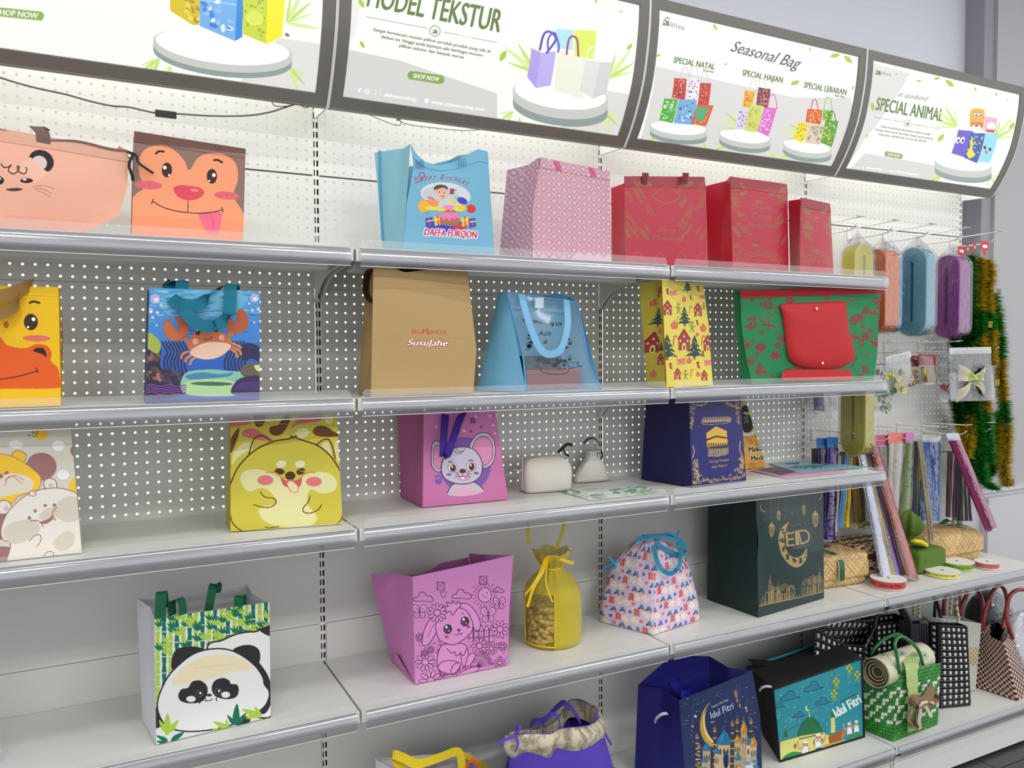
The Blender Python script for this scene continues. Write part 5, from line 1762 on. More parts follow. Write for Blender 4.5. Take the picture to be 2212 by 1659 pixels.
# drawstring pouch
a,b = pt(8,1682,618,Z=Z3),pt(8,1948,600,Z=Z3)
cx,cy,W_ = (a[0] + b[0]) / 2,(a[1] + b[1]) / 2 + 0.01,0.118
t = thing('drawstring_pouch','small white canvas drawstring pouch with black ribbon loops','pouch',(cx,cy,Z3))
lump('body',M_CAN,t,cx + 0.002,cy,Z3 + 0.001,W_,0.045,0.098,[(0,1.0,0.5),(0.05,1.02,0.8),(0.3,0.86,1.0),(0.55,0.64,1.0),(0.75,0.44,0.8),(0.86,0.34,0.6),(0.93,0.36,0.6),(1.0,0.40,0.7)],seed=15,amp=0.006,sq=0.7,n=36,k=16,rot=-0.08)
mb_ = mat('black_ribbon',(22,22,34),rough=0.5,sheen=0.2)
y = cy - 0.008
strap(t,8,[(1745,330,y),(1775,298,y),(1815,290,y),(1855,320,y),(1878,380,y),(1875,430,y - 0.004),(1850,430,y - 0.004),(1838,370,y),(1815,310,y)],0.0095,mb_,'drawstring',side=(0.4,1,0.5))
strap(t,8,[(1665,340,y + 0.005),(1625,335,y + 0.005),(1590,365,y),(1560,395,y)],0.0095,mb_,'drawstring',side=(0.3,0.3,1))
strap(t,8,[(1600,360,y - 0.002),(1610,400,y),(1640,420,y)],0.0085,mb_,'drawstring',side=(0.8,0.6,0.3))
def sheet(name,label,n,pts,z,draw=None,col=(230,230,226),ppm=1200,cat='leaflet',group=None,gain=1.1):
 """flat paper lying on a shelf: pts are its corners (near-left, near-right, far-right, far-left)"""
 P4 = [pt(n,p[0],p[1],Z=z) for p in pts]
 for p in P4:
  p[1] = max(min(p[1],-0.012),-0.352)
 t_ = thing(name,label,cat,np.mean(P4,0),group)
 fr_ = plane_uv(P4[0],P4[1],P4[3])
 O,s_,tt,n_ = fr_
 cs = np.array(P4) - O
 bx = ((cs @ s_).min() - 0.001,(cs @ tt).min() - 0.001,(cs @ s_).max() + 0.001,(cs @ tt).max() + 0.001)
 cv_ = plane_canvas(fr_,bx,ppm,col)
 cv_.view(n)
 if draw:
  draw(cv_)
 lo = [p - np.array([0,0,0.0004]) for p in P4]
 m_ = MB().add(P4,[(0,1,2,3)]).add(lo + P4,[(0,3,2,1),(0,1,5,4),(1,2,6,5),(2,3,7,6),(3,0,4,7)],1)
 me_ = m_.mesh('sheet')
 set_uv(me_,fr_,bx)
 link('sheet',me_,[printed(name,cv_,rough=0.4,bump=0,gain=gain),mat('paper_edge',(225,225,220))],t_)
 return t_
def d_fly(c):
 c.view(8)
 g = (58,110,66)
 r = random.Random(3)
 for k in range(60):
  x,y = r.choice([(r.uniform(1570,1750),r.uniform(655,700)),(r.uniform(1900,2212),r.uniform(640,690)),(r.uniform(1700,1900),r.uniform(695,728)),(r.uniform(1960,2300),r.uniform(660,700))])
  c.ell(x,y,r.uniform(20,50),r.uniform(3,8),r.choice([g,(96,150,100),(150,186,150)]),r.uniform(-25,10),0.7)
 c.poly([(1650,655),(1960,610),(2080,640),(1760,690)],(224,228,230))
 for x0,y0,x1,y1 in ((1690,648,1890,628),(1740,662,1850,650),(1770,672,1900,655),(1830,682,1960,664)):
  for q in range(22):
   x = x0 + (x1 - x0) * q / 22
   y = y0 + (y1 - y0) * q / 22
   c.line([(x,y),(x + (x1 - x0) / 32,y + (y1 - y0) / 32 - r.uniform(0,3))],2.5,(90,110,110),smooth=False)
sheet('flyer','white leaflet with green leaf borders lying beside the white pouches',8,[(1800,740),(2290,684),(2060,590),(1560,668)],Z3 + 0.0012,d_fly,(226,230,228))
def d_kaaba(c):
 c.view(9)
 g = (206,172,74)
 r = random.Random(6)
 # curled corner ornaments
 def curl(x,y,s,a):
  p = []
  for k in range(9):
   th = a + k * 0.62
   rr = s * (1 - k / 9.5)
   p.append((x + math.cos(th) * rr,y + math.sin(th) * rr))
  c.line(p,s * 0.30,g)
 for k in range(46):
  f = (k % 23) / 23
  if k < 23:
   x,y = 376 + r.uniform(0,28 + 50 * f * f),400 + 120 * f
   if f > 0.8:
    x = 376 + r.uniform(0,110)
  else:
   x,y = 660 - r.uniform(0,26 + 45 * f * f),380 + 115 * f
   if f > 0.8:
    x = 660 - r.uniform(0,110)
  curl(x,y,r.uniform(8,13),r.uniform(0,6))
 for k in range(30):
  f = k / 30
  curl(376 + f * 290,522 - 26 * f - r.uniform(0,16),r.uniform(7,11),r.uniform(0,6))
 for k in range(34):
  f = (k % 17) / 17
  if k % 2:
   x,y = 366 + r.uniform(0,26) * (1 - f),72 + 150 * f
  else:
   x,y = 632 - r.uniform(0,26) * (1 - f),70 + 130 * f
  curl(x,y,r.uniform(6,11),r.uniform(0,6))
 for k in range(22):
  f = k / 22
  x,y = (366 + f * 90,80 + 30 * (1 - f)) if k % 2 else (638 - f * 85,80 + 34 * (1 - f))
  curl(x,y - r.uniform(0,10),r.uniform(7,12),r.uniform(0,6))
 for y0,y1 in ((300,400),):
  c.line([(376,315),(384,345),(374,385)],5,g)
  c.line([(640,290),(634,330),(648,372)],5,g)
 # script line
 for k in range(15):
  x = 430 + k * 10.5
  c.line([(x,188 - k * 0.5),(x + 2,162 - k * 0.5),(x + 6,186 - k * 0.5),(x + 11,172 - k * 0.5)],3.2,(196,170,110))
 c.line([(425,170),(430,194),(500,196),(575,186),(582,160)],3,(196,170,110))
 for k in range(10):
  c.ell(440 + k * 15,158 - k * 0.4,3,3,(196,170,110))
 # the cube building, courtyard and crowd
 c.poly([(447,245),(500,206),(560,232),(566,310),(452,325)],(226,180,62))
 c.poly([(449,278),(500,258),(562,268),(562,276),(500,267),(449,288)],(34,26,60))
 c.poly([(452,325),(566,308),(572,350),(508,380),(458,372)],(30,24,70))
 for k in range(9):
  x = 455 + k * 13
  c.line([(x,322),(x + 5,300),(x + 10,320)],4,(60,50,60))
 for k in range(9):
  c.line([(458,334 + k * 5),(512,330 + k * 5 + 4),(570,326 + k * 4)],1.8,(214,190,130),smooth=False)
 for k in range(11):
  c.line([(460 + k * 10,328),(470 + k * 8,372)],1.4,(214,190,130),smooth=False)
 c.text('Semoga Menjadi',468,410,574,398,15,g)
 c.text('Haji Mabrur',484,440,568,428,15,g)
t,F,K = make_bag('gift_bag','navy bag with gold foil ornament and cube-shaped shrine',9,Z3,(372,548),(672,511),(640,30),(353,35),
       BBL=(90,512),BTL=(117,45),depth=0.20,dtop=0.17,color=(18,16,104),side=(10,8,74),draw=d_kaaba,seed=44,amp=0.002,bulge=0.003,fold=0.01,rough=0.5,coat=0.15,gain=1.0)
def d_mekka(c):
 c.view(9)
 r = random.Random(2)
 for k in range(40):
  c.ell(r.uniform(640,790),r.uniform(230,440),r.uniform(10,26),r.uniform(6,18),r.choice([(232,170,60),(216,140,40),(240,190,96),(200,120,40)]),r.uniform(0,90),0.6)
 c.poly([(620,30),(690,30),(700,110),(620,110)],(206,170,130))
 c.blob([(645,150),(655,100),(685,95),(705,140),(715,200),(700,235),(660,235)],(34,32,38))
 c.ell(684,135,26,8,(196,176,96),5)
 c.poly([(660,150),(690,142),(692,190),(664,190)],(70,96,80))
 c.blob([(640,236),(690,246),(730,222),(738,240),(690,262),(640,256)],(226,222,214))
 c.blob([(690,100),(705,90),(735,180),(725,210),(712,170)],(150,140,130))
 c.text('Mekkah',688,352,800,340,30,(34,26,16),bold=0.04,out=(240,226,180),ow=4)
 c.text('Medina',702,400,802,388,28,(34,26,16),bold=0.04,out=(240,226,180),ow=4)
t,F,K = make_bag('gift_bag','orange photo-print bag reading Mekkah Medina, half hidden behind the navy bag',9,Z3,(610,462),(782,432),(654,20),(560,20),
       Y=(-0.095,-0.075),lean=(0.025,0.025),depth=0.03,dtop=0.02,color=(214,160,66),side=(200,150,70),draw=d_mekka,seed=45,amp=0.001,bulge=0.002,fold=0.0,right=[(0,0),(0.5,0.0),(1,0)])
def d_fl2(c):
 c.view(9)
 c.poly([(800,420),(1030,404),(1020,416),(830,436)],(150,186,196))
 c.poly([(880,412),(970,406),(960,418),(900,420)],(36,70,110))
 r = random.Random(7)
 for k in range(26):
  x = 920 + r.uniform(0,200)
  c.ell(x,436 - (x - 920) * 0.05 + r.uniform(-8,8),r.uniform(8,20),r.uniform(1.5,4),(50,110,110),-8)
def d_fl1(c):
 c.view(9)
 c.poly([(720,440),(900,430),(1000,452),(860,480)],(96,60,84))
 for k in range(5):
  c.line([(700 + 30 * k,445 + 6 * k),(790 + 30 * k,436 + 6 * k)],4,(60,36,56),smooth=False)
sheet('flyer','pink leaflet lying flat beside the navy bag, partly under the blue one',9,[(900,498),(1240,462),(960,412),(690,452)],Z3 + 0.0012,d_fl1,(206,138,178))
sheet('flyer','pale blue leaflet lying on top of the pink leaflet',9,[(960,464),(1370,434),(990,398),(790,412)],Z3 + 0.0024,d_fl2,(128,176,190))
# ================================================================== fourth shelf, up to the green bag
Z4 = ZS[4]
GD,GL = (0,106,78),(164,196,66)
def leaf(c,x,y,l,a,col,w=0.28):
 ca,sa = math.cos(a),math.sin(a)
 f = lambda p,q: (x + p * ca - q * sa,y + p * sa + q * ca)
 c.blob([f(0,0),f(l * 0.35,l * w * 0.5),f(l,0),f(l * 0.35,-l * w * 0.5)],col)
def d_panda(c):
 c.view(10)
 sl = -0.15
 ink = (36,32,36)
 wh = (226,226,224)
 r = random.Random(12)
 yb = lambda x,y: y + (x - 970) * sl
 for i,x in enumerate(range(992,1700,40)):
  col = GL if i % 2 == 0 else GD
  y = 392
  while y < 960:
   h_ = r.uniform(70,100)
   w = 15
   c.poly([(x - w,yb(x,y)),(x + w,yb(x,y)),(x + w * 0.7,yb(x,y + h_ / 2)),(x + w,yb(x,y + h_)),(x - w,yb(x,y + h_)),(x - w * 0.7,yb(x,y + h_ / 2))],col)
   y += h_ + 6
  for k in range(3):
   yy = yb(x,r.uniform(420,640))
   for a in (-2.4,-1.9,-1.3,-0.8):
    leaf(c,x + 10,yy,r.uniform(38,60),a,GD if i % 2 == 0 else GL)
 # back panda
 c.blob([(1300,590),(1400,530),(1500,490),(1600,480),(1720,492),(1720,1000),(1400,900)],wh,out=ink,w=10)
 c.blob([(1640,480),(1655,455),(1720,435),(1720,510)],ink)
 # front panda body
 c.blob([(1085,720),(1080,650),(1110,590),(1190,570),(1262,580),(1290,620),(1150,720)],ink)
 c.blob([(1465,600),(1500,572),(1570,562),(1625,590),(1635,650),(1610,690),(1540,660)],ink)
 c.blob([(1590,650),(1650,700),(1700,800),(1700,940),(1640,990),(1600,800)],ink)
 c.blob([(975,965),(1000,960),(1040,1060),(1000,1080),(975,1078)],ink)
 c.blob([(990,960),(1000,880),(1050,770),(1120,690),(1210,620),(1310,588),(1420,588),(1510,622),(1600,690),(1650,760),(1662,810),(1690,850),(1688,900),(1650,960),(1540,1030),(1380,1085),(1200,1105),(1080,1088),(1020,1040)],wh,out=ink,w=9)
 c.blob([(1080,800),(1150,700),(1260,640),(1380,620),(1500,640),(1590,710),(1480,730),(1400,750),(1250,790),(1120,815)],(232,216,176),0.9)
 for k in range(9):
  c.line([(1230 + k * 26,712 - k * 3),(1244 + k * 26,700 - k * 3),(1250 + k * 26,708 - k * 3)],5,(206,196,190),alpha=0.7)
 c.blob([(1120,880),(1140,840),(1180,830),(1210,790),(1260,785),(1300,820),(1300,870),(1270,915),(1200,928),(1140,915)],ink)
 c.blob([(1330,830),(1350,785),(1400,768),(1440,785),(1450,805),(1490,812),(1500,850),(1480,890),(1420,902),(1350,880)],ink)
 c.ell(1200,900,30,20,wh)
 c.ell(1418,874,28,20,wh)
 for x,y in ((1252,868),(1370,854)):
  c.ell(x,y,20,20,None,out=(120,116,120),w=3)
  c.ell(x + 6,y - 4,6,8,(240,240,240))
 c.ell(1314,876,17,9,(70,30,34))
 c.line([(1292,895),(1296,910),(1312,912),(1330,905),(1332,898)],5,ink)
 c.line([(1285,912),(1292,912)],5,ink)
 c.line([(1252,905),(1258,918),(1252,930)],6,ink)
 c.line([(1362,890),(1358,904),(1364,914)],6,ink)
 c.blob([(1475,1060),(1510,1020),(1560,1012),(1572,1040),(1530,1062)],ink)
 for x,y,a0,l,col in ((1050,1130,-1.55,140,GL),(1045,1110,-2.1,90,GL),(1060,1110,-0.9,100,GL),(1055,1165,-2.7,80,GD),(1075,1165,-0.6,100,GD),(1052,1180,-2.95,70,GD),(1480,1060,-1.5,130,GD),(1475,1065,-2.2,80,GD),(1490,1060,-0.9,90,GD),(1440,1090,-2.7,110,GL),(1430,1085,-1.7,60,GL),(1640,1015,-2.75,130,GL),(1640,1015,-2.1,80,GL),(1600,1010,2.9,60,GL),(1380,1095,-3.0,50,GL)):
  leaf(c,x,y,l,a0,col,0.34)
t,F,K = make_bag('tote_bag','white bag printed with a panda in green bamboo',10,Z4,(982,1192),(1702,1018),(1694,292),(972,397),
       BBL=(895,1045),BTL=(858,270),depth=0.14,dtop=0.13,color=(218,218,218),side=(206,206,210),draw=d_panda,seed=51,amp=0.003,bulge=0.003,fold=0.012)
m_gw = mat('green_webbing',(0,92,60),rough=0.75,bump=0.5,scale=900)
b0 = K['ftl'][1]
strap(t,10,[(1008,395,b0 - 0.002),(1010,300,b0 - 0.002),(1014,240,b0 + 0.004),(1020,235,b0 + 0.02),(1030,330,b0 + 0.03)],0.022,m_gw)
strap(t,10,[(1150,370,b0 + 0.004),(1148,310,b0 + 0.006),(1130,275,b0 + 0.010),(1100,280,b0 + 0.016),(1080,300,b0 + 0.020),(1085,375,b0 + 0.02)],0.020,m_gw,side=(0.8,0.6,0))
strap(t,10,[(1310,350,b0 + 0.05),(1325,270,b0 + 0.05),(1342,190,b0 + 0.055),(1368,190,b0 + 0.065),(1362,235,b0 + 0.07)],0.019,m_gw,side=(1,0.2,0.1))
strap(t,10,[(1500,322,b0 + 0.02),(1502,265,b0 + 0.02),(1520,258,b0 + 0.03),(1525,310,b0 + 0.035)],0.020,m_gw)
def flower(c,x,y,r,ink,n=10,w=3.5):
 for k in range(n):
  a = k * 2 * math.pi / n
  c.ell(x + math.cos(a) * r * 0.68,y + math.sin(a) * r * 0.68,r * 0.36,r * 0.17,(214,140,198),math.degrees(a),1.0,out=ink,w=w)
 c.ell(x,y,r * 0.34,r * 0.34,(214,140,198),out=ink,w=w)
def d_bunny(c):
 c.view(11)
 ink,bgc = (74,26,62),(214,140,198)
 r = random.Random(15)
 def cloud(x,y,s):
  c.blob([(x - 60 * s,y + 22 * s),(x - 58 * s,y),(x - 35 * s,y - 6 * s),(x - 25 * s,y - 32 * s),(x + 5 * s,y - 30 * s),(x + 15 * s,y - 12 * s),(x + 40 * s,y - 10 * s),(x + 60 * s,y + 12 * s),(x + 45 * s,y + 26 * s),(x,y + 22 * s)],None,out=ink,w=4.5)
 cloud(540,525,1.05)
 cloud(792,505,1.05)
 cloud(1036,475,0.6)
 c.ell(944,507,44,49,bgc,out=ink,w=5)
 c.ell(928,508,4,5,ink)
 c.ell(958,492,4,5,ink)
 c.line([(936,520),(946,524),(956,514)],3.5,ink)
 for k in range(22):
  a = k * 2 * math.pi / 22
  c.line([(944 + math.cos(a) * 56,507 + math.sin(a) * 62),(944 + math.cos(a) * (78 + 14 * (k % 2)),507 + math.sin(a) * (86 + 14 * (k % 2)))],3.5,ink,smooth=False)
 # stitched tag squares
 for x,y in ((650,447),(933,408)):
  for k in range(9):
   c.line([(x - 24 + k * 6,y - 26),(x - 24 + k * 6,y - 20)],3.5,ink,smooth=False)
   c.line([(x - 24 + k * 6,y + 24),(x - 24 + k * 6,y + 30)],3.5,ink,smooth=False)
   c.line([(x - 26,y - 24 + k * 6),(x - 20,y - 24 + k * 6)],3.5,ink,smooth=False)
   c.line([(x + 22,y - 24 + k * 6),(x + 28,y - 24 + k * 6)],3.5,ink,smooth=False)
  c.line([(x - 18,y - 16),(x + 18,y + 16)],3,ink,smooth=False)
  c.line([(x + 18,y - 16),(x - 18,y + 16)],3,ink,smooth=False)
 c.blob([(650,490),(668,486),(686,490),(680,518),(662,522)],None,out=ink,w=4)
 # fence
 for x in (835,868,905,940,975):
  c.poly([(x,815),(x,730),(x + 14,705),(x + 28,730),(x + 28,815)],bgc)
  c.line([(x,815),(x,730),(x + 14,705),(x + 28,730),(x + 28,815)],4,ink,smooth=False)
  c.line([(x + 14,740),(x + 14,800)],2,ink,smooth=False)
 for y in (745,785):
  c.line([(830,y + 6),(1010,y - 8)],4,ink,smooth=False)
 # meadow scribble
 for k in range(150):
  x,y = r.uniform(498,1084),r.uniform(800,1060)
  if y < 1105 - (x - 482) * 0.215 - 20:
   a = r.uniform(0,6.28)
   c.line([(x,y),(x + 10 * math.cos(a),y + 8 * math.sin(a)),(x + 15 * math.cos(a + 0.9),y + 14 * math.sin(a + 0.9))],2.6,ink)
 for k in range(26):
  leaf_a = r.uniform(0,6.28)
  x,y = r.uniform(510,1070),r.uniform(830,1000)
  c.blob([(x,y),(x + 14 * math.cos(leaf_a + 0.4),y + 14 * math.sin(leaf_a + 0.4)),(x + 30 * math.cos(leaf_a),y + 30 * math.sin(leaf_a)),(x + 14 * math.cos(leaf_a - 0.4),y + 14 * math.sin(leaf_a - 0.4))],bgc,out=ink,w=3)
 for x,y,q in ((548,952,62),(905,842,54),(1045,735,58),(988,862,42),(1063,850,30),(1045,958,38),(660,1032,24),(515,790,30),(585,870,24),(650,885,26),(585,1078,74),(545,895,22),(930,940,26)):
  flower(c,x,y,q,ink)
 # carrots / tulips fan
 for k in range(8):
  a = -0.2 - k * 0.16
  c.blob([(890,985),(890 + 60 * math.cos(a - 0.1),985 + 60 * math.sin(a - 0.1)),(890 + 115 * math.cos(a),985 + 115 * math.sin(a)),(890 + 60 * math.cos(a + 0.1),985 + 60 * math.sin(a + 0.1))],bgc,out=ink,w=3.5)
 c.blob([(760,1035),(850,990),(900,985),(905,1002),(850,1030),(780,1045)],bgc,out=ink,w=4)
 # butterflies
 for x,y,s in ((965,642,1.0),(1040,565,0.8),(512,620,0.9)):
  for sx in (-1,1):
   c.blob([(x,y),(x + sx * 15 * s,y - 48 * s),(x + sx * 42 * s,y - 50 * s),(x + sx * 50 * s,y - 18 * s),(x + sx * 20 * s,y + 6 * s)],bgc,out=ink,w=4)
   c.blob([(x,y + 4),(x + sx * 36 * s,y + 8 * s),(x + sx * 34 * s,y + 42 * s),(x + sx * 8 * s,y + 38 * s)],bgc,out=ink,w=4)
   c.line([(x + sx * 10 * s,y - 10 * s),(x + sx * 32 * s,y - 32 * s)],3,ink,smooth=False)
   c.line([(x + sx * 10 * s,y + 12 * s),(x + sx * 24 * s,y + 28 * s)],3,ink,smooth=False)
  c.ell(x,y,5 * s,26 * s,ink)
 # bunny
 c.blob([(650,850),(700,830),(800,830),(830,880),(825,940),(790,1000),(700,1035),(640,1010),(625,940)],bgc,out=ink,w=5)
 c.blob([(635,1000),(645,960),(690,940),(760,950),(780,980),(750,1030),(700,1030)],bgc,out=ink,w=5)
 c.blob([(720,1000),(740,965),(775,955),(778,980),(745,1025),(722,1028)],bgc,out=ink,w=5)
 c.blob([(825,920),(850,892),(878,895),(872,930),(840,975),(815,975)],bgc,out=ink,w=5)
 c.line([(780,880),(785,930),(800,990)],5,ink)
 c.line([(690,860),(720,890),(740,882),(750,910),(775,895),(800,905),(820,860)],5,ink)
 c.blob([(660,700),(640,650),(600,650),(550,720),(530,800),(532,840),(570,835),(620,760)],bgc,out=ink,w=5)
 c.line([(565,790),(590,730),(610,700)],3,ink)
 c.blob([(770,590),(790,562),(840,572),(890,630),(912,690),(905,735),(880,738),(850,690),(820,620)],bgc,out=ink,w=5)
 c.blob([(625,760),(618,700),(640,640),(690,600),(760,590),(820,610),(850,660),(862,700),(852,750),(800,800),(740,835),(680,825),(640,800)],bgc,out=ink,w=5)
 c.blob([(690,620),(670,580),(700,585),(690,555),(725,565),(728,545),(755,568),(765,548),(785,580),(760,600),(730,640),(715,615)],bgc,out=ink,w=5)
 for x,y in ((697,733),(810,682)):
  c.ell(x,y,28,32,(52,16,40),10)
  c.ell(x - 3,y + 3,20,23,(96,50,84),10)
  c.ell(x - 8,y - 14,8,9,(240,226,240))
  c.ell(x + 9,y + 12,4,4,(240,226,240))
 c.line([(675,668),(685,660)],5,ink,smooth=False)
 c.line([(790,628),(802,632)],5,ink,smooth=False)
 c.ell(690,784,13,9,(150,70,120))
 c.ell(832,716,13,9,(150,70,120))
 c.blob([(755,738),(768,730),(780,736),(772,750)],(110,50,90))
 c.line([(740,765),(755,772),(770,760),(782,768),(795,755)],4.5,ink)
 flower(c,628,626,62,ink,12,4)
t,F,K = make_bag('tote_bag','pink bag printed with a line-drawn bunny among flowers',11,Z4,(482,1105),(1100,974),(1136,243),(466,386),
       BBL=(322,942),BTL=(188,368),depth=0.18,dtop=0.16,color=(204,130,188),side=(200,122,184),draw=d_bunny,seed=52,amp=0.0035,bulge=0.004,fold=0.012,
       right=[(0,0),(0.5,-0.004),(1,0)],btop=[(0,-0.01),(0.3,-0.01),(0.45,-0.03),(0.8,-0.02),(1,0)],ppm=1900)
MB().add([pt(11,480,1102,Z=Z4),K['bbl'] + [0.001,0,0],K['bbl'] * 0.55 + K['fbl'] * 0.45 + [-0.012,0.0,0.045]],[(0,1,2)]).build('gusset_flap',mat('pink_gusset',(206,128,186),rough=0.8),t)
# organza bag holding peanuts
ORG = mat('yellow_organza',(206,186,30),rough=0.6,alpha=0.80,bump=0.5,scale=900,sheen=0.3)
ORGS = mat('yellow_satin',(232,196,10),rough=0.35)
a,b = pt(11,1155,800,Z=Z4),pt(11,1575,825,Z=Z4)
cx,cy = 0.624,-0.165
R_ = 0.082
t = thing('organza_bag','yellow organza drawstring bag filled with peanuts','bag',(cx,cy,Z4))
prof = [(0,0.93),(0.02,1.0),(0.25,1.02),(0.5,1.02),(0.62,0.93),(0.72,0.66),(0.80,0.38),(0.83,0.34),(0.87,0.46),(0.93,0.58),(1.0,0.66)]
H_ = 0.262
rows = []
rowsw = []
for i in range(49):
 a_ = math.radians(-90 - 75 + 285 / 48 * i) + math.radians(50)
 col = []
 for j in range(30):
  t_ = j / 29
  rr = R_ * np.interp(t_,*zip(*prof)) * (1 + (0.05 * math.sin(a_ * 13) * min(1,max(0,(t_ - 0.5) * 4)))) + wob(math.cos(a_),t_,61,0.002)
  zz = Z4 + 0.001 + H_ * t_ + (0.006 * math.sin(a_ * 5 + 1) if t_ > 0.9 else 0) * (t_ - 0.9) * 10
  col.append((cx + rr * math.cos(a_),cy + rr * math.sin(a_),zz))
 rows.append(col)
MB().grid(rows).build('body',ORG,t,smooth=True)
# mesh window panel in front, left of the seam
rows = []
for i in range(17):
 a_ = math.radians(-90 - 75 + 50) - math.radians(75) * (1 - i / 16)
 col = []
 for j in range(30):
  t_ = j / 29
  rr = R_ * np.interp(t_,*zip(*prof)) * (1 + (0.05 * math.sin(a_ * 13) * min(1,max(0,(t_ - 0.5) * 4))))
  col.append((cx + rr * math.cos(a_),cy + rr * math.sin(a_),Z4 + 0.001 + H_ * t_))
 rows.append(col)
MB().grid([r_[:18] for r_ in rows]).build('mesh_window',mat('yellow_mesh',(214,200,90),rough=0.7,alpha=0.22),t,smooth=True)
MB().grid([r_[17:] for r_ in rows]).build('neck_front',ORG,t,smooth=True)
for col in (rows[0][:19],rows[-1][:19]):
 MB().tube(col,0.0018,6).build('seam',ORGS,t,smooth=True)
MB().tube([rows[i][1] for i in range(17)],0.0022,6).build('seam',ORGS,t,smooth=True)
rg = [(cx + (R_ * 0.93) * math.cos(k * math.pi / 12),cy + R_ * 0.93 * math.sin(k * math.pi / 12),Z4 + 0.001) for k in range(24)]
MB().add(rg,[tuple(range(24))]).build('base',mat('yellow_base',(214,196,40),rough=0.6),t)
strap(t,11,[(1350,265,cy - 0.035),(1330,350,cy - 0.060),(1270,460,cy - 0.078),(1228,588,cy - 0.086)],0.009,ORGS,'bow_tail',side=(1,0.3,0.4))
strap(t,11,[(1352,262,cy - 0.036),(1310,370,cy - 0.066),(1260,450,cy - 0.080),(1212,508,cy - 0.086)],0.0085,ORGS,'bow_tail',side=(1,0.3,0.4))
strap(t,11,[(1365,262,cy - 0.036),(1350,400,cy - 0.075),(1365,480,cy - 0.086),(1395,556,cy - 0.088)],0.0045,ORGS,'bow_tail',side=(1,0.3,0.1))
strap(t,11,[(1360,262,cy - 0.036),(1420,258,cy - 0.042),(1480,282,cy - 0.055),(1538,298,cy - 0.070)],0.010,ORGS,'bow_tail',side=(0.2,0.2,1))
m = MB()
p = pt(11,1362,262,Y=cy - 0.038)
m.tube([p + [-0.006,0,0.002],p,p + [0.006,0,-0.002]],[0.003,0.006,0.003],8)
m.build('bow_knot',ORGS,t,smooth=True)
MB().tube([(cx + R_ * 0.36 * math.cos(k * 0.26),cy + R_ * 0.36 * math.sin(k * 0.26),Z4 + H_ * 0.82) for k in range(24)],0.003,6,close=True).build('drawstring',ORGS,t,smooth=True)
strap(t,11,[(1240,170,cy - 0.02),(1232,90,cy - 0.015),(1240,0,cy),(1290,-35,cy + 0.01),(1380,-45,cy + 0.01),(1440,-20,cy),(1470,40,cy - 0.01),(1440,150,cy - 0.02),(1420,200,cy - 0.03)],0.010,mat('yellow_sheer_strap',(206,190,40),rough=0.6,alpha=0.92),side=(1,0,0.3))
# peanuts: countable things inside the bag
mp = mat('peanut_shell',(214,176,116),rough=0.85,bump=1.0,scale=260,var=0.2)
def peanut_mesh():
 m_ = MB()
 rows_ = []
 for i in range(8):
  a_ = i * math.pi / 4
  rows_.append([(0.0185 * (j / 5 - 1),0.0002,0) if j in (0,10) else (0.0185 * (j / 5 - 1),0.0066 * math.cos(a_) * [0,0.72,1.0,1.0,0.86,0.74,0.84,0.98,0.98,0.7,0][j],0.0066 * math.sin(a_) * [0,0.72,1.0,1.0,0.86,0.74,0.84,0.98,0.98,0.7,0][j]) for j in range(11)])
 m_.grid(rows_,close_u=True)
 me_ = m_.mesh('peanut')
 me_.materials.append(mp)
 me_.shade_smooth()
 return me_
pm_ = peanut_mesh()
r = random.Random(77)
cnt = 0
for lay in range(9):
 zz = Z4 + 0.010 + lay * 0.0125
 for ring,k_ in ((0.064,10),(0.040,4)):
  for q in range(k_):
   if lay == 7 and ring > 0.05:
    continue
   a_ = q * 2 * math.pi / k_ + r.uniform(-0.2,0.2) + lay
   o = bpy.data.objects.new('peanut',pm_)
   COL.objects.link(o)
   o.location = (cx + ring * math.cos(a_),cy + ring * math.sin(a_),zz + r.uniform(-0.002,0.002))
   o.rotation_euler = (r.uniform(0,6.28),r.uniform(-0.5,0.5),a_ + math.pi / 2 + r.uniform(-0.4,0.4))
   tag(o,'unshelled peanut inside the yellow organza bag','peanut','peanuts inside the yellow organza bag')
   cnt += 1
# floral drawstring bag
def pattern(W,H,bg,fn):
 c = Canvas(W,H,bg,lambda p: p)
 c.view(0)
 fn(c)
 return c
def cyl_uv(me,n,m,su=1.0,sv=1.0):
 """uv for a closed grid of n columns by m rows"""
 uvl = me.uv_layers.new(name='uv')
 uvs = []
 h = m // 3
 V_ = [np.array(me.vertices[i * m + h].co) for i in range(n)] if len(me.vertices) >= n * m else []
 arc = np.concatenate([[0],np.cumsum([np.linalg.norm(V_[(i + 1) % n] - V_[i]) for i in range(n)])])
 arc = arc / max(1e-9,arc[-1])
 for p in me.polygons:
  ii = [me.loops[l].vertex_index for l in p.loop_indices]
  us = [min(q,n * m - 1) // m for q in ii]
  wrap = max(us) - min(us) > n / 2
  for q,u in zip(ii,us):
   j = min(q,n * m - 1) % m
   uu = arc[u] + (1 if (wrap and u < n / 2) else 0)
   uvs += [uu * su,j / (m - 1) * sv]
 uvl.data.foreach_set('uv',uvs)
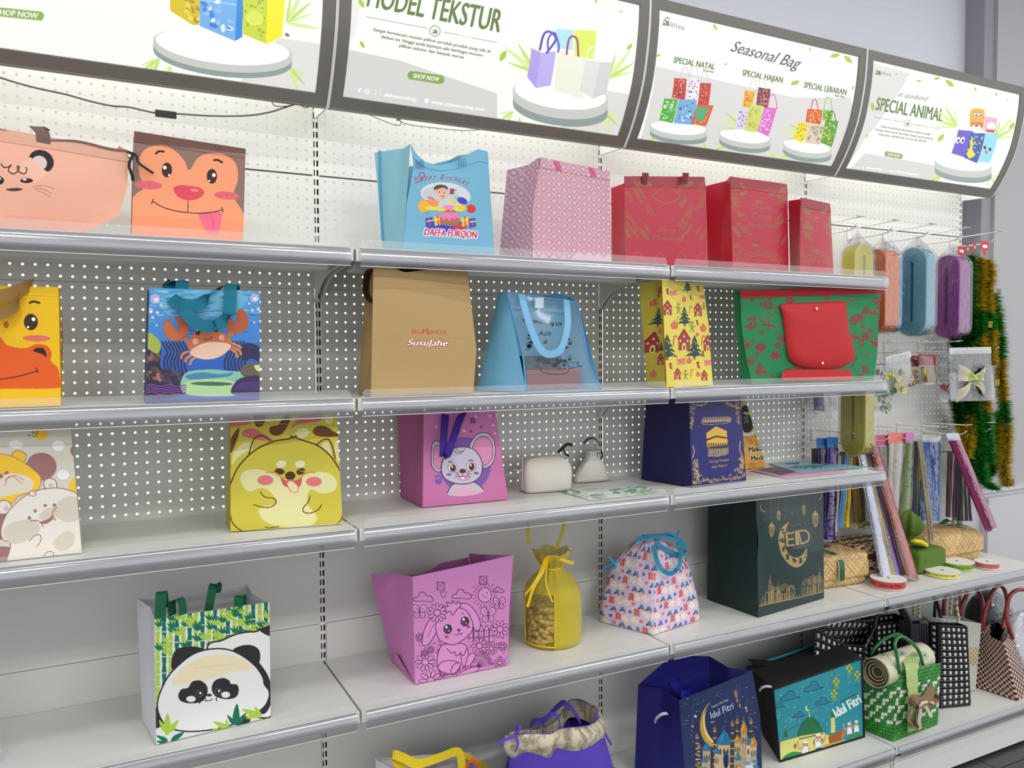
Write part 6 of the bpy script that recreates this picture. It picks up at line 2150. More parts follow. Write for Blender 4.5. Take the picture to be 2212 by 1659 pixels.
def floral(c):
 r = random.Random(3)
 k = 0
 for i in range(30):
  for j in range(12):
   x,y = i * 36 + (j % 2) * 18 + r.uniform(-4,4),j * 34 + r.uniform(-4,4)
   k = (i * 3 + j * 5 + (j // 2)) % 7
   a = r.uniform(0,90)
   if k in (0,4):
    c.ell(x,y,17,13,(230,220,196),a)
    for q in range(3):
     c.line([(x - 8 + q * 7,y - 7),(x - 5 + q * 7,y + 8)],1.6,(206,186,206),smooth=False)
    c.ell(x + 10,y - 8,3,3,(214,190,90))
   elif k == 1:
    for q in range(5):
     c.ell(x - 7,y + (q - 2) * 6,8,2.6,(206,78,58),-28)
     c.ell(x + 5,y + (q - 2) * 6,8,2.6,(206,78,58),28)
   elif k in (2,6):
    c.ell(x,y,11,9,(66,130,158),a)
    c.ell(x - 10,y + 7,8,4,(36,80,118),-40)
    c.ell(x + 9,y + 9,5,5,(206,80,62))
   elif k == 3:
    c.ell(x,y,8,7,(218,84,58))
    c.ell(x,y,4,4,(230,130,100))
   else:
    for q in range(5):
     b_ = q * 1.257
     c.ell(x + math.cos(b_) * 5,y + math.sin(b_) * 5,4,3,(56,98,146),math.degrees(b_))
   for q in range(2):
    c.ell(x + r.uniform(-17,17),y + r.uniform(-16,16),1.6,1.6,(170,74,104))
def d_floral(c,n=12,xs=(-10,530),ys=(0,330),seed=3):
 c.view(n)
 r = random.Random(seed)
 s = VIEWS[n][2] / 2.4254
 cells = []
 for i in range(14):
  for j in range(10):
   x = xs[0] + i * 46 * s + (j % 2) * 22 * s + r.uniform(-6,6)
   y = ys[0] + j * 38 * s + r.uniform(-5,5)
   cells.append((x,y,(i * 3 + j * 5) % 7))
 for x,y,k in cells:
  if k in (0,4):
   c.ell(x,y,21 * s,16 * s,(226,216,196),40)
   for q in range(4):
    c.line([(x - 14 * s + q * 8 * s,y - 8 * s),(x - 8 * s + q * 8 * s,y + 9 * s)],2 * s,(204,180,200),smooth=False)
   c.ell(x + 6 * s,y - 10 * s,3 * s,3 * s,(214,196,120))
  elif k in (1,):
   a = r.uniform(-0.5,0.5)
   for q in range(5):
    c.ell(x + (q - 2) * 2 * s,y + (q - 2) * 8 * s,11 * s,3.6 * s,(206,78,60),-25 + 50 * (q % 2))
  elif k in (2,6):
   c.ell(x,y,12 * s,10 * s,(70,134,160),20)
   c.ell(x - 12 * s,y + 8 * s,8 * s,5 * s,(40,86,120),-40)
   c.ell(x + 10 * s,y + 9 * s,6 * s,6 * s,(206,84,66))
  elif k == 3:
   c.ell(x,y,10 * s,9 * s,(216,86,62))
   c.ell(x,y,6 * s,5 * s,(228,120,90))
  else:
   for q in range(5):
    a = q * 1.257
    c.ell(x + math.cos(a) * 5 * s,y + math.sin(a) * 5 * s,4 * s,3 * s,(60,100,146),math.degrees(a))
  for q in range(3):
   c.ell(x + r.uniform(-22,22) * s,y + r.uniform(-20,20) * s,2 * s,2 * s,(170,84,110))
LILAC = (206,186,214)
P0,P1 = pt(12,272,320,Z=Z4),pt(12,515,240,Z=Z4)
t = thing('drawstring_bag','lilac floral print drawstring bag with teal handles','bag',((P0[0] + P1[0]) / 2,-0.19,Z4))
BL0 = pt(12,-6,250,Z=Z4)
BL0[1] = max(BL0[1],-0.12)
# front-right face, left face, both soft, gathered to a rounded top
ftl = pt(12,180,-40,Y=P0[1] + 0.045)
FT = [P0,P1]
cxm = (P0 + P1 + BL0 + (P1 + BL0 - P0)) / 4
top_c = np.array([cxm[0] - 0.004,cxm[1] + 0.004,0])
H_ = 0.262
def soft_quad(corners,H_,nseg,nlev,prof_,seed,amp,gather=0.0):
 """rows around a square footprint, narrowing upwards by prof_ [(t, scale)]"""
 rows_ = []
 per = []
 k = len(corners)
 for i in range(k):
  A,B_ = corners[i],corners[(i + 1) % k]
  for j in range(nseg):
   per.append(A + (B_ - A) * j / nseg)
 ctr_ = np.mean(corners,0)
 N = len(per)
 for i,p in enumerate(per):
  col = []
  d = p - ctr_
  ang = math.atan2(d[1],d[0])
  rad = np.linalg.norm(d[:2])
  rmean = 0.82 * np.mean([np.linalg.norm((q - ctr_)[:2]) for q in per])
  for j in range(nlev + 1):
   t_ = j / nlev
   s_ = np.interp(t_,*zip(*prof_))
   rr = (rad * (1 - t_) ** 0.5 + rmean * 1.05 * (1 - (1 - t_) ** 0.5)) * s_
   rr += wob(math.cos(ang),t_,seed,amp) * math.sin(math.pi * min(1,t_ + 0.08))
   rr *= 1 + gather * math.sin(ang * 11) * max(0,t_ - 0.55)
   col.append((ctr_[0] + rr * math.cos(ang),ctr_[1] + rr * math.sin(ang),corners[0][2] + H_ * t_))
  rows_.append(col)
 return rows_
cor = [P0.copy(),P1.copy(),P1 + (BL0 - P0),BL0.copy()]
for q in cor:
 q[2] = Z4 + 0.001
 q[1] = min(q[1],-0.01)
rows = soft_quad(cor,H_,12,20,[(0,1.0),(0.1,1.02),(0.35,1.0),(0.6,0.93),(0.75,0.82),(0.88,0.60),(0.95,0.42),(1,0.30)],62,0.006,0.16)
m_ = MB().grid(rows,close_u=True)
me = m_.mesh('body')
cv = pattern(1024,384,LILAC,lambda c: floral(c))
cyl_uv(me,len(rows),len(rows[0]),1.0,1.0)
link('body',me,printed('floral_cloth',cv,gain=1.08),t,True)
MB().add([tuple(q) for q in cor],[(0,1,2,3)]).build('bottom_panel',mat('lilac_cloth',LILAC,rough=0.8),t)
m_tb = mat('teal_ribbon',(10,124,160),rough=0.55)
yt = -0.215
strap(t,9,[(60,838,yt + 0.01),(120,825,yt + 0.005),(200,815,yt),(290,830,yt),(335,880,yt),(310,920,yt - 0.01),(240,900,yt - 0.01),(170,850,yt)],0.015,m_tb,side=[(0.2,0.4,1),(0.2,0.4,1),(0.2,0.4,1),(0.5,0.2,1),(1,0.2,0.2),(0.3,0.2,1),(0.3,0.2,1),(0.3,0.2,1)])
strap(t,9,[(160,870,yt - 0.01),(180,960,yt - 0.04),(215,1010,yt - 0.055),(260,1022,yt - 0.06),(300,980,yt - 0.05),(310,900,yt - 0.02),(290,850,yt)],0.014,m_tb,side=[(1,0,0.3),(1,0,0.4),(0.5,0,1),(0,0.1,1),(1,0,-0.4),(1,0,0),(1,0,0)])
strap(t,9,[(205,815,yt),(235,800,yt - 0.004),(280,812,yt - 0.004),(300,785,yt - 0.006)],0.007,m_tb,'bow_tail',side=(0.3,0.1,1))
strap(t,12,[(36,-92,yt + 0.03),(62,-60,yt + 0.02),(72,-30,yt + 0.01)],0.008,m_tb,'bow_tail',side=(1,0,0.3))
strap(t,12,[(8,-32,yt + 0.02),(40,-45,yt + 0.02),(78,-66,yt + 0.02)],0.007,m_tb,'bow_tail',side=(0.3,0,1))
strap(t,12,[(62,-50,yt + 0.01),(58,-36,yt),(60,-24,yt)],0.007,m_tb,'bow_tail',side=(1,0,0.3))
for q in ([(110,20),(150,120),(200,220),(270,318)],):
 pass
def d_eid(c):
 c.view(9)
 g = (176,146,88)
 r = random.Random(21)
 # crescent
 import numpy as _n
 t1 = _n.radians(_n.linspace(-70,-262,30))
 out_ = [(935 + 92 * math.cos(a) * 0.98,868 + 128 * math.sin(a)) for a in _n.radians(_n.linspace(35,285 - 2,40))]
 p_o = [(908 + 64 * 1.0 * math.cos(a) + 30,862 + 126 * math.sin(a)) for a in _n.radians(_n.linspace(42,268,40))]
 outer = [(1002,880),(1005,920),(985,965),(950,988),(910,975),(870,930),(848,870),(845,810),(865,765),(905,733)]
 inner = [(888,770),(875,810),(878,860),(895,905),(925,930),(960,930),(985,908),(1002,880)]
 c.poly([tuple(q) for q in smooth_pts(outer,6)] + [tuple(q) for q in smooth_pts(inner,6)],g)
 for q in range(34):
  i = r.randrange(2,9)
  x = (outer[i][0] + inner[max(0,9 - i) % 8][0]) / 2 + r.uniform(-7,7)
  y = (outer[i][1] + inner[max(0,9 - i) % 8][1]) / 2 + r.uniform(-12,12)
  c.ell(x,y,r.uniform(4,9),r.uniform(4,9),(22,58,54),0,0.85)
 c.poly([(880,790),(1036,762),(1038,850),(885,880)],(16,50,48))
 c.text('E',888,872,935,868,78,g)
 c.text('I',944,865,958,864,80,g,bold=0.02)
 c.text('D',968,862,1032,848,82,g)
 for x in (885,928,940,962):
  c.line([(x - 3,790),(x + 12,788)],4,g,smooth=False)
 c.text('HAPPY',918,765,976,753,12,(96,96,70),space=1.4)
 c.text('MUBARAK',930,888,1018,868,14,(130,112,74),space=1.3)
 def lantern(x,y,s):
  c.line([(x,600),(x,y - 30 * s)],1.6,(90,92,66),smooth=False)
  c.poly([(x - 22 * s,y),(x - 8 * s,y - 22 * s),(x,y - 34 * s),(x + 8 * s,y - 22 * s),(x + 22 * s,y)],g)
  c.poly([(x - 18 * s,y + 3 * s),(x + 18 * s,y + 3 * s),(x + 14 * s,y + 46 * s),(x - 14 * s,y + 46 * s)],g)
  for q in (-9,0,9):
   c.line([(x + q * s,y + 8 * s),(x + q * s * 0.8,y + 40 * s)],4.5 * s,(18,52,50),smooth=False)
  c.poly([(x - 12 * s,y + 50 * s),(x + 12 * s,y + 50 * s),(x,y + 68 * s)],g)
 lantern(1056,705,0.95)
 lantern(992,660,0.6)
 lantern(846,690,0.6)
 lantern(806,765,0.85)
 for x,y,s in ((762,662,1),(1076,596,1)):
  c.line([(x - 12 * s * (1 if x < 900 else -1),y - 18),(x - 14 * s * (1 if x < 900 else 1) + (0 if x < 900 else 28),y),(x,y + 16),(x + 10,y + 14)],4,g)
 for k in range(22):
  c.ell(r.uniform(745,1095),r.uniform(600,760),2,2.4,(150,140,96))
 c.line([(732,640),(1098,606)],1.6,(26,66,60),smooth=False)
 # skyline with domes and minarets
 for k in range(7):
  x = 760 + k * 22
  b = 1196 - k * 4
  h_ = r.uniform(26,60)
  c.line([(x,b),(x,b - h_),(x + 8,b - h_ - 12),(x + 16,b - h_),(x + 16,b)],2.6,g)
 for x,b,h_ in ((806,1188,130),(820,1185,90),(850,1180,90),(1045,1135,90),(1078,1128,110)):
  c.line([(x - 5,b),(x - 4,b - h_ * 0.8),(x,b - h_),(x + 4,b - h_ * 0.8),(x + 5,b)],2.8,g)
  c.line([(x,b - h_),(x,b - h_ - 25)],1.6,g,smooth=False)
 for x,b,w in ((835,1180,22),(885,1170,26),(920,1160,18),(1005,1140,26),(1040,1132,30),(1070,1126,26)):
  for q in range(3):
   c.ell(x,b - 40 - w * 0.4,w * (1 - q * 0.3),w * (1.5 - q * 0.35),None,out=g,w=2.2,a0=180,a1=360)
  for q in range(5):
   c.line([(x - w + q * w / 2,b),(x - w + q * w / 2,b - 42)],2.2,g,smooth=False)
 for k in range(40):
  x = 745 + k * 8.8
  y = 1204 - k * 2.0
  c.line([(x,y),(x + 8,y - 2)],5,g,smooth=False)
  if k % 2:
   c.line([(x,y - 8),(x + 5,y - r.uniform(10,22))],2,g,smooth=False)
t,F,K = make_bag('gift_bag','tall dark green bag with gold EID MUBARAK crescent print',9,Z4,(740,1268),(1103,1160),(1100,540),(726,565),
       BBL=(455,1180),BTL=(462,610),depth=0.22,dtop=0.20,color=(14,46,44),side=(10,38,38),draw=d_eid,seed=53,amp=0.004,bulge=0.003,fold=0.012,rough=0.45,coat=0.2,
       left=[(0,0),(0.45,0.0),(0.62,0.006),(0.8,-0.002),(1,0)],gain=1.0,ppm=1800)
# ================================================================== fourth shelf, right part: woven boxes, parcel, ribbons
def weave_tex(c,size,cols,diag=True,jit=0.1,dots=True,dark=0.55):
 """fills the canvas with an over-and-under weave; cols = colours by strip"""
 H_,W_ = c.H,c.W
 yy,xx = np.mgrid[0:H_,0:W_].astype(np.float32)
 if diag:
  a = (xx + yy) / size
  b_ = (xx - yy) / size
 else:
  a,b_ = xx / size,yy / size
 ia,ib = np.floor(a).astype(int),np.floor(b_).astype(int)
 fa,fb = a - ia,b_ - ib
 over = ((ia + ib) % 2) == 0
 f = np.where(over,fa,fb)
 g = np.where(over,fb,fa)
 sh = 0.78 + 0.22 * np.sin(np.pi * np.clip(f,0,1)) ** 0.5  # shade towards the strip edges is painted into the weave colours
 sh *= 0.86 + 0.14 * np.sin(np.pi * np.clip(g,0,1)) ** 0.6
 rs = np.random.RandomState(5)
 ja = 1 + jit * (rs.rand(256) - 0.5) * 2
 jb = 1 + jit * (rs.rand(256) - 0.5) * 2
 sh *= np.where(over,ja[ia % 256],jb[ib % 256])
 ca = np.array(cols,np.float32) / 255
 k = np.where(over,ia % len(cols),ib % len(cols))
 col = ca[k] * sh[...,None]
 if dots:
  d = (np.minimum(fa,1 - fa) < 0.13) & (np.minimum(fb,1 - fb) < 0.13) & ((ia + ib) % 2 == 0)
  col[d] *= 0.35
 c.a[:,:,:3] = np.clip(col,0,1)
TANS = [(206,172,116),(190,152,98),(214,184,132),(198,164,108)]
cvT = pattern(720,720,(200,170,120),lambda c: weave_tex(c,20,TANS,jit=0.12))
M_TAN = printed('pandan_weave',cvT,rough=0.6,bump=0,gain=1.15,repeat=True,relief=0.3)
BRN = [(214,186,140),(84,56,44)]
def brown_weave(c):
 weave_tex(c,18,[(216,190,146)],jit=0.08,dots=False,diag=False)
 yy,xx = np.mgrid[0:c.H,0:c.W]
 i,j = (xx // 18),(yy // 18)
 m_ = (((i + 2 * j) % 5) < 2) & (((i - j) % 4) != 0) | ((j % 8) < 2)
 sh = c.a[:,:,:1].copy() / 0.85
 c.a[:,:,:3] = np.where(m_[...,None],np.array([0.30,0.19,0.15]) * sh,c.a[:,:,:3])
cvB = pattern(540,540,(200,170,120),brown_weave)
M_BRN = printed('brown_check_weave',cvB,rough=0.6,bump=0,gain=1.1,repeat=True,relief=0.4)
M_GRB = mat('dark_green_ribbon',(12,74,42),rough=0.3,coat=0.3)
M_GRE = mat('ribbon_gold_edge',(196,200,150),rough=0.4)
def woven_box(label,cx,cy,wx,wy,h0,h1,m,rot,seed,sq=0.16,k=2.7,top=0.93,dome=0.3):
 t_ = thing('woven_box',label,'box',(cx,cy,Z4))
 for nm,z0,hh,s_,prof_ in (('base',Z4 + 0.001,h0 + 0.01,0.93,[(0,0.90),(0.3,0.98),(1,1.0)]),('lid',Z4 + h0,h1,1.0,[(0,1.0),(0.5,1.0),(0.75,0.97),(0.92,top + 0.05),(1.0,top)])):
  o = lump(nm,m,t_,cx,cy,z0,wx * s_,wy * s_,hh,[(a_,b_,b_) for a_,b_ in prof_],rot=rot,n=64,k=10,seed=seed,amp=0.002,sq=sq)
  me_ = o.data
  cyl_uv(me_,64,11,2 * (wx + wy) * k,hh * k)
  uvl = me_.uv_layers[0].data
  top_i = 64 * 11 + 1
  for p in me_.polygons:
   vi = [me_.loops[l].vertex_index for l in p.loop_indices]
   if top_i in vi:
    for l,q in zip(p.loop_indices,vi):
     co = me_.vertices[q].co
     uvl[l].uv = ((co[0] - cx) * k,(co[1] - cy) * k)
 return t_
# tan box with green ribbon beside the EID bag
cx,cy,wx,wy = 1.800,-0.115,0.245,0.165
t = woven_box('tan woven box with green ribbon, beside the dark green EID bag',cx,cy,wx,wy,0.030,0.082,M_TAN,-0.10,3)
zt = Z4 + 0.113
P_ = [(1.790,-0.030,zt - 0.010),(1.786,-0.05,zt),(1.778,-0.12,zt + 0.0012),(1.775,-0.165,zt - 0.0005),(1.774,-0.190,zt - 0.010),(1.773,-0.2015,zt - 0.03),(1.772,-0.2045,zt - 0.06),(1.771,-0.2050,zt - 0.085)]
MB().ribbon(smooth_pts(P_,5),0.028,(1,0,0),0.0012).build('ribbon',M_GRB,t)
for s in (-0.0148,0.0148):
 MB().ribbon([(p[0] + s,p[1],p[2] + 0.0004) for p in smooth_pts(P_,5)],0.0022,(1,0,0),0.0016).build('ribbon_edge',M_GRE,t)
MB().ribbon([(1.70,-0.075,zt + 0.001),(1.78,-0.07,zt + 0.0015),(1.86,-0.065,zt + 0.001)],0.024,(0,1,0),0.0012).build('ribbon',mat('dark_ribbon',(50,46,60),rough=0.4),t)
# brown checked woven box behind it, with a dried leaf bow
cx,cy = 2.045,-0.100
t = woven_box('dark brown and cream checked woven box with dried leaf bow, behind the tan box',cx,cy,0.23,0.17,0.034,0.086,M_BRN,-0.25,6,k=3.6)
ml = mat('dried_leaf',(150,134,98),rough=0.7,bump=0.8,scale=120,var=0.2)
m = MB()
r = random.Random(3)
c0 = pt(17,560,350,Y=-0.12)
for k in range(9):
 a_ = math.pi * (0.05 + 0.9 * k / 8) if k % 2 else math.pi * (1.05 + 0.9 * k / 8)
 d = np.array([math.cos(a_),0.25 * math.sin(a_),0])
 L_ = r.uniform(0.045,0.085)
 m.ribbon([c0 - [0,0,0.008],c0 + d * L_ * 0.4 + [0,0,0.010 * r.random()],c0 + d * L_ * 0.8 + [0,0,0.004],c0 + d * L_ + [0,0,-0.012]],[0.004,0.022,0.016,0.003],(0.1,1,0.5),0.001)
m.build('leaf_bow',ml,t)
MB().tube(smooth_pts([c0 + [-0.01,0,-0.008],c0 + [0,-0.008,0.008],c0 + [0.02,0.0,0.006],c0 + [0.01,0.008,-0.006]],5),0.006,6).build('leaf_knot',mat('green_leaf_knot',(132,142,96),rough=0.7),t,smooth=True)
# green cloth parcel
M_GC = mat('olive_green_cloth',(84,112,36),rough=0.85,bump=0.4,scale=500)
A,B = pt(17,1155,850,Z=Z4),pt(17,1420,790,Z=Z4)
t = thing('wrapped_parcel','box wrapped in green cloth with a knotted top and yellow tie','parcel',(2.25,-0.16,Z4))
ax = (B - A) / np.linalg.norm(B - A)
bk = np.array([-ax[1],ax[0],0])
lump('wrapped_box',M_GC,t,*((A + B) / 2 + bk * 0.060)[:2],Z4 + 0.001,np.linalg.norm(B - A) * 1.04,0.125,0.082,[(0,0.96,0.96),(0.05,1,1),(0.9,1,1),(0.97,0.97,0.97),(1,0.9,0.9)],rot=math.atan2(ax[1],ax[0]),n=56,k=12,seed=9,amp=0.002,sq=0.16)
# knot: a ruffled cloth rosette
kc = pt(17,1060,480,Y=-0.165)
rows = []
for i in range(40):
 a_ = 2 * math.pi * i / 40
 col = []
 for j in range(14):
  t_ = j / 13
  rr = np.interp(t_,[0,0.15,0.35,0.6,0.8,0.95,1],[0.012,0.014,0.034,0.043,0.040,0.026,0.008]) * (1 + 0.20 * math.sin(a_ * 7 + t_ * 5) * min(1,t_ * 3))
  col.append((kc[0] + rr * math.cos(a_ + t_ * 0.8) + 0.004 * t_,kc[1] + rr * math.sin(a_ + t_ * 0.8),kc[2] - 0.008 + 0.098 * t_ - 0.02 * math.sin(a_ + 2) * t_))
 rows.append(col)
MB().grid(rows,close_u=True).build('knot',M_GC,t,smooth=True)
m = MB()
m.grid([[kc + [0.0,0,-0.012],kc + [0.02,-0.02,-0.028]],[kc + [0.03,0.0,-0.016],kc + [0.06,-0.03,-0.036]],[kc + [0.07,0.02,-0.026],kc + [0.10,0.0,-0.037]]])
m.grid([[kc + [0.0,0,-0.012],kc + [-0.012,-0.03,-0.03]],[kc + [-0.01,-0.03,-0.034],kc + [-0.004,-0.052,-0.05]],[kc + [0.005,-0.045,-0.06],kc + [0.012,-0.056,-0.085]]])
m.build('cloth_fold',M_GC,t,smooth=True)
MB().tube(smooth_pts([pt(17,1062,515,Y=-0.185),pt(17,1110,510,Y=-0.20),pt(17,1170,520,Y=-0.205),pt(17,1215,545,Y=-0.205),pt(17,1240,560,Y=-0.205)],5),[0.004,0.005,0.006,0.0065,0.0075,0.0085,0.009,0.0085,0.0075,0.0085,0.009,0.0085,0.0085,0.0075,0.0075,0.0085,0.0085,0.0075,0.0055,0.0045,0.003],8).build('yellow_tie',mat('yellow_tie_cloth',(216,206,20),rough=0.6,bump=0.8,scale=200),t,smooth=True)
# big rounded tan box with green ribbons
cx,cy = 2.475,-0.105
t = woven_box('large rounded tan woven box with green ribbons and leaf bow, at right end of shelf',cx,cy,0.315,0.185,0.038,0.078,M_TAN,-0.06,8,sq=0.62,top=0.80)
zt = Z4 + 0.117
for x,yy in ((2.562,-0.175),(2.606,-0.150)):
 P_ = [(x - 0.02,-0.03,zt - 0.004),(x - 0.010,-0.08,zt + 0.001),(x,yy + 0.03,zt - 0.003),(x + 0.006,yy,zt - 0.018),(x + 0.009,yy - 0.010,zt - 0.04),(x + 0.009,yy - 0.012,zt - 0.078)]
 MB().ribbon(smooth_pts(P_,5),0.011,(1,0.3,0),0.0014).build('ribbon',M_GRB,t)
c0 = pt(17,1490,320,Y=-0.10)
m = MB()
for (dx,w_) in ((-0.075,0.020),(-0.05,0.022),(0.055,0.022),(0.075,0.018),(-0.062,0.012)):
 m.ribbon([c0,c0 + [dx * 0.4,0.004,0.012],c0 + [dx,0.012,-0.004]],[0.010,w_,0.003],(0.1,1,0.3),0.001)
m.build('leaf_bow',mat('dark_green_leaf',(30,70,34),rough=0.5,var=0.2),t)
MB().tube(smooth_pts([c0 + [-0.012,-0.012,-0.008],c0 + [0,-0.006,0.012],c0 + [0.014,0.004,-0.006]],4),0.006,6).build('gold_knot',mat('gold_leaf_knot',(150,136,80),rough=0.5),t,smooth=True)
def spool(label,x,y,r_,h_,col,txt=None,tcol=(40,20,20),edge=None):
 t_ = thing('ribbon_spool',label,'ribbon spool',(x,y,Z4),'ribbon spools on the shelf edge')
 z0 = Z4 + 0.001
 n_ = 40
 circ = lambda R_,z_: [(x + R_ * math.cos(2 * math.pi * k / n_),y + R_ * math.sin(2 * math.pi * k / n_),z_) for k in range(n_)]
 mw = mat('white_spool_card',(232,232,226),rough=0.5)
 for z_ in (z0,z0 + h_ - 0.0012):
  m_ = MB()
  rings_ = [circ(0.006,z_ + 0.0012),circ(r_,z_ + 0.0012),circ(r_,z_),circ(0.006,z_)]
  m_.grid([[rg_[k] for rg_ in rings_] for k in range(n_)],close_u=True)
  m_.build('flange',mw,t_)
 m_ = MB()
 m_.grid([[q0,q1] for q0,q1 in zip(circ(0.0062,z0),circ(0.0062,z0 + h_))],close_u=True)
 m_.build('core_hole',mat('spool_hole',(40,40,40)),t_)
 rows_ = []
 for k in range(n_):
  a_ = 2 * math.pi * k / n_
  rows_.append([(x + (r_ - 0.003) * math.cos(a_),y + (r_ - 0.003) * math.sin(a_),z0 + 0.0012 + (h_ - 0.0026) * j) for j in (0,0.5,1)])
 m_ = MB().grid(rows_,close_u=True)
 me_ = m_.mesh('ribbon')
 cyl_uv(me_,n_,3)
 def dr(c):
  if txt:
   for k in range(4):
    c.text(txt,20 + 256 * k,42,240 + 256 * k,42,24,tcol,bold=0.03)
  if edge:
   c.poly([(0,0),(1024,0),(1024,6),(0,6)],edge)
   c.poly([(0,58),(1024,58),(1024,64),(0,64)],edge)
 link('ribbon',me_,printed('ribbon_' + label[:6],pattern(1024,64,col,dr),rough=0.3,bump=0,coat=0.4),t_,True)
spool('red spool of ribbon printed Selamat Hari in black, at shelf front',1.938,-0.262,0.060,0.030,(196,62,60),'Selamat Hari',(30,14,14),(226,150,150))
spool('yellow spool of ribbon with small black print, between green and red spools',2.240,-0.258,0.061,0.017,(222,212,60),'THE NEWEST MERIT',(60,56,10))
spool('green spool of ribbon beside the green parcel',2.378,-0.222,0.060,0.026,(120,160,30),'Raya',(60,90,10),(160,190,70))
spool('small pink spool of ribbon, rightmost on the shelf edge',2.487,-0.272,0.044,0.022,(186,84,112),None,(0,0,0),(226,196,120))
M_FILM = film('clear_film')
M_CARD = mat('white_header_card',(214,216,222),rough=0.5)
def glit(c,cols,n,seed):
 r_ = random.Random(seed)
 for k in range(n):
  x,y = r_.uniform(0,c.W),r_.uniform(0,c.H)
  c.ell(x,y,r_.uniform(1,4),r_.uniform(1,5),r_.choice(cols),r_.uniform(0,90))
def ribbon_pack(label,n,top,bot,Yt,Yb,stripes,film=True,header=None,thick=0.010,cat='ribbon pack',group=None,name='ribbon_pack',rough=0.3,metal=0.0,pleat=0.0025,zf=None):
 """long flat pack of folded ribbon: top=(xl,xr,y) or ((xl,yl),(xr,yr)), bottom likewise"""
 def ends(e,Y):
  if len(e) == 3:
   e = ((e[0],e[2]),(e[1],e[2]))
  return pt(n,*e[0],Y=Y),pt(n,*e[1],Y=Y)
 TL,TR = ends(top,Yt)
 BL_,BR_ = ends(bot,Yb)
 if zf is not None:
  dz = zf - min(BL_[2],BR_[2])
  BL_[2] += dz
  BR_[2] += dz
 t_ = thing(name,label,cat,(TL + TR) / 2,group)
 tot = sum(s_[0] for s_ in stripes)
 u = 0
 nrm = np.cross(TR - TL,BL_ - TL)
 nrm /= np.linalg.norm(nrm)
 if nrm[1] > 0:
  nrm = -nrm
 r_ = random.Random(len(label))
 for w_,col,kind in stripes:
  u0,u1 = u / tot,(u + w_) / tot
  u += w_
  m_ = MB()
  for face in (0,1):
   rows_ = []
   nn = 10
   for i in range(nn + 1):
    uu = u0 + (u1 - u0) * (0.02 + 0.96 * i / nn)
    cl = []
    for j in range(15):
     v = j / 14
     p = (TL + (TR - TL) * uu) * (1 - v) + (BL_ + (BR_ - BL_) * uu) * v
     o_ = (thick * 0.5 * (1 - abs(2 * i / nn - 1) ** 4) + pleat * (0.5 + 0.5 * math.cos(i * math.pi)) + 0.0012 * math.sin(v * 13 + u0 * 9)) if face == 0 else -thick * 0.5 * (1 - abs(2 * i / nn - 1) ** 4)
     cl.append(p + nrm * o_)
    rows_.append(cl)
   m_.grid(rows_)
  m_.build('ribbon',mat('ribbon_%d_%d_%d' % col,col,rough=rough if kind == 0 else 0.28,metal=0.75 if kind else metal,bump=0.9 if kind else 0.3,scale=160 if kind else 300,var=0.25 if kind else 0.06),t_)
 if film:
  m_ = MB()
  for face in (1,-1):
   rows_ = []
   for i in range(9):
    uu = -0.04 + 1.08 * i / 8
    cl = []
    for j in range(17):
     v = -0.03 + 1.05 * j / 16
     p = (TL + (TR - TL) * uu) * (1 - v) + (BL_ + (BR_ - BL_) * uu) * v
     o_ = (thick * 0.5 + pleat + 0.003) * (1 - abs(2 * i / 8 - 1) ** 3) + wob(uu,v * 3,5,0.0016)
     cl.append(p + nrm * o_ * face)
    rows_.append(cl)
   m_.grid(rows_)
  m_.build('film_sleeve',M_FILM,t_,smooth=True)
 if header:
  h_,colh = header
  d_ = (TL - BL_) / np.linalg.norm(TL - BL_)
  d2 = (TR - BR_) / np.linalg.norm(TR - BR_)
  m_ = MB()
  a_,b_ = TL - (TR - TL) * 0.06,TR + (TR - TL) * 0.06
  m_.add([a_ + nrm * 0.001,b_ + nrm * 0.001,b_ + d2 * h_ + nrm * 0.001,a_ + d_ * h_ + nrm * 0.001,a_ - nrm * 0.001,b_ - nrm * 0.001,b_ + d2 * h_ - nrm * 0.001,a_ + d_ * h_ - nrm * 0.001],
      [(0,1,2,3),(7,6,5,4),(0,4,5,1),(1,5,6,2),(2,6,7,3),(3,7,4,0)])
  m_.build('header_card',mat('card_%d_%d_%d' % colh,colh,rough=0.5),t_)
 return t_
ZF = Z4 + 0.003
# leaning on the shelf front
ribbon_pack('silver glitter ribbon pack leaning between the woven boxes',0,((1851,976),(1872,976)),((1903,1232),(1932,1238)),-0.10,-0.245,[(1,(188,190,200),1),(3.4,(226,228,240),0),(0.9,(226,216,170),1)],rough=0.2,zf=ZF + 0.002)
ribbon_pack('lilac ribbon pack with gold edges leaning beside the silver pack',0,((1872,978),(1882,978)),((1932,1234),(1952,1238)),-0.105,-0.25,[(0.7,(220,200,130),1),(2.4,(150,112,206),0),(0.8,(216,196,150),1)],rough=0.25,zf=ZF + 0.001)
ribbon_pack('dark red and orange ribbon pack leaning at the front of the shelf',0,((1872,962),(1890,948)),((1950,1240),(1984,1250)),-0.115,-0.262,[(0.5,(90,50,60),0),(0.5,(226,150,60),1),(0.4,(110,30,40),0),(0.5,(230,170,70),1),(2.4,(196,76,66),0)],rough=0.25,header=(0.030,(200,70,110)),zf=ZF)
ribbon_pack('long bright pink ribbon pack hanging diagonally from a hook',15,((440,1035),(560,1030)),((830,1990),(935,1940)),-0.215,-0.225,[(1.2,(168,40,110),0),(0.25,(214,160,210),1),(2.5,(206,96,150),0)],header=(0.034,(196,200,208)),thick=0.016)
ribbon_pack('narrow beige ribbon pack with gold specks hanging diagonally',16,((1212,262),(1262,262)),((1345,1395),(1392,1395)),-0.15,-0.19,[(1,(196,178,140),0),(0.4,(206,186,130),1),(1,(186,168,132),0)],thick=0.008,zf=Z4 + 0.11)
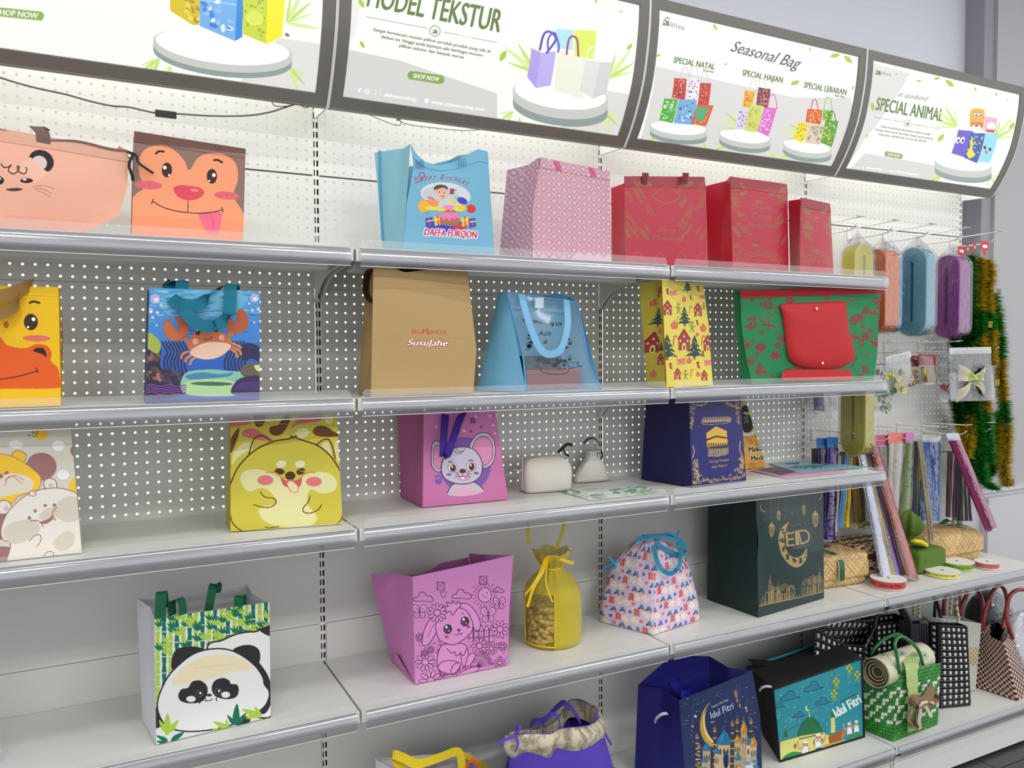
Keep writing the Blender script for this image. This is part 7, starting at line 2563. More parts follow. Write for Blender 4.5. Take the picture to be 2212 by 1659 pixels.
# hanging straight from the hooks
HG = None
for lab,n,top,bot,Y,col,hdr in (
  ('dark olive ribbons hanging at the left under the yellow roll',16,(70,130,345),(95,160,1330),-0.10,[(1,(66,58,40),0),(1,(96,84,48),0)],None),
  ('dark blue and maroon ribbons hanging beside the olive ones',16,(130,240,340),(150,250,1330),-0.115,[(1,(40,28,100),0),(1,(74,30,56),0),(0.8,(50,30,86),0)],(0.035,(40,96,160))),
  ('bright purple ribbons hanging below a blue header',16,(236,342,338),(196,305,1335),-0.13,[(1,(58,24,130),0),(1.2,(92,30,140),0),(0.7,(76,26,120),0)],(0.038,(50,110,172))),
  ('grey white ribbon hanging between purple and blue ribbons',16,(345,375,420),(290,335,1250),-0.115,[(1,(190,186,180),0)],None),
  ('brown grey ribbons hanging between the white and blue ribbons',16,(375,425,380),(330,375,1200),-0.11,[(1,(108,92,70),0),(0.6,(134,120,96),0)],None),
  ('sky blue ribbon hanging left of the silver pack',16,(420,476,430),(340,405,1200),-0.12,[(1,(70,136,180),0)],None),
  ('golden yellow ribbon hanging beside the sky blue ribbon',16,(460,500,440),(412,465,1200),-0.11,[(1,(196,160,40),1)],None),
  ('olive gold ribbons hanging behind the silver pack',16,(480,590,420),(520,650,1160),-0.09,[(1,(120,100,36),0),(1,(140,116,40),0),(1,(104,86,40),0)],None),
  ('mauve brown ribbons hanging below the coral headers',16,(742,905,330),(800,930,1130),-0.12,[(1,(130,84,84),0),(1,(150,110,96),0),(1,(112,84,76),0),(1,(150,126,108),0)],(0.045,(190,80,120))),
  ('off white ribbons hanging behind the orange pack',16,(905,1085,290),(880,1010,1180),-0.13,[(1,(206,198,184),0),(1,(186,176,158),0),(1,(214,208,196),0),(1,(196,186,170),0)],(0.040,(222,120,110))),
  ('olive green ribbons hanging above the green parcel',16,(1085,1168,285),(1010,1140,1180),-0.14,[(1,(96,122,40),0),(1,(130,150,56),0),(0.8,(110,132,50),0)],(0.040,(206,120,196))),
  ('navy ribbon hanging beside the olive green ribbons',16,(1170,1212,268),(1135,1196,1180),-0.13,[(1,(26,22,84),0)],None),
  ('yellow olive ribbon hanging left of the beige pack',16,(1210,1240,280),(1200,1232,1180),-0.12,[(1,(160,146,40),0)],None),
  ('wide blue ribbons marked with pen, hanging right of the beige pack',16,(1272,1455,275),(1225,1450,1130),-0.13,[(1,(44,96,160),0),(1,(62,118,182),0),(1,(48,100,164),0),(1,(58,112,176),0)],(0.026,(200,204,206))),
  ('maroon ribbons hanging at the right end of the rail',16,(1545,1600,380),(1525,1570,1090),-0.10,[(1,(70,24,44),0),(0.2,(200,196,196),0)],None),
  ('dark plum ribbons hanging beside the maroon ones',16,(1600,1660,300),(1580,1650,1095),-0.10,[(1,(60,28,52),0),(1,(44,24,44),0)],None),
  ('thin black and white ribbons hanging behind the pink pack',16,(1662,1730,300),(1662,1800,1130),-0.09,[(1,(50,52,56),0),(0.25,(200,200,196),0),(1,(52,56,52),0),(0.25,(190,190,180),0),(1,(70,50,76),0)],None)):
 ribbon_pack(lab,n,top,bot,Y,Y - 0.012,col,header=hdr,thick=0.012,film=hdr is not None)
for y_,h_ in ((920,34),(960,34),(1000,30)):
 pass
# ------------------------------------------------------------------ wire hooks in three rows
M_WIRE = mat('white_wire',(226,224,220),rough=0.35)
nth = ['first','second','third','fourth','fifth']
def hook(x,z,L1,L2,row,k):
 t_ = thing('wire_hook','%s white wire hook from the left in the %s row of the hook bay' % (nth[k],row),'hook',(x,0,z),'wire hooks of the right bay')
 MB().box((x - 0.011,-0.0035,z - 0.042),(x + 0.011,-0.0012,z + 0.006)).build('base_plate',M_WIRE,t_,bevel=0.0008)
 m_ = MB()
 m_.tube([(x,-0.003,z),(x,-0.012,z),(x,-L1,z + 0.004)],0.0021,6)
 m_.build('label_wire',M_WIRE,t_,smooth=True)
 MB().box((x - 0.019,-L1 - 0.002,z + 0.0045),(x + 0.019,-L1 + 0.004,z + 0.007)).build('label_plate',mat('label_plate',(186,184,180),rough=0.4),t_)
 m_ = MB()
 m_.tube(smooth_pts([(x,-0.003,z - 0.036),(x,-0.02,z - 0.037),(x,-L2 + 0.03,z - 0.037),(x,-L2,z - 0.028),(x,-L2 - 0.012,z - 0.020)],4),0.0026,6)
 m_.build('arm',M_WIRE,t_,smooth=True)
for k,x in enumerate((1.845,2.03,2.232,2.434,2.643)):
 hook(x,1.944,0.205,0.175,'top',k)
for k,x in enumerate((2.06,2.245,2.45,2.64)):
 hook(x,1.512,0.170,0.195,'middle',k)
hook(1.86,1.392,0.10,0.08,'half hidden',0)
for k,x in enumerate((1.851,2.03,2.18,2.328,2.478)):
 hook(x,1.185,0.195,0.175,'lower',k)
hook(2.628,1.188,0.195,0.175,'lowest right',0)
# ================================================================== base shelf
Z5 = ZS[5]
def loft(top,bot,nl,bulge=0.0,seed=1,amp=0.003):
 n_ = len(top)
 c_ = np.mean(np.array(top),0)
 rows_ = []
 for i in range(n_):
  col = []
  for j in range(nl + 1):
   t_ = j / nl
   p = np.array(bot[i]) * (1 - t_) + np.array(top[i]) * t_
   d = p - c_
   d[2] = 0
   d /= max(1e-6,np.linalg.norm(d))
   p = p + d * (bulge * math.sin(math.pi * t_) + wob(i / n_ * 3,t_,seed,amp) * math.sin(math.pi * min(1,t_ + 0.1)))
   col.append(p)
  rows_.append(col)
 return rows_
# purple bag with a leaf-print cuff
M_PUR = mat('purple_cloth',(84,60,178),rough=0.8,bump=0.3,scale=420,var=0.03)
def leafcuff(c):
 r_ = random.Random(5)
 for k in range(90):
  x,y,a_ = r_.uniform(0,1024),r_.uniform(0,160),r_.uniform(0,6.28)
  for q in range(9):
   for s in (-0.8,0.8):
    x0_,y0_ = x + math.cos(a_) * q * 8,y + math.sin(a_) * q * 8
    L_ = 24 - q * 2.2
    c.line([(x0_,y0_),(x0_ + math.cos(a_ + s) * L_,y0_ + math.sin(a_ + s) * L_)],2.6,(132,116,96),smooth=False)
rim_px = [(1098,1440,-.300),(1180,1428,-.318),(1290,1426,-.325),(1390,1425,-.325),(1440,1395,-.325),(1560,1382,-.320),(1640,1370,-.300),(1690,1330,-.265),(1690,1270,-.220),(1640,1235,-.160),(1560,1205,-.120),(1500,1215,-.110),(1455,1290,-.115),(1380,1370,-.13),(1280,1395,-.16),(1160,1400,-.20),(1115,1415,-.26)]
rim = smooth_pts([pt(11,*p[:2],Y=p[2]) for p in rim_px],4,True)
nb = len(rim)
cx,cy = 0.632,-0.185
bot = []
ctr = np.mean(rim,0)
for p in rim:
 a_ = math.atan2(p[1] - ctr[1],p[0] - ctr[0])
 bot.append((cx + 0.165 * math.copysign(abs(math.cos(a_)) ** 0.5,math.cos(a_)),cy + 0.130 * math.copysign(abs(math.sin(a_)) ** 0.5,math.sin(a_)),Z5 + 0.001))
t = thing('cloth_bag','purple cloth bag with cream leaf-print lining folded over its rim','bag',(cx,cy,Z5))
MB().grid(loft(rim,bot,14,0.012,3,0.006),close_u=True).build('body',M_PUR,t,smooth=True)
MB().add(bot,[tuple(range(nb))]).build('bottom_panel',M_PUR,t)
cuff = []
for i,p in enumerate(rim):
 d = np.array(p) - ctr
 d[2] = 0
 d /= np.linalg.norm(d)
 L_ = 0.060 + 0.008 * math.sin(i * 0.7)
 dn = (np.array(bot[i]) - p) / np.linalg.norm(np.array(bot[i]) - p)
 cuff.append([p + dn * L_ * (1 - v) + d * (0.007 + 0.012 * math.sin(math.pi * v) + 0.002 * math.sin(i * 1.1 + v * 3)) for v in (0,.25,.5,.75,1)] + [p - d * 0.004 + [0,0,-0.004],p - d * 0.010 + [0,0,-0.05]])
me = MB().grid(cuff,close_u=True).mesh('cuff')
cyl_uv(me,nb,7,2.0)
link('cuff',me,printed('leaf_cuff',pattern(1024,160,(206,196,170),leafcuff),repeat=True,gain=1.0),t,True)
for p_,w_ in (([(1245,1400,-.15),(1270,1350,-.15),(1340,1340,-.16),(1430,1250,-.17),(1480,1228,-.18),(1550,1300,-.20),(1580,1370,-.22),(1575,1440,-.24)],0.022),([(1330,1440,-.24),(1340,1350,-.23),(1390,1300,-.23),(1430,1320,-.24),(1445,1390,-.25),(1420,1430,-.26)],0.014)):
 strap(t,11,p_,w_,mat('violet_handle',(92,68,190),rough=0.7),side=(0.5,1,0.4))
for p_ in ([(1165,1368,-.31),(1150,1440,-.33),(1165,1500,-.335),(1145,1555,-.335)],[(1135,1450,-.33),(1080,1470,-.33),(1030,1500,-.33)],[(1150,1450,-.33),(1180,1400,-.33),(1170,1370,-.32)],[(1680,1290,-.26),(1720,1380,-.27),(1750,1440,-.27),(1788,1505,-.27)]):
 strap(t,11,p_,0.008,M_PUR,'tie',side=(0.7,0.3,0.5))
# yellow bag, mostly below the frame
t,F,K = make_bag('tote_bag','white bag with yellow handles and an orange net bow, cut by the bottom edge',11,Z5,(360,2500),(1010,2380),(1000,1710),(330,1760),Y=-0.27,depth=0.14,
       color=(214,206,214),seed=71,amp=0.004,hem=0.1,hemcol=(224,196,40))
m_y = mat('yellow_strap',(232,204,30),rough=0.7,bump=0.4,scale=500)
strap(t,11,[(470,1790,-.272),(420,1700,-.278),(350,1600,-.285),(345,1572,-.29),(400,1590,-.29),(500,1630,-.285),(640,1590,-.27),(760,1550,-.25),(790,1620,-.25),(800,1740,-.26)],0.022,m_y,side=[(1,0,0.2),(1,0,0.4),(0.6,0.2,0.6),(0.3,0.3,1),(0.2,0.2,1),(0.2,0.2,1),(0.3,0.2,1),(0.8,0.3,0.5),(1,0,0),(1,0,0)])
strap(t,11,[(360,1572,-.20),(500,1610,-.19),(640,1600,-.18),(760,1560,-.17),(900,1620,-.16),(980,1680,-.16)],0.014,m_y,side=(0.2,0.3,1))
m = MB()
r = random.Random(4)
c0 = pt(11,860,1655,Y=-.285)
for k in range(26):
 a_ = r.uniform(0,6.28)
 q_ = [c0 + [math.cos(a_ + u) * 0.022 * (0.4 + 0.6 * v),-0.004 * k / 26,math.sin(a_ + u) * 0.022 * (0.4 + 0.6 * v)] for u,v in ((0,1),(0.4,0.7),(0.8,1),(1.3,0.6))]
 m.ribbon(q_,0.006,(0.2,1,0.2),0.0008)
m.build('net_bow',mat('orange_net',(226,106,40),rough=0.7),t)
def d_blue(c):
 c.n = 21
 r_ = random.Random(31)
 for k in range(120):
  x,y = r_.uniform(420,1010),r_.uniform(280,760)
  c.ell(x,y,r_.choice([1.6,2.4,4]),r_.choice([1.6,2.4,4]),(214,220,226))
 c.blob([(640,420),(600,480),(585,560),(600,640),(635,710),(685,750),(685,780),(640,775),(590,730),(562,660),(558,590),(575,510),(605,455)],(206,164,60))
 c.blob([(636,430),(606,490),(594,560),(606,640),(640,705),(680,745),(640,735),(600,680),(583,600),(590,520)],(240,216,140))
 c.text('Selamat Hari Raya',650,470,782,405,18,(236,236,240),shear=0.3)
 c.text('Idul Fitri',645,555,830,465,52,(240,240,244),shear=0.3)
 c.line([(635,582),(668,575)],4,(240,240,244),smooth=False)
 for x,y,s in ((522,538,16),(918,465,12)):
  c.poly([(x + s * (1 if k % 2 == 0 else 0.45) * math.cos(k * 0.628 - 1.57),y + s * (1 if k % 2 == 0 else 0.45) * math.sin(k * 0.628 - 1.57)) for k in range(10)],(250,236,190))
 for x,y0,y1 in ((500,440,610),(850,280,400),(870,280,440),(925,370,480)):
  c.line([(x,y0),(x,y1)],1.5,(120,130,150),smooth=False)
  c.ell(x,y1 + 8,8,15,(190,140,70))
 c.ell(840,360,12,30,(176,120,70),-12)
 tq,gd,st,cr = (44,120,160),(196,142,56),(226,206,160),(150,106,60)
 def dome(x,y,w,h_,col):
  c.blob([(x - w,y),(x - w * 1.05,y - h_ * 0.4),(x - w * 0.5,y - h_ * 0.85),(x,y - h_ * 1.15),(x + w * 0.5,y - h_ * 0.85),(x + w * 1.05,y - h_ * 0.4),(x + w,y)],col)
  c.ell(x - w * 0.35,y - h_ * 0.5,w * 0.2,h_ * 0.3,tuple(min(255,int(q * 1.3)) for q in col),20,0.8)
  c.line([(x,y - h_ * 1.1),(x,y - h_ * 1.5)],3,gd,smooth=False)
 def tower(x,y0,y1,w):
  c.poly([(x - w,y1),(x - w * 0.8,y0),(x + w * 0.8,y0),(x + w,y1)],(76,60,56))
  for k in range(6):
   yy = y0 + (y1 - y0) * k / 6
   c.poly([(x - w,yy + 8),(x + w,yy + 8),(x + w,yy + 16),(x - w,yy + 16)],st)
  dome(x,y0 + 4,w * 1.1,26,cr)
 for x,y0 in ((535,700),(672,640),(810,590),(848,570),(960,575),(550,780)):
  tower(x,y0,960,12)
 for x,y,w,h_,col in ((745,755,48,100,tq),(610,810,30,56,tq),(595,905,24,36,tq),(690,830,18,50,tq),(912,755,42,80,tq),(980,770,26,66,gd),(850,735,24,50,gd),(900,665,24,90,gd),(855,880,22,60,(60,130,130))):
  c.poly([(x - w,y),(x + w,y),(x + w,960),(x - w,960)],r_.choice([st,(206,184,140),(190,166,130)]))
  for q in range(3):
   c.ell(x - w * 0.6 + q * w * 0.6,y + 60,w * 0.16,26,(70,56,70))
  c.line([(x - w,y + 8),(x + w,y + 4)],5,gd,smooth=False)
  dome(x,y,w,h_,col)
 c.ell(762,880,24,70,(60,90,140))
 c.ell(762,890,14,60,(26,34,60))
 for x,y,s,col in ((960,930,44,(226,226,228)),(930,900,26,(120,170,190)),(990,890,24,(90,150,180)),(880,940,30,(216,160,110)),(560,940,20,(96,140,80)),(1000,930,24,(70,130,160))):
  for q in range(4):
   c.ell(x + q * s * 0.4 - s * 0.6,y + (q % 2) * 10,s * 0.5,s * 0.45,col)
 for q in range(4):
  c.line([(880,880 + q * 18),(940,860 + q * 16),(1005,810 + q * 18)],4,(96,150,170))
VIEWS[21] = (1360,1400,3.6767)
t,F,K = make_bag('tote_bag','blue bag printed with a crescent moon and domed mosque',12,Z5,(440,1100),(842,1092),(788,505),(404,660),BBL=(172,1066),BTL=(190,664),
       depth=0.13,dtop=0.12,color=(14,12,118),side=(10,8,96),draw=d_blue,bg=(34,50,92),seed=72,amp=0.004,bulge=0.006,fold=0.03,gain=1.0,right=[(0,0),(0.6,0.012),(1,0)],backdz=0.05,btop=[(0,0.0),(0.3,0.03),(0.6,0.04),(1,0.0)])
m_nb = mat('royal_blue_strap',(24,24,150),rough=0.75)
yb = K['ftl'][1]
strap(t,21,[(330,235,yb + .08),(380,320,yb + .05),(430,370,yb + .02),(520,330,yb + .04),(630,310,yb + .05)],0.024,m_nb,side=(0.4,0.3,1))
strap(t,21,[(395,230,yb + .08),(440,240,yb + .06),(520,270,yb + .05),(610,300,yb + .045),(640,315,yb + .04)],0.022,m_nb,side=(0.2,0.2,1))
strap(t,21,[(400,215,yb + .09),(450,150,yb + .1),(560,108,yb + .11),(700,150,yb + .1),(790,225,yb + .09)],0.022,m_nb,side=(0.4,1,0.6))
mzip = mat('white_plastic_ring',(206,208,216),rough=0.3)
strap(t,21,[(200,590,yb + .03),(215,555,yb + .02),(255,525,yb + .01),(300,518,yb + .01)],0.009,mzip,'zip_pull',side=(0.3,1,0.6))
strap(t,21,[(815,225,yb + .05),(840,200,yb + .05),(865,215,yb + .05)],0.009,mzip,'zip_pull',side=(0.3,1,0.6))
def d_teal(c):
 c.n = 12
 ink = (26,62,74)
 r_ = random.Random(41)
 for k in range(90):
  c.ell(r_.uniform(905,1360),r_.uniform(470,800),2.2,2.2,(196,226,220))
 for x,y,s in ((985,640,1.0),(1105,590,1.0),(1150,665,0.8),(1030,735,0.6),(930,690,0.6)):
  c.blob([(x - 48 * s,y + 25 * s),(x - 40 * s,y),(x - 20 * s,y - 5 * s),(x - 8 * s,y - 28 * s),(x + 18 * s,y - 24 * s),(x + 28 * s,y - 2 * s),(x + 50 * s,y + 2 * s),(x + 10 * s,y + 14 * s)],(44,124,158),out=ink,w=3)
 for x,y,x0 in ((1222,560,1205),(1210,622,1180),(1294,492,1280),(1338,526,1330)):
  c.line([(x0,480),(x,y - 20)],3,(90,110,60),smooth=False)
  c.poly([(x,y - 24),(x + 20,y),(x,y + 24),(x - 20,y)],(176,190,60))
  c.line([(x - 10,y - 12),(x + 10,y + 12)],3,ink,smooth=False)
  c.line([(x + 10,y - 12),(x - 10,y + 12)],3,ink,smooth=False)
  for q in (-12,0,12):
   c.line([(x + q * 0.4,y + 20),(x + q,y + 38)],4,(150,170,60),smooth=False)
 c.text('Selamat Hari Raya',1240,672,1334,630,9,(26,40,50),bold=0.03)
 c.text('Idul Fitri',1222,748,1362,672,50,(236,240,236),bold=0.05)
 c.blob([(945,860),(1000,800),(1060,780),(1140,775),(1170,830),(1230,850),(1240,900),(950,930)],(52,140,150),out=ink,w=2)
 c.blob([(1028,848),(1035,800),(1055,765),(1085,745),(1115,765),(1138,800),(1142,835)],(30,110,66),out=ink,w=4)
 c.ell(1074,700,15,15,(236,224,130))
 c.ell(1080,697,13,13,(44,140,156))
 c.line([(1078,722),(1082,748)],5,(226,214,120),smooth=False)
 c.poly([(935,970),(935,880),(1040,845),(1150,825),(1200,850),(1200,930),(1100,955),(960,980)],(222,214,120))
 c.line([(1030,862),(1150,832)],5,ink,smooth=False)
 c.blob([(950,850),(960,810),(975,850)],(40,110,70))
 c.poly([(1194,830),(1192,750),(1212,745),(1216,825)],(222,214,120))
 c.poly([(1188,750),(1198,705),(1216,745)],(30,110,80))
 for x in (1010,1060,1110,1150):
  c.ell(x,900 - (x - 1010) * 0.2,7,14,(120,110,70))
 c.blob([(950,960),(1000,930),(1050,940),(1030,972),(960,982)],(40,140,80))
 c.poly([(1180,850),(1255,812),(1265,860),(1190,890)],(164,84,34))
 c.ell(1260,838,10,26,(190,120,50),10)
 c.line([(1160,900),(1270,870)],10,(206,160,60),smooth=False)
 sk,wh = (206,150,110),(232,234,236)
 for x,y,s,fl in ((1062,900,1.0,1),(1128,862,1.0,-1),(1292,800,0.8,1),(1330,790,0.8,1)):
  c.blob([(x - 16 * s,y),(x + 12 * s,y - 4 * s),(x + 22 * s,y + 50 * s),(x - 10 * s,y + 56 * s)],wh,out=ink,w=2)
  c.line([(x - 10 * s,y + 8),(x - 34 * s * fl,y + 14 * s),(x - 40 * s * fl,y - 26 * s)],8 * s,sk,smooth=False)
  c.ell(x,y - 14 * s,13 * s,14 * s,sk,out=ink,w=2)
  c.blob([(x - 14 * s,y - 18 * s),(x,y - 34 * s),(x + 14 * s,y - 18 * s)],(236,236,232))
  c.blob([(x - 8 * s,y + 50 * s),(x + 24 * s,y + 46 * s),(x + 30 * s,y + 76 * s),(x - 4 * s,y + 80 * s)],(60,130,90))
t,F,K = make_bag('tote_bag','black zipped bag with a teal Idul Fitri front',12,Z5,(930,982),(1372,852),(1360,440),(895,602),BBL=(846,944),BTL=(755,484),
       depth=0.15,dtop=0.16,color=(38,142,156),side=(16,15,20),draw=d_teal,seed=73,amp=0.003,bulge=0.006,fold=0.008,left=[(0,0),(0.3,0.006),(0.7,-0.003),(1,0)])
mk = mat('black_cloth',(18,17,22),rough=0.85,bump=0.3,scale=420)
ftl,ftr,btl = K['ftl'],K['ftr'],K['btl']
btr = ftr + (btl - ftl)
T = Face(ftl + [0,0.002,0],ftr + [0,0.002,0],btr,btl,14,10,0.006,5,0.0)
MB().grid([[T.at(i / 14,j / 10) + np.array([0,0,0.004 * math.sin(math.pi * j / 10) - 0.010 * math.sin(math.pi * i / 14)]) for j in range(11)] for i in range(15)]).build('top_flap',mk,t,smooth=True)
for a_,b_ in ((K['fbl'],ftl),(ftl,ftr),(K['fbr'],ftr),(K['fbl'],K['fbr'])):
 MB().tube([a_ + (b_ - a_) * k / 8 + [0,-0.002,0] for k in range(9)],0.0035,6).build('piping',mk,t,smooth=True)
strap(t,12,[(780,462,btl[1] - .02),(900,470,btl[1] - .02),(1010,505,btl[1] - .04),(1120,500,btl[1] - .04),(1250,440,btl[1] - .02)],0.034,mk,side=(0,1,0.3))
strap(t,12,[(1020,478,btl[1]),(1110,430,btl[1]),(1180,425,btl[1]),(1235,440,btl[1])],0.03,mat('teal_inner_cloth',(28,116,132),rough=0.8),'teal_strap',side=(0.3,1,0.4))
strap(t,12,[(825,612,ftl[1] + .04),(840,595,ftl[1] + .03),(865,588,ftl[1] + .02),(890,592,ftl[1] + .01)],0.008,mzip,'zip_pull',side=(0.2,1,0.6))
# ------------------------------------------------------------------ woven plastic bags
def weave_panel(F_,nu,nv,pat,cols,parent,name='woven_panel',dome=0.0022,gap=0.06):
 """over-and-under plastic strips: every cell is its own raised pad"""
 m_ = MB()
 for i in range(nu):
  for j in range(nv):
   g_ = gap
   u0,u1,v0,v1 = (i + g_) / nu,(i + 1 - g_) / nu,(j + g_) / nv,(j + 1 - g_) / nv
   if (i + j) % 2:
    u0,u1 = (i - 0.02) / nu,(i + 1.02) / nu
   else:
    v0,v1 = (j - 0.02) / nv,(j + 1.02) / nv
   u0,u1,v0,v1 = max(0,u0),min(1,u1),max(0,v0),min(1,v1)
   k_ = pat(i,j)
   e = [F_.at(u0,v0,0.0003),F_.at(u1,v0,0.0003),F_.at(u1,v1,0.0003),F_.at(u0,v1,0.0003)]
   mm = 0.22
   ui,uj,vi,vj = u0 + (u1 - u0) * mm,u1 - (u1 - u0) * mm,v0 + (v1 - v0) * mm,v1 - (v1 - v0) * mm
   f_ = [F_.at(ui,vi,dome),F_.at(uj,vi,dome),F_.at(uj,vj,dome),F_.at(ui,vj,dome)]
   m_.add(e + f_,[(4,5,6,7),(0,1,5,4),(1,2,6,5),(2,3,7,6),(3,0,4,7)],k_)
 m_.grid(F_.grid(off=-0.0004,nu=10,nv=10),0)
 return m_.build(name,cols,parent)
def woven_bag(name,label,c,nu,ns,nv,pat,cols,amp=0.004,seed=5,inner=None,hide=()):
 """c: dict of corners fbl fbr ftr ftl bbl bbr btr btl (arrays)"""
 t_ = thing(name,label,'bag',(c['fbl'] + c['fbr'] + c['bbl'] + c['bbr']) / 4)
 for nm,q,n_ in (('front_panel',('fbl','fbr','ftr','ftl'),nu),('side_panel',('bbl','fbl','ftl','btl'),ns),('side_panel',('fbr','bbr','btr','ftr'),ns),('back_panel',('bbr','bbl','btl','btr'),nu)):
  F_ = Face(*[c[k] for k in q],10,10,amp,seed,0.004,0.0,c.get('top') if nm == 'front_panel' else None)
  if nm == 'back_panel':
   # seen from inside
   F_.n = -F_.n
  weave_panel(F_,n_,nv,pat,cols,t_,nm)
  seed += 1
 MB().add([c['fbl'],c['fbr'],c['bbr'],c['bbl']],[(0,1,2,3)]).build('bottom_panel',cols[0],t_)
 return t_
def cn(n,fbl,fbr,ftr,ftl,Yf,dep,dtop=None,zb=None,back=(0.02,1)):
 zb = Z5 + 0.002 if zb is None else zb
 YL,YR = Yf if isinstance(Yf,tuple) else (Yf,Yf)
 o = dict(fbl=pt(n,*fbl,Y=YL),fbr=pt(n,*fbr,Y=YR),ftr=pt(n,*ftr,Y=YR + 0.005),ftl=pt(n,*ftl,Y=YL + 0.005))
 o['fbl'][2] = o['fbr'][2] = zb
 b = np.array([back[0],back[1],0.0])
 o['bbl'],o['bbr'] = o['fbl'] + b * dep,o['fbr'] + b * dep
 o['btl'],o['btr'] = o['ftl'] + b * (dtop or dep),o['ftr'] + b * (dtop or dep)
 for k in o:
  o[k][1] = min(o[k][1],-0.012)
 return o
PL_ = lambda nm,col: mat(nm,col,rough=0.32,spec=0.6,var=0.03)
BLKP,WHTP,GRNP,REDP,BEIP,GRYP = PL_('black_strip',(16,14,26)),PL_('white_strip',(218,216,206)),PL_('green_strip',(36,124,36)),PL_('dark_red_strip',(118,28,26)),PL_('beige_strip',(206,188,168)),PL_('charcoal_strip',(40,42,52))
GOLP = PL_('gold_strip',(186,160,90))
chk = lambda i,j: 1 if (i % 2 and j % 2) else 0
def tubes(t_,n,pts,r_,m_,name='handle',ry=None):
 MB().tube(smooth_pts([pt(n,*p[:2],Y=p[2]) for p in pts],5),r_,8).build(name,m_,t_,smooth=True)
# three black and white bags
c = cn(18,(130,1100),(620,1060),(640,585),(175,410),(-0.205,-0.20),0.11,0.13)
c['btl'] = pt(18,300,330,Y=-0.09)
c['btr'] = pt(18,742,345,Y=-0.075)
c['top'] = [(0,0),(0.3,-0.012),(0.6,-0.02),(1,0)]
t = woven_bag('woven_bag','black and white woven bag slumped open behind the teal Idul Fitri bag',c,19,9,23,chk,[BLKP,WHTP],seed=80)
tubes(t,18,[(640,640,-.15),(740,400,-.14),(770,300,-.14),(830,240,-.14),(900,225,-.14)],0.006,BLKP)
c = cn(18,(760,900),(1075,905),(1080,335),(745,385),(-0.12,-0.115),0.075)
t = woven_bag('woven_bag','black and white woven bag behind the green basket',c,15,7,27,chk,[BLKP,WHTP],seed=84)
tubes(t,18,[(1020,345,-.12),(985,260,-.12),(960,210,-.12),(940,160,-.12)],0.007,GRYP)
c = cn(18,(1085,1020),(1370,1010),(1372,392),(1088,382),(-0.195,-0.19),0.055)
t = woven_bag('woven_bag','plain charcoal woven bag standing among the black and white bags',c,13,5,26,lambda i,j: 0,[GRYP],seed=88)
tubes(t,18,[(1085,500,-.200),(1080,380,-.200),(1040,290,-.195),(1000,220,-.19),(980,180,-.19)],0.0075,GRYP)
tubes(t,18,[(1370,500,-.197),(1372,380,-.197),(1350,260,-.19),(1320,170,-.19),(1300,130,-.19)],0.0075,GRYP)
tubes(t,18,[(1310,400,-.15),(1305,300,-.15),(1310,200,-.15),(1318,140,-.15)],0.006,GRYP)
tubes(t,18,[(1185,352,-.19),(1215,335,-.195),(1240,350,-.195),(1262,372,-.19)],0.0025,BLKP,'toggle_cord')
c = cn(18,(1360,1180),(1648,1168),(1616,404),(1352,390),(-0.288,-0.325),0.045)
t = woven_bag('woven_bag','upright black and white woven bag right of the green basket',c,11,3,27,chk,[BLKP,WHTP],seed=92,amp=0.003)
# white bag behind
c = cn(18,(1420,1090),(1690,1085),(1748,380),(1380,330),(-0.225,-0.25),0.07)
c['btl'] = pt(18,1150,300,Y=-0.14)
c['btr'] = pt(18,1560,315,Y=-0.12)
t = woven_bag('woven_bag','white woven bag with gold checks and twisted gold and white handles',c,15,6,30,lambda i,j: 1 if 10 < j < 19 and i > 8 and (i + j) % 2 else 0,[PL_('cream_strip',(206,204,196)),GOLP],seed=96)
for p_ in ([(1520,385,-.262),(1530,330,-.262),(1515,220,-.26),(1505,110,-.26),(1500,80,-.26)],[(1455,300,-.2),(1455,200,-.2),(1462,100,-.2)],[(1160,330,-.2),(1160,250,-.2),(1152,170,-.2)],[(1110,300,-.15),(1108,230,-.15),(1105,180,-.15)]):
 P_ = smooth_pts([pt(18,*p[:2],Y=p[2]) for p in p_],8)
 m = MB()
 for k in range(len(P_) - 1):
  m.tube([P_[k],P_[k + 1]],0.0055,8,mi=k // 2 % 2)
 m.build('handle',[GOLP,WHTP],t,smooth=True)
# red, black and cream checked bag
fb,ft,bb,bt = pt(18,2085,1112,Z=Z5),None,pt(18,1690,978,Z=Z5),None
fb[2] = bb[2] = Z5 + 0.002
ft = pt(18,1955,560,Y=-0.33)
bt = pt(18,1742,455,Y=-0.215)
c = dict(fbl=fb,bbl=bb,ftl=ft,btl=bt,fbr=fb + [0.16,0.02,0],bbr=bb + [0.17,0.04,0],ftr=ft + [0.12,0.05,0.01],btr=pt(18,1870,345,Y=-0.14))
t = woven_bag('woven_bag','red, black and cream checked woven bag with red handles',c,12,15,22,lambda i,j: (1 if (i + j) % 2 else (2 if (i + j) % 4 else 0)),[BLKP,BEIP,REDP],seed=100)
RH = PL_('red_tube',(136,36,34))
for p_ in ([(1765,450,-.25),(1770,330,-.25),(1810,180,-.25),(1870,50,-.25),(1920,20,-.25),(1968,70,-.25),(1990,190,-.26),(1965,330,-.27),(1950,430,-.28)],[(1390,300,-.15),(1392,200,-.15),(1410,130,-.15),(1440,115,-.15)],[(1545,300,-.17),(1560,200,-.17),(1600,130,-.17),(1612,70,-.17)],[(1700,55,-.2),(1740,120,-.2),(1765,220,-.21),(1760,320,-.22),(1750,430,-.23)],[(2040,520,-.32),(2000,400,-.32),(1985,260,-.31),(2010,130,-.31),(2070,70,-.31),(2150,60,-.31),(2230,110,-.31)]):
 tubes(t,18,p_,0.0075,RH)
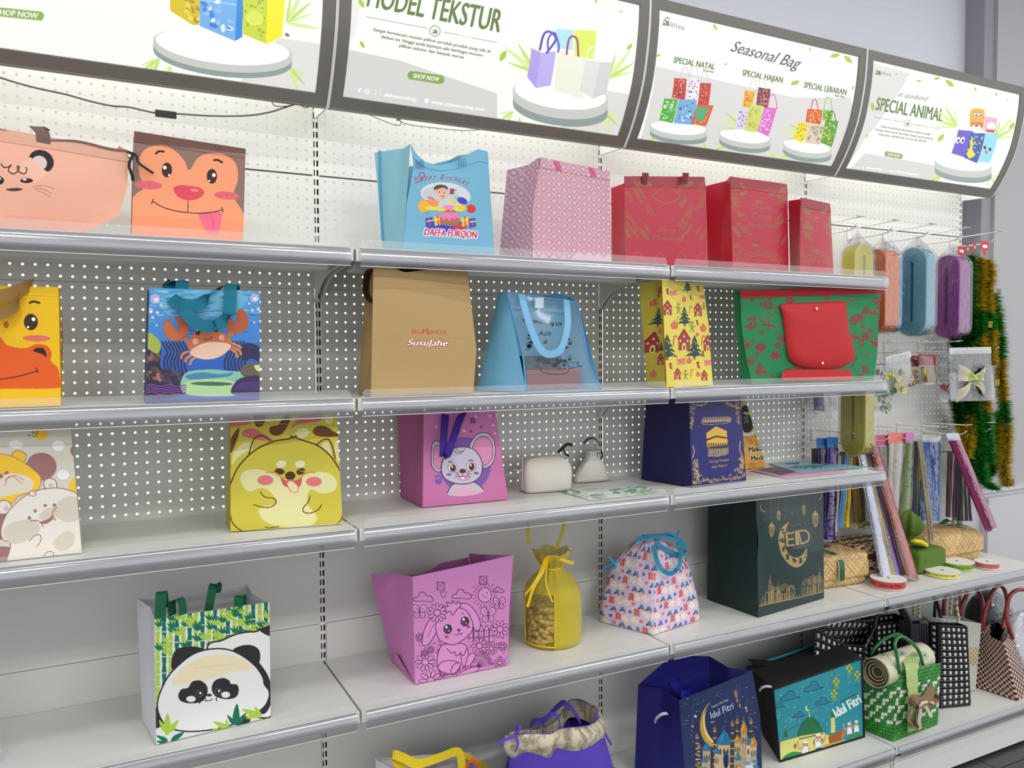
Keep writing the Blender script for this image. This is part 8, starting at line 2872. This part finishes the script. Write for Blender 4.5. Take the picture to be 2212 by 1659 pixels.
# green basket with rolled cloth
c = dict(fbl=pt(18,915,1495,Z=Z5),fbr=pt(18,1335,1332,Z=Z5),bbl=pt(18,640,1385,Z=Z5))
for k in c:
 c[k][2] = Z5 + 0.002
c['bbr'] = c['fbr'] + (c['bbl'] - c['fbl'])
c['ftl'],c['ftr'] = pt(18,1005,828,Y=c['fbl'][1] + 0.012),pt(18,1366,752,Y=c['fbr'][1] + 0.02)
c['btl'] = pt(18,632,905,Y=c['bbl'][1] + 0.008)
c['btr'] = c['ftr'] + (c['btl'] - c['ftl']) + [0.0,0.02,0.012]
def gpat(i,j):
 if j < 4 or j > 13:
  return 1 if (i * 7 + j * 3) % 5 == 0 else 0
 return 2 if ((i + j) % 4 in (0,) and j % 2 == 0) or ((i - j) % 4 == 1) else 0
t = woven_bag('woven_basket','green and white woven basket holding a rolled cloth',c,15,11,18,gpat,[GRNP,PL_('light_green_strip',(54,148,48)),WHTP],seed=104,amp=0.005)
GH = PL_('green_handle',(40,116,60))
yy = -0.345
tubes(t,18,[(975,850,yy - .02),(950,700,yy - .02),(930,580,yy - .02),(960,510,yy),(1020,510,yy),(1100,570,yy),(1160,650,yy),(1195,770,yy)],0.006,GH)
tubes(t,18,[(705,680,yy + .1),(750,600,yy + .09),(830,530,yy + .08),(920,485,yy + .07),(970,480,yy + .06),(1000,500,yy + .05)],0.006,GH)
ra = mat('pale_green_raffia',(176,196,130),rough=0.8,bump=1.0,scale=200,var=0.15)
P_ = [(1070,640,-.30),(1075,720,-.345),(1085,800,-.378),(1095,950,-.386),(1100,1060,-.388),(1100,1240,-.388),(1095,1390,-.386)]
strap(t,18,P_,[0.05] * 20 + [0.042] * 30,ra,'raffia_band',side=(1,-0.1,0),t=0.003)
jt = mat('brown_jute_ribbon',(134,106,78),rough=0.9,bump=0.6,scale=500)
ctr_ = (1170,1130)
strap(t,18,[(1170,1120,-.398),(1120,1100,-.405),(1070,1200,-.405),(1060,1270,-.400),(1120,1330,-.398),(1140,1240,-.402),(1170,1130,-.400)],0.034,jt,'bow_loop',side=[(0.3,0.3,1),(0.6,0.5,1),(1,0.4,0),(1,0.5,-0.5),(0.4,0.6,0.6),(1,0.4,0.2),(0.3,0.3,1)])
strap(t,18,[(1170,1130,-.400),(1230,1090,-.405),(1280,1010,-.400),(1305,1010,-.395),(1310,1080,-.398),(1250,1120,-.400),(1175,1140,-.402)],0.030,jt,'bow_loop',side=(0.3,0.6,1))
lc = mat('cream_lace',(206,200,178),rough=0.8,bump=0.8,scale=300)
strap(t,18,[(1175,1140,-.408),(1170,1220,-.408),(1160,1300,-.406),(1170,1375,-.402)],0.016,lc,'lace_tail')
strap(t,18,[(1180,1140,-.408),(1230,1170,-.408),(1260,1240,-.406),(1280,1230,-.404)],0.016,lc,'lace_tail',side=(0.6,0.2,0.6))
strap(t,18,[(1175,1135,-.408),(1220,1120,-.41),(1270,1120,-.41),(1300,1135,-.41)],0.008,lc,'lace_tail',side=(0.2,0.5,1))
def clothroll(cn_):
 r_ = random.Random(6)
 g_ = (52,96,66)
 for k in range(26):
  x,y = r_.uniform(0,600),r_.uniform(0,400)
  for q in range(6):
   a_ = q * 1.05
   cn_.ell(x + math.cos(a_) * 15,y + math.sin(a_) * 15,13,8,None,math.degrees(a_),out=g_,w=2.2)
  cn_.ell(x,y,6,6,None,out=g_,w=2)
  cn_.line([(x + 22,y),(x + 50,y + 18),(x + 70,y + 6)],2,(90,130,96))
t2 = thing('rolled_cloth','rolled cream cloth with green flower print lying in the green basket','cloth',(1.93,-0.30,Z5 + 0.22))
A,B = pt(18,742,845,Y=-0.325),pt(18,1180,690,Y=-0.265)
ax = (B - A) / np.linalg.norm(B - A)
u_ = np.cross(ax,[0,0,1])
u_ /= np.linalg.norm(u_)
w_ = np.cross(u_,ax)
R_ = 0.050
rows = [[A + (B - A) * j / 8 + (u_ * math.cos(2 * math.pi * i / 32) + w_ * math.sin(2 * math.pi * i / 32)) * R_ for j in range(9)] for i in range(32)]
me = MB().grid(rows,close_u=True).mesh('roll')
cyl_uv(me,32,9)
link('roll',me,printed('green_flower_cloth',pattern(600,400,(204,202,176),clothroll),gain=1.05),t2,True)
m = MB()
for q in range(4):
 rr = R_ * (0.96 - q * 0.2)
 m.tube([A + ax * 0.006 * q + (u_ * math.cos(2 * math.pi * i / 28) + w_ * math.sin(2 * math.pi * i / 28)) * rr for i in range(28)],0.003,5,close=True)
m.build('rolled_edge',mat('cloth_edge',(150,140,110),rough=0.8),t2,smooth=True)
m = MB()
m.add([A + ax * 0.02 + (u_ * math.cos(2 * math.pi * i / 28) + w_ * math.sin(2 * math.pi * i / 28)) * R_ * 0.98 for i in range(28)],[tuple(range(28))])
m.build('inner_cloth',mat('dark_inner_cloth',(70,58,36),rough=0.9,bump=0.8,scale=60,var=0.6),t2)
# crumpled clear plastic bags
M_CR = mat('crumpled_clear_plastic',(216,220,226),rough=0.18,alpha=0.42,bump=1.0,scale=30,spec=0.8)
def crumple(name,label,cx,cy,z0,wx,wy,h,seed,prof_,m_=M_CR):
 t_ = thing(name,label,'plastic bag',(cx,cy,z0))
 r_ = random.Random(seed)
 rows_ = []
 ph = [(r_.uniform(2,9),r_.uniform(4,12),r_.uniform(0,6)) for _ in range(7)]
 for i in range(56):
  a_ = 2 * math.pi * i / 56
  col = []
  for j in range(26):
   tt = j / 25
   s = np.interp(tt,*zip(*prof_)) * (1 + 0.035 * sum(math.sin(round(p) * a_ + q * tt + s_) for p,q,s_ in ph))
   col.append((cx + wx / 2 * s * math.cos(a_),cy + wy / 2 * s * math.sin(a_),z0 + 0.001 + h * tt))
  rows_.append(col)
 MB().grid(rows_,close_u=True).build('crumpled_film',m_,t_)
 return t_
crumple('plastic_bag','crumpled clear plastic bag at the right end of the base shelf',2.71,-0.292,Z5,0.21,0.15,0.285,4,[(0,0.75),(0.3,1),(0.6,0.95),(0.85,0.75),(1,0.3)])
t = thing('wrapped_bag','dark bag wrapped in clear film behind the red checked bag','bag',(2.63,-0.13,Z5))
lump('body',mat('dark_wrapped_cloth',(34,32,36),rough=0.5),t,2.76,-0.115,Z5 + 0.001,0.20,0.12,0.31,[(0,0.9,0.9),(0.7,1,1),(0.9,0.7,0.8),(1,0.3,0.3)],seed=4,amp=0.01,sq=0.6)
lump('film',M_FILM,t,2.76,-0.115,Z5 + 0.0015,0.215,0.135,0.322,[(0,0.9,0.9),(0.7,1,1),(0.9,0.7,0.8),(1,0.3,0.3)],seed=9,amp=0.014,sq=0.6)
t = crumple('plastic_bag','crumpled clear plastic bag at the left edge on the fourth shelf',-0.815,-0.20,ZS[4],0.17,0.26,0.345,8,[(0,1.0),(0.2,0.95),(0.5,0.75),(0.8,0.8),(0.95,0.5),(1,0.2)])
lump('blue_content',mat('pale_blue_content',(120,180,210),rough=0.6),t,-0.825,-0.23,ZS[4] + 0.003,0.11,0.16,0.06,[(0,0.9,0.9),(0.6,1,1),(1,0.5,0.5)],seed=4,amp=0.006)
# ================================================================== goods hanging in the right bay
def mesh_roll(label,x0,x1,yf,yb,zt,zb,col,slit=True,ax='x',film=True):
 """flat coil of mesh ribbon: racetrack profile extruded; ax = direction of the coil axis"""
 t_ = thing('mesh_ribbon_roll',label,'ribbon roll',((x0 + x1) / 2,(yf + yb) / 2,zb))
 m1 = mat('mesh_%d_%d_%d' % col,col,rough=0.45,bump=0.9,scale=700,var=0.18,coat=0.3)
 dk = mat('meshd_%d_%d_%d' % col,tuple(int(q * 0.45) for q in col),rough=0.6)
 if ax == 'x':
  c_,w_ = (yf + yb) / 2,(yb - yf) / 2
  P3 = lambda a_,z_,d: (x0 + (x1 - x0) * d,a_,z_)
 else:
  c_,w_ = (x0 + x1) / 2,(x1 - x0) / 2
  P3 = lambda a_,z_,d: (a_,yf + (yb - yf) * d,z_)
 def track(f,n_=20):
  hz = (zt - zb) / 2 - w_
  o_ = []
  for k in range(n_):
   a_ = math.pi * k / (n_ - 1)
   o_.append((c_ + w_ * f * math.cos(a_),zt - w_ + w_ * f * math.sin(a_)))
  for k in range(n_):
   a_ = math.pi + math.pi * k / (n_ - 1)
   o_.append((c_ + w_ * f * math.cos(a_),zb + w_ + w_ * f * math.sin(a_)))
  return o_
 rings_ = []
 fs = [1.0]
 while fs[-1] > 0.22:
  fs.append(fs[-1] - 0.11)
 prof_ = [(1.0,0.5),(1.0,0.04),(0.97,0.0)]
 for f in fs[1:]:
  prof_ += [(f + 0.055,0.0),(f + 0.03,0.045),(f,0.0)]
 prof_.append((0.12,0.25))
 T_ = [track(f) for f,d in prof_]
 m_ = MB()
 m_.grid([[P3(*T_[k][i],prof_[k][1]) for k in range(len(prof_))] for i in range(40)],close_u=True)
 m_.build('coil_front',m1,t_)
 m_ = MB()
 m_.grid([[P3(*T_[k][i],1 - prof_[k][1]) for k in (0,1,2)] + [P3(*track(0.12)[i],1.0)] for i in range(40)],close_u=True)
 m_.build('coil_back',m1,t_,smooth=False)
 tr = track(0.13)
 MB().add([P3(*q,0.25) for q in tr],[tuple(range(40))]).build('core_slit',dk,t_)
 if film:
  e = 0.006
  m_ = MB()
  o_ = track(1.0)
  sx = lambda q,d: P3(c_ + (q[0] - c_) * (1 + e / w_),q[1] + (e if q[1] > (zt + zb) / 2 else -e),d)
  rows_ = [[sx(q,-0.06),sx(q,0.5),sx(q,1.06)] for q in o_]
  m_.grid(rows_,close_u=True)
  m_.add([P3((q[0] - c_) * (1 + e / w_) + c_,q[1],-0.08) for q in o_],[tuple(range(40))])
  m_.build('film_sleeve',M_FILM,t_)
  apex = P3(c_,zt + 0.050,0.5)
  m_ = MB()
  m_.grid([[sx(q,0.0),tuple(np.array(sx(q,0.2)) * 0.45 + np.array(apex) * 0.55),apex] for q in o_[:20]])
  m_.grid([[sx(q,1.0),tuple(np.array(sx(q,0.8)) * 0.45 + np.array(apex) * 0.55),apex] for q in o_[:20]])
  m_.build('gathered_top',M_FILM,t_,smooth=True)
 return t_
mesh_roll('yellow mesh ribbon roll in clear film, hanging leftmost on the top hooks',1.800,1.894,-0.220,-0.165,1.853,1.61,(226,214,24),ax='y')
mesh_roll('orange mesh ribbon roll in clear film on the top hooks',1.962,2.040,-0.215,-0.130,1.845,1.548,(236,116,34))
mesh_roll('sky blue mesh ribbon roll behind, between the orange and pale blue rolls',2.075,2.125,-0.165,-0.095,1.845,1.550,(76,172,210))
mesh_roll('pale blue mesh ribbon roll hanging in front of the sky blue one',2.170,2.225,-0.225,-0.105,1.862,1.535,(126,186,204))
mesh_roll('purple mesh ribbon roll in clear film, rightmost of the mesh rolls',2.375,2.445,-0.215,-0.110,1.845,1.530,(160,50,150))
# long olive gold roll hanging below the second shelf
t = mesh_roll('long shiny olive yellow mesh ribbon roll hanging below the second shelf',1.842,1.892,-0.235,-0.130,1.40,1.112,(196,184,14))
# tinsel garlands
TG = mat('green_tinsel',(34,150,48),rough=0.3,metal=0.3,var=0.4,scale=90)
TY = mat('gold_tinsel',(222,190,40),rough=0.25,metal=0.35,var=0.4,scale=90)
TD = mat('dark_green_tinsel',(14,92,38),rough=0.3,metal=0.3,var=0.4,scale=90)
RT = mat('red_tag',(206,34,30),rough=0.4)
WT = mat('white_oval_print',(232,226,232),rough=0.4)
CG = mat('black_mesh_charm',(22,24,22),rough=0.4)
r = random.Random(99)
def garland(label,pts,Y,seg,n=15,R_=0.026,tagp=None,charm=None):
 fy = lambda y: y if n != 14 or y < 1300 else 1300 + (y - 1300) * 1.37
 fx = lambda x,y: x + (0 if n != 14 else max(0,fy(y) - 1300) * 0.055)
 P_ = smooth_pts([pt(n,fx(*p),fy(p[1]),Y=Y) for p in pts],10)
 t_ = thing('tinsel_garland',label,'garland',P_[0],'tinsel garlands at the right end of the shelving')
 L_ = [0]
 for a_,b_ in zip(P_[:-1],P_[1:]):
  L_.append(L_[-1] + np.linalg.norm(b_ - a_))
 tot = L_[-1]
 m_ = MB()
 N_ = int(tot * 9500)
 R_ *= 1.3
 arr = np.array(P_)
 for k in range(N_):
  s = tot * k / N_
  c_ = np.array([np.interp(s,L_,arr[:,q]) for q in range(3)])
  a_ = r.uniform(0,6.283)
  rr = R_ * r.uniform(0.7,1.35)
  d = np.array([math.cos(a_),math.sin(a_),r.uniform(-0.35,0.35)])
  w = np.array([-math.sin(a_),math.cos(a_),r.uniform(-1,1)]) * 0.0019
  tip = c_ + d * rr + np.array([0,0,r.uniform(-0.006,0.003)])
  f = s / tot
  mi = seg[min(len(seg) - 1,int(f * len(seg)))]
  if r.random() < 0.10:
   mi = r.randrange(3)
  m_.add([c_ - w,c_ + w,tip],[(0,1,2)],mi)
 o_ = m_.build('tinsel',[TG,TY,TD],t_)
 o_['kind'] = 'stuff'
 MB().tube(P_,0.0012,4).build('core_wire',TD,t_)
 if tagp:
  a_ = pt(*tagp[:3],Y=tagp[3])
  w2,h2 = tagp[4],tagp[5]
  m_ = MB().box(a_ + [-w2,-0.0006,-h2],a_ + [w2,0.0006,0.004])
  m_.box(a_ + [-w2 * 0.4,-0.0006,-h2 * 1.5],a_ + [w2 * 0.4,0.0006,-h2])
  tg = m_.build('hang_tag',RT,t_)
  el = [(a_[0] + w2 * 0.72 * math.cos(q * 0.3927),a_[1] - 0.0012,a_[2] - h2 * 0.5 + h2 * 0.22 * math.sin(q * 0.3927)) for q in range(16)]
  MB().add(el,[tuple(range(16))]).build('tag_print',WT,tg)
 for ch in charm or ():
  a_ = pt(n,fx(*ch[:2]),fy(ch[1]),Y=ch[2])
  m_ = MB()
  s = 0.011
  for q in range(4):
   v_ = -s + 2 * s * q / 3
   m_.tube([a_ + [v_,0,-s],a_ + [v_ + 0.003,0,s]],0.0009,4)
   m_.tube([a_ + [-s,0,v_],a_ + [s + 0.002,0,v_]],0.0009,4)
  m_.build('mesh_charm',CG if ch[3] else TY,t_)
 return t_
G_,Y_,D_ = 0,1,2
garland('dark green and gold tinsel strand hanging furthest left by the hooks',[(650,420),(700,700),(720,1000),(660,1300),(680,1500),(650,1659)],-0.10,[G_,Y_,G_,Y_,D_,D_,G_],14,0.022)
garland('green tinsel strand below the arrow-shaped red tag',[(750,470),(780,700),(790,1000),(800,1300),(770,1640),(760,1800),(800,2060),(720,2400)],-0.13,[G_,G_,Y_,D_,Y_,G_,D_,Y_,Y_],14,0.024,(14,755,300,-0.155,0.021,0.030))
garland('bright green tinsel strand in the middle of the bundle',[(860,400),(870,650),(860,950),(870,1250),(900,1500),(880,1900),(900,2250),(900,2600)],-0.15,[G_,G_,D_,G_,D_,G_,G_,G_],14,0.025,(14,830,275,-0.12,0.007,0.03))
garland('gold tinsel strand below the broad red tag',[(970,430),(980,650),(960,950),(980,1200),(960,1500),(980,1800),(1000,2150),(1010,2450)],-0.165,[Y_,Y_,G_,Y_,G_,Y_,G_,G_],14,0.025,(14,915,250,-0.15,0.008,0.034))
garland('olive gold tinsel strand with small mesh charms on its upper part',[(1060,450),(1090,600),(1060,850),(1080,1100),(1100,1300),(1080,1600)],-0.175,[Y_,Y_,Y_,G_,Y_,Y_],14,0.025,(14,1035,240,-0.19,0.024,0.032),[(1140,610,-0.185,1),(1200,830,-0.185,1),(1100,1220,-0.20,0)])
garland('outermost green and gold tinsel strand reaching down to the ledge',[(1140,850),(1170,1050),(1200,1300),(1210,1500),(1200,1750),(1220,2000),(1230,2200),(1180,2500),(1200,2650)],-0.16,[G_,G_,G_,Y_,Y_,G_,Y_,Y_,Y_],14,0.025,None,[(1230,2130,-0.185,1),(1265,2620,-0.18,1),(1150,1750,-0.2,0)])
garland('green tinsel loop at the lower end of the bundle',[(640,1900),(700,2150),(780,2400),(880,2600),(960,2560),(1060,2480),(1130,2300),(1150,2000)],-0.11,[D_,Y_,G_,G_,G_,Y_,G_],14,0.025)
garland('short olive tinsel tail hanging lowest beside the pink ribbon pack',[(740,1290),(790,1420),(850,1490),(930,1545)],-0.13,[Y_,G_,G_,G_],15,0.022)
garland('dark green tinsel strand at the back against the panel edge',[(560,700),(600,900),(560,780)],-0.06,[D_,D_],15,0.024)
# small packs on the middle hooks
def small_pack(label,n,q,Y,cardh=0.22,cardcol=(214,214,210)):
 """clear sleeve with a header; q = TL, TR, BR, BL in view n"""
 c4 = [pt(n,*p,Y=Y) for p in q]
 t_ = thing('bow_pack',label,'decoration pack',c4[0])
 TL,TR,BR_,BL_ = c4
 for s in (-0.010,0.006):
  rows_ = []
  for i in range(9):
   u = i / 8
   rows_.append([(TL + (TR - TL) * u) * (1 - v) + (BL_ + (BR_ - BL_) * u) * v + np.array([0,s * min(1,v * 5) * (1 - abs(2 * u - 1) ** 4) + wob(u,v,3,0.003),0]) for v in [j / 10 for j in range(11)]])
  MB().grid(rows_).build('film_sleeve',M_FILM,t_,smooth=True)
 if cardh:
  a_,b_ = TL + (BL_ - TL) * cardh,TR + (BR_ - TR) * cardh
  y_ = np.array([0,0.001,0])
  MB().add([TL - y_,TR - y_,b_ - y_,a_ - y_,TL + y_,TR + y_,b_ + y_,a_ + y_],[(0,1,2,3),(7,6,5,4),(0,4,5,1),(1,5,6,2),(2,6,7,3),(3,7,4,0)]).build('header_card',mat('hdr_%d_%d_%d' % cardcol,cardcol,rough=0.4,alpha=0.85),t_)
 return t_
def petals(t_,n,pts,Y,s,cols,seed,name='flower'):
 r_ = random.Random(seed)
 for k,(x,y) in enumerate(pts):
  c_ = pt(n,x,y,Y=Y + r_.uniform(-0.004,0.004))
  m_ = MB()
  for q in range(7):
   a_ = q * 0.9 + r_.random()
   d = np.array([math.cos(a_),-0.25,math.sin(a_)]) * s * r_.uniform(0.7,1.2)
   e = np.array([-math.sin(a_),0,math.cos(a_)]) * s * 0.35
   m_.add([c_,c_ + d * 0.6 + e,c_ + d,c_ + d * 0.6 - e,c_ + d * 0.5 + [0,-s * 0.2,0]],[(0,1,4),(1,2,4),(2,3,4),(3,0,4)])
  m_.build(name,mat('fl_%d_%d_%d' % cols[k % len(cols)],cols[k % len(cols)],rough=0.6),t_)
fl = [(206,190,60),(60,120,60),(216,170,90),(120,150,50),(30,80,50),(226,206,110)]
t = small_pack('clear pack of yellow flowers and green leaves with white header, left middle hook',19,[(600,425),(1050,310),(1110,870),(670,1000)],-0.19)
petals(t,19,[(760,720),(850,700),(920,730),(700,800),(760,860),(840,840),(920,860),(720,930),(800,960),(880,1000),(760,1010),(930,1040),(640,760),(700,1040)],-0.19,0.016,fl,3)
t = small_pack('clear pack of dark green leaves and yellow flowers below the first one',19,[(320,1050),(720,1030),(770,1400),(300,1420)],-0.17,0.0)
petals(t,19,[(440,1090),(520,1080),(600,1110),(660,1180),(480,1180),(560,1200),(640,1260),(380,1330),(460,1350),(540,1340),(610,1360),(680,1330),(650,1300),(420,1260)],-0.17,0.016,[(20,60,40),(120,160,40),(60,120,70),(206,180,60),(24,50,36)],4)
t = small_pack('clear pack with leaf and twine at the shelf end, behind the yellow flowers',19,[(380,560),(600,520),(620,800),(330,820)],-0.12,0.0)
petals(t,19,[(460,690),(520,740),(560,780)],-0.12,0.014,[(110,140,50),(96,120,60)],5,'leaf')
# gold packs with red header
for lab,q,pk_ in (('gold beaded ribbon pack with red header card on the middle hooks',(1225,1520,570,910),0),('gold baubles in a clear pack, left of the gold beaded pack',(1085,1215,600,930),1)):
 x0,x1,y0,y1 = q
 t = small_pack(lab,19,[(x0 - 30,y0 - 200),(x1 - 20,y0 - 190),(x1,y1),(x0 - 10,y1 + 30)],-0.17 if pk_ == 0 else -0.14,0.36,(150,34,34))
 mg = mat('gold_beads',(196,146,50),rough=0.25,metal=0.7,var=0.3)
 if pk_ == 0:
  m = MB()
  for i in range(7):
   for j in range(11):
    c0 = pt(19,x0 + 130 + i * 24,y0 + 10 + j * 30,Y=-0.174)
    m.tube([c0,c0 + [0.0045,0,0.001]],0.0022,6)
  m.build('bead_strips',mg,t)
  MB().tube([pt(19,x0 + 60,y0 + 30,Y=-0.172),pt(19,x0 + 80,y1 - 40,Y=-0.172)],0.010,8).build('gold_roll',mat('gold_foil',(160,130,30),rough=0.3,metal=0.6),t,smooth=True)
 else:
  for k,(x,y) in enumerate(((1140,690),(1150,780),(1100,720),(1110,900),(1160,880),(1050,920))):
   c0 = pt(19,x,y,Y=-0.145)
   m = MB()
   m.grid([[c0 + np.array([math.cos(a) * math.sin(b),math.sin(a) * math.sin(b),math.cos(b)]) * 0.0075 for b in [math.pi * j / 8 for j in range(9)]] for a in [2 * math.pi * i / 12 for i in range(12)]],close_u=True)
   m.build('bauble',mg,t,smooth=True)
def bow(t_,n,x,y,Y,s,c1,c2):
 c_ = pt(n,x,y,Y=Y)
 for sx in (-1,1):
  for (nm,L_,w0,col,dz,dy) in (('bow_loop',0.050,0.040,c1,0.016,0.0),('bow_tail',0.052,0.030,c1,-0.042,0.003),('inner_loop',0.034,0.026,c2,0.010,-0.006)):
   rows_ = []
   for i in range(9):
    u = i / 8
    wd = w0 * s * (0.25 + 0.75 * u ** 0.8)
    rows_.append([c_ + np.array([sx * L_ * s * u,dy - 0.012 * s * math.sin(math.pi * u) + 0.004 * math.sin(v * 6),dz * s * u + wd * (v - 0.5)]) for v in (0,.25,.5,.75,1)])
   MB().grid(rows_).build(nm,mat('bow_%d_%d_%d' % col,col,rough=0.7,bump=0.6,scale=600),t_,smooth=True)
 m_ = MB()
 m_.grid([[c_ + np.array([math.cos(a) * math.sin(b),math.sin(a) * math.sin(b) - 0.9,math.cos(b)]) * 0.008 * s for b in [math.pi * j / 6 for j in range(7)]] for a in [2 * math.pi * i / 10 for i in range(10)]],close_u=True)
 m_.build('bow_centre',mat('bow_bead',(190,190,120),rough=0.4),t_,smooth=True)
t = small_pack('clear pack with a big cream and green bow, right end of the middle hooks',15,[(440,55),(880,45),(925,610),(460,620)],-0.20,0.12)
bow(t,15,675,380,-0.200,1.6,(206,196,164),(156,190,96))
t = small_pack('clear pack with a cream bow and pink rose, left of the big bow',15,[(330,120),(430,110),(450,625),(290,630)],-0.12,0.0)
bow(t,15,375,470,-0.12,0.75,(206,196,176),(170,80,96))
petals(t,15,[(410,490),(400,500)],-0.135,0.010,[(160,70,90),(190,100,110)],8,'rose')
t = small_pack('clear pack with violet tulle, half hidden behind the second shelf edge',20,[(40,100),(400,90),(440,620),(60,740)],-0.05,0.0)
MB().add([pt(20,160,120,Y=-0.05),pt(20,395,110,Y=-0.05),pt(20,410,590,Y=-0.051),pt(20,180,560,Y=-0.051),pt(20,280,350,Y=-0.056)],[(0,1,4),(1,2,4),(2,3,4),(3,0,4)]).build('violet_tulle',mat('violet_tulle',(98,82,140),rough=0.7,alpha=0.85,bump=0.8,scale=300),t)
t = small_pack('empty looking clear sleeve hanging left of the olive yellow roll',20,[(450,130),(730,120),(735,760),(470,750)],-0.07,0.0)
# cable hanging below the light boxes, with a clip
t = thing('power_cable','thin dark cable sagging below the leftmost light box','cable',pt(1,0,515,Y=-0.13))
for off in (0,0.0025):
 MB().tube([q + [0,off,off] for q in smooth_pts([pt(1,x,y,Y=Y) for x,y,Y in ((-300,420,-.13),(0,518,-.12),(120,555,-.11),(260,592,-.11),(430,628,-.11),(600,675,-.10),(740,705,-.10),(860,715,-.10),(1030,752,-.10),(1180,758,-.10),(1400,772,-.10),(1640,770,-.10),(1800,745,-.10),(1900,712,-.11),(2000,682,-.12))],5)],0.0011,5).build('wire',mat('dark_wire',(60,56,62),rough=0.5),t,smooth=True)
MB().box(pt(1,1030,770,Y=-.10) + [0,-0.004,-0.001],pt(1,1170,745,Y=-.10) + [0,0.003,0]).build('connector',mat('black_tape',(40,38,40),rough=0.6),t,bevel=0.001)
t = thing('power_cable','short loop of cable under the joint of the first two light boxes','cable',pt(1,1800,660,Y=-0.12))
MB().tube(smooth_pts([pt(1,x,y,Y=Y) for x,y,Y in ((1800,650,-.12),(1820,700,-.11),(1900,705,-.11),(1980,690,-.12),(2020,715,-.12),(2060,700,-.12),(2070,670,-.12))],5),0.0012,5).build('wire',mat('dark_wire',(60,56,62)),t,smooth=True)
t = thing('power_cable','grey cable sagging below the MODEL TEKSTUR light box','cable',pt(2,260,735,Y=-0.12))
MB().tube(smooth_pts([pt(2,x,y,Y=Y) for x,y,Y in ((240,730,-.12),(330,775,-.11),(480,832,-.11),(510,805,-.11),(440,750,-.12),(500,800,-.11),(560,825,-.11),(700,845,-.11),(900,865,-.11),(1010,862,-.11),(1110,850,-.12))],5),0.0012,5).build('wire',mat('grey_wire',(130,128,124),rough=0.5),t,smooth=True)
MB().box(pt(2,480,800,Y=-.11) + [0,-0.003,0],pt(2,505,775,Y=-.11) + [0,0.002,0]).build('connector',mat('beige_connector',(196,190,170)),t)
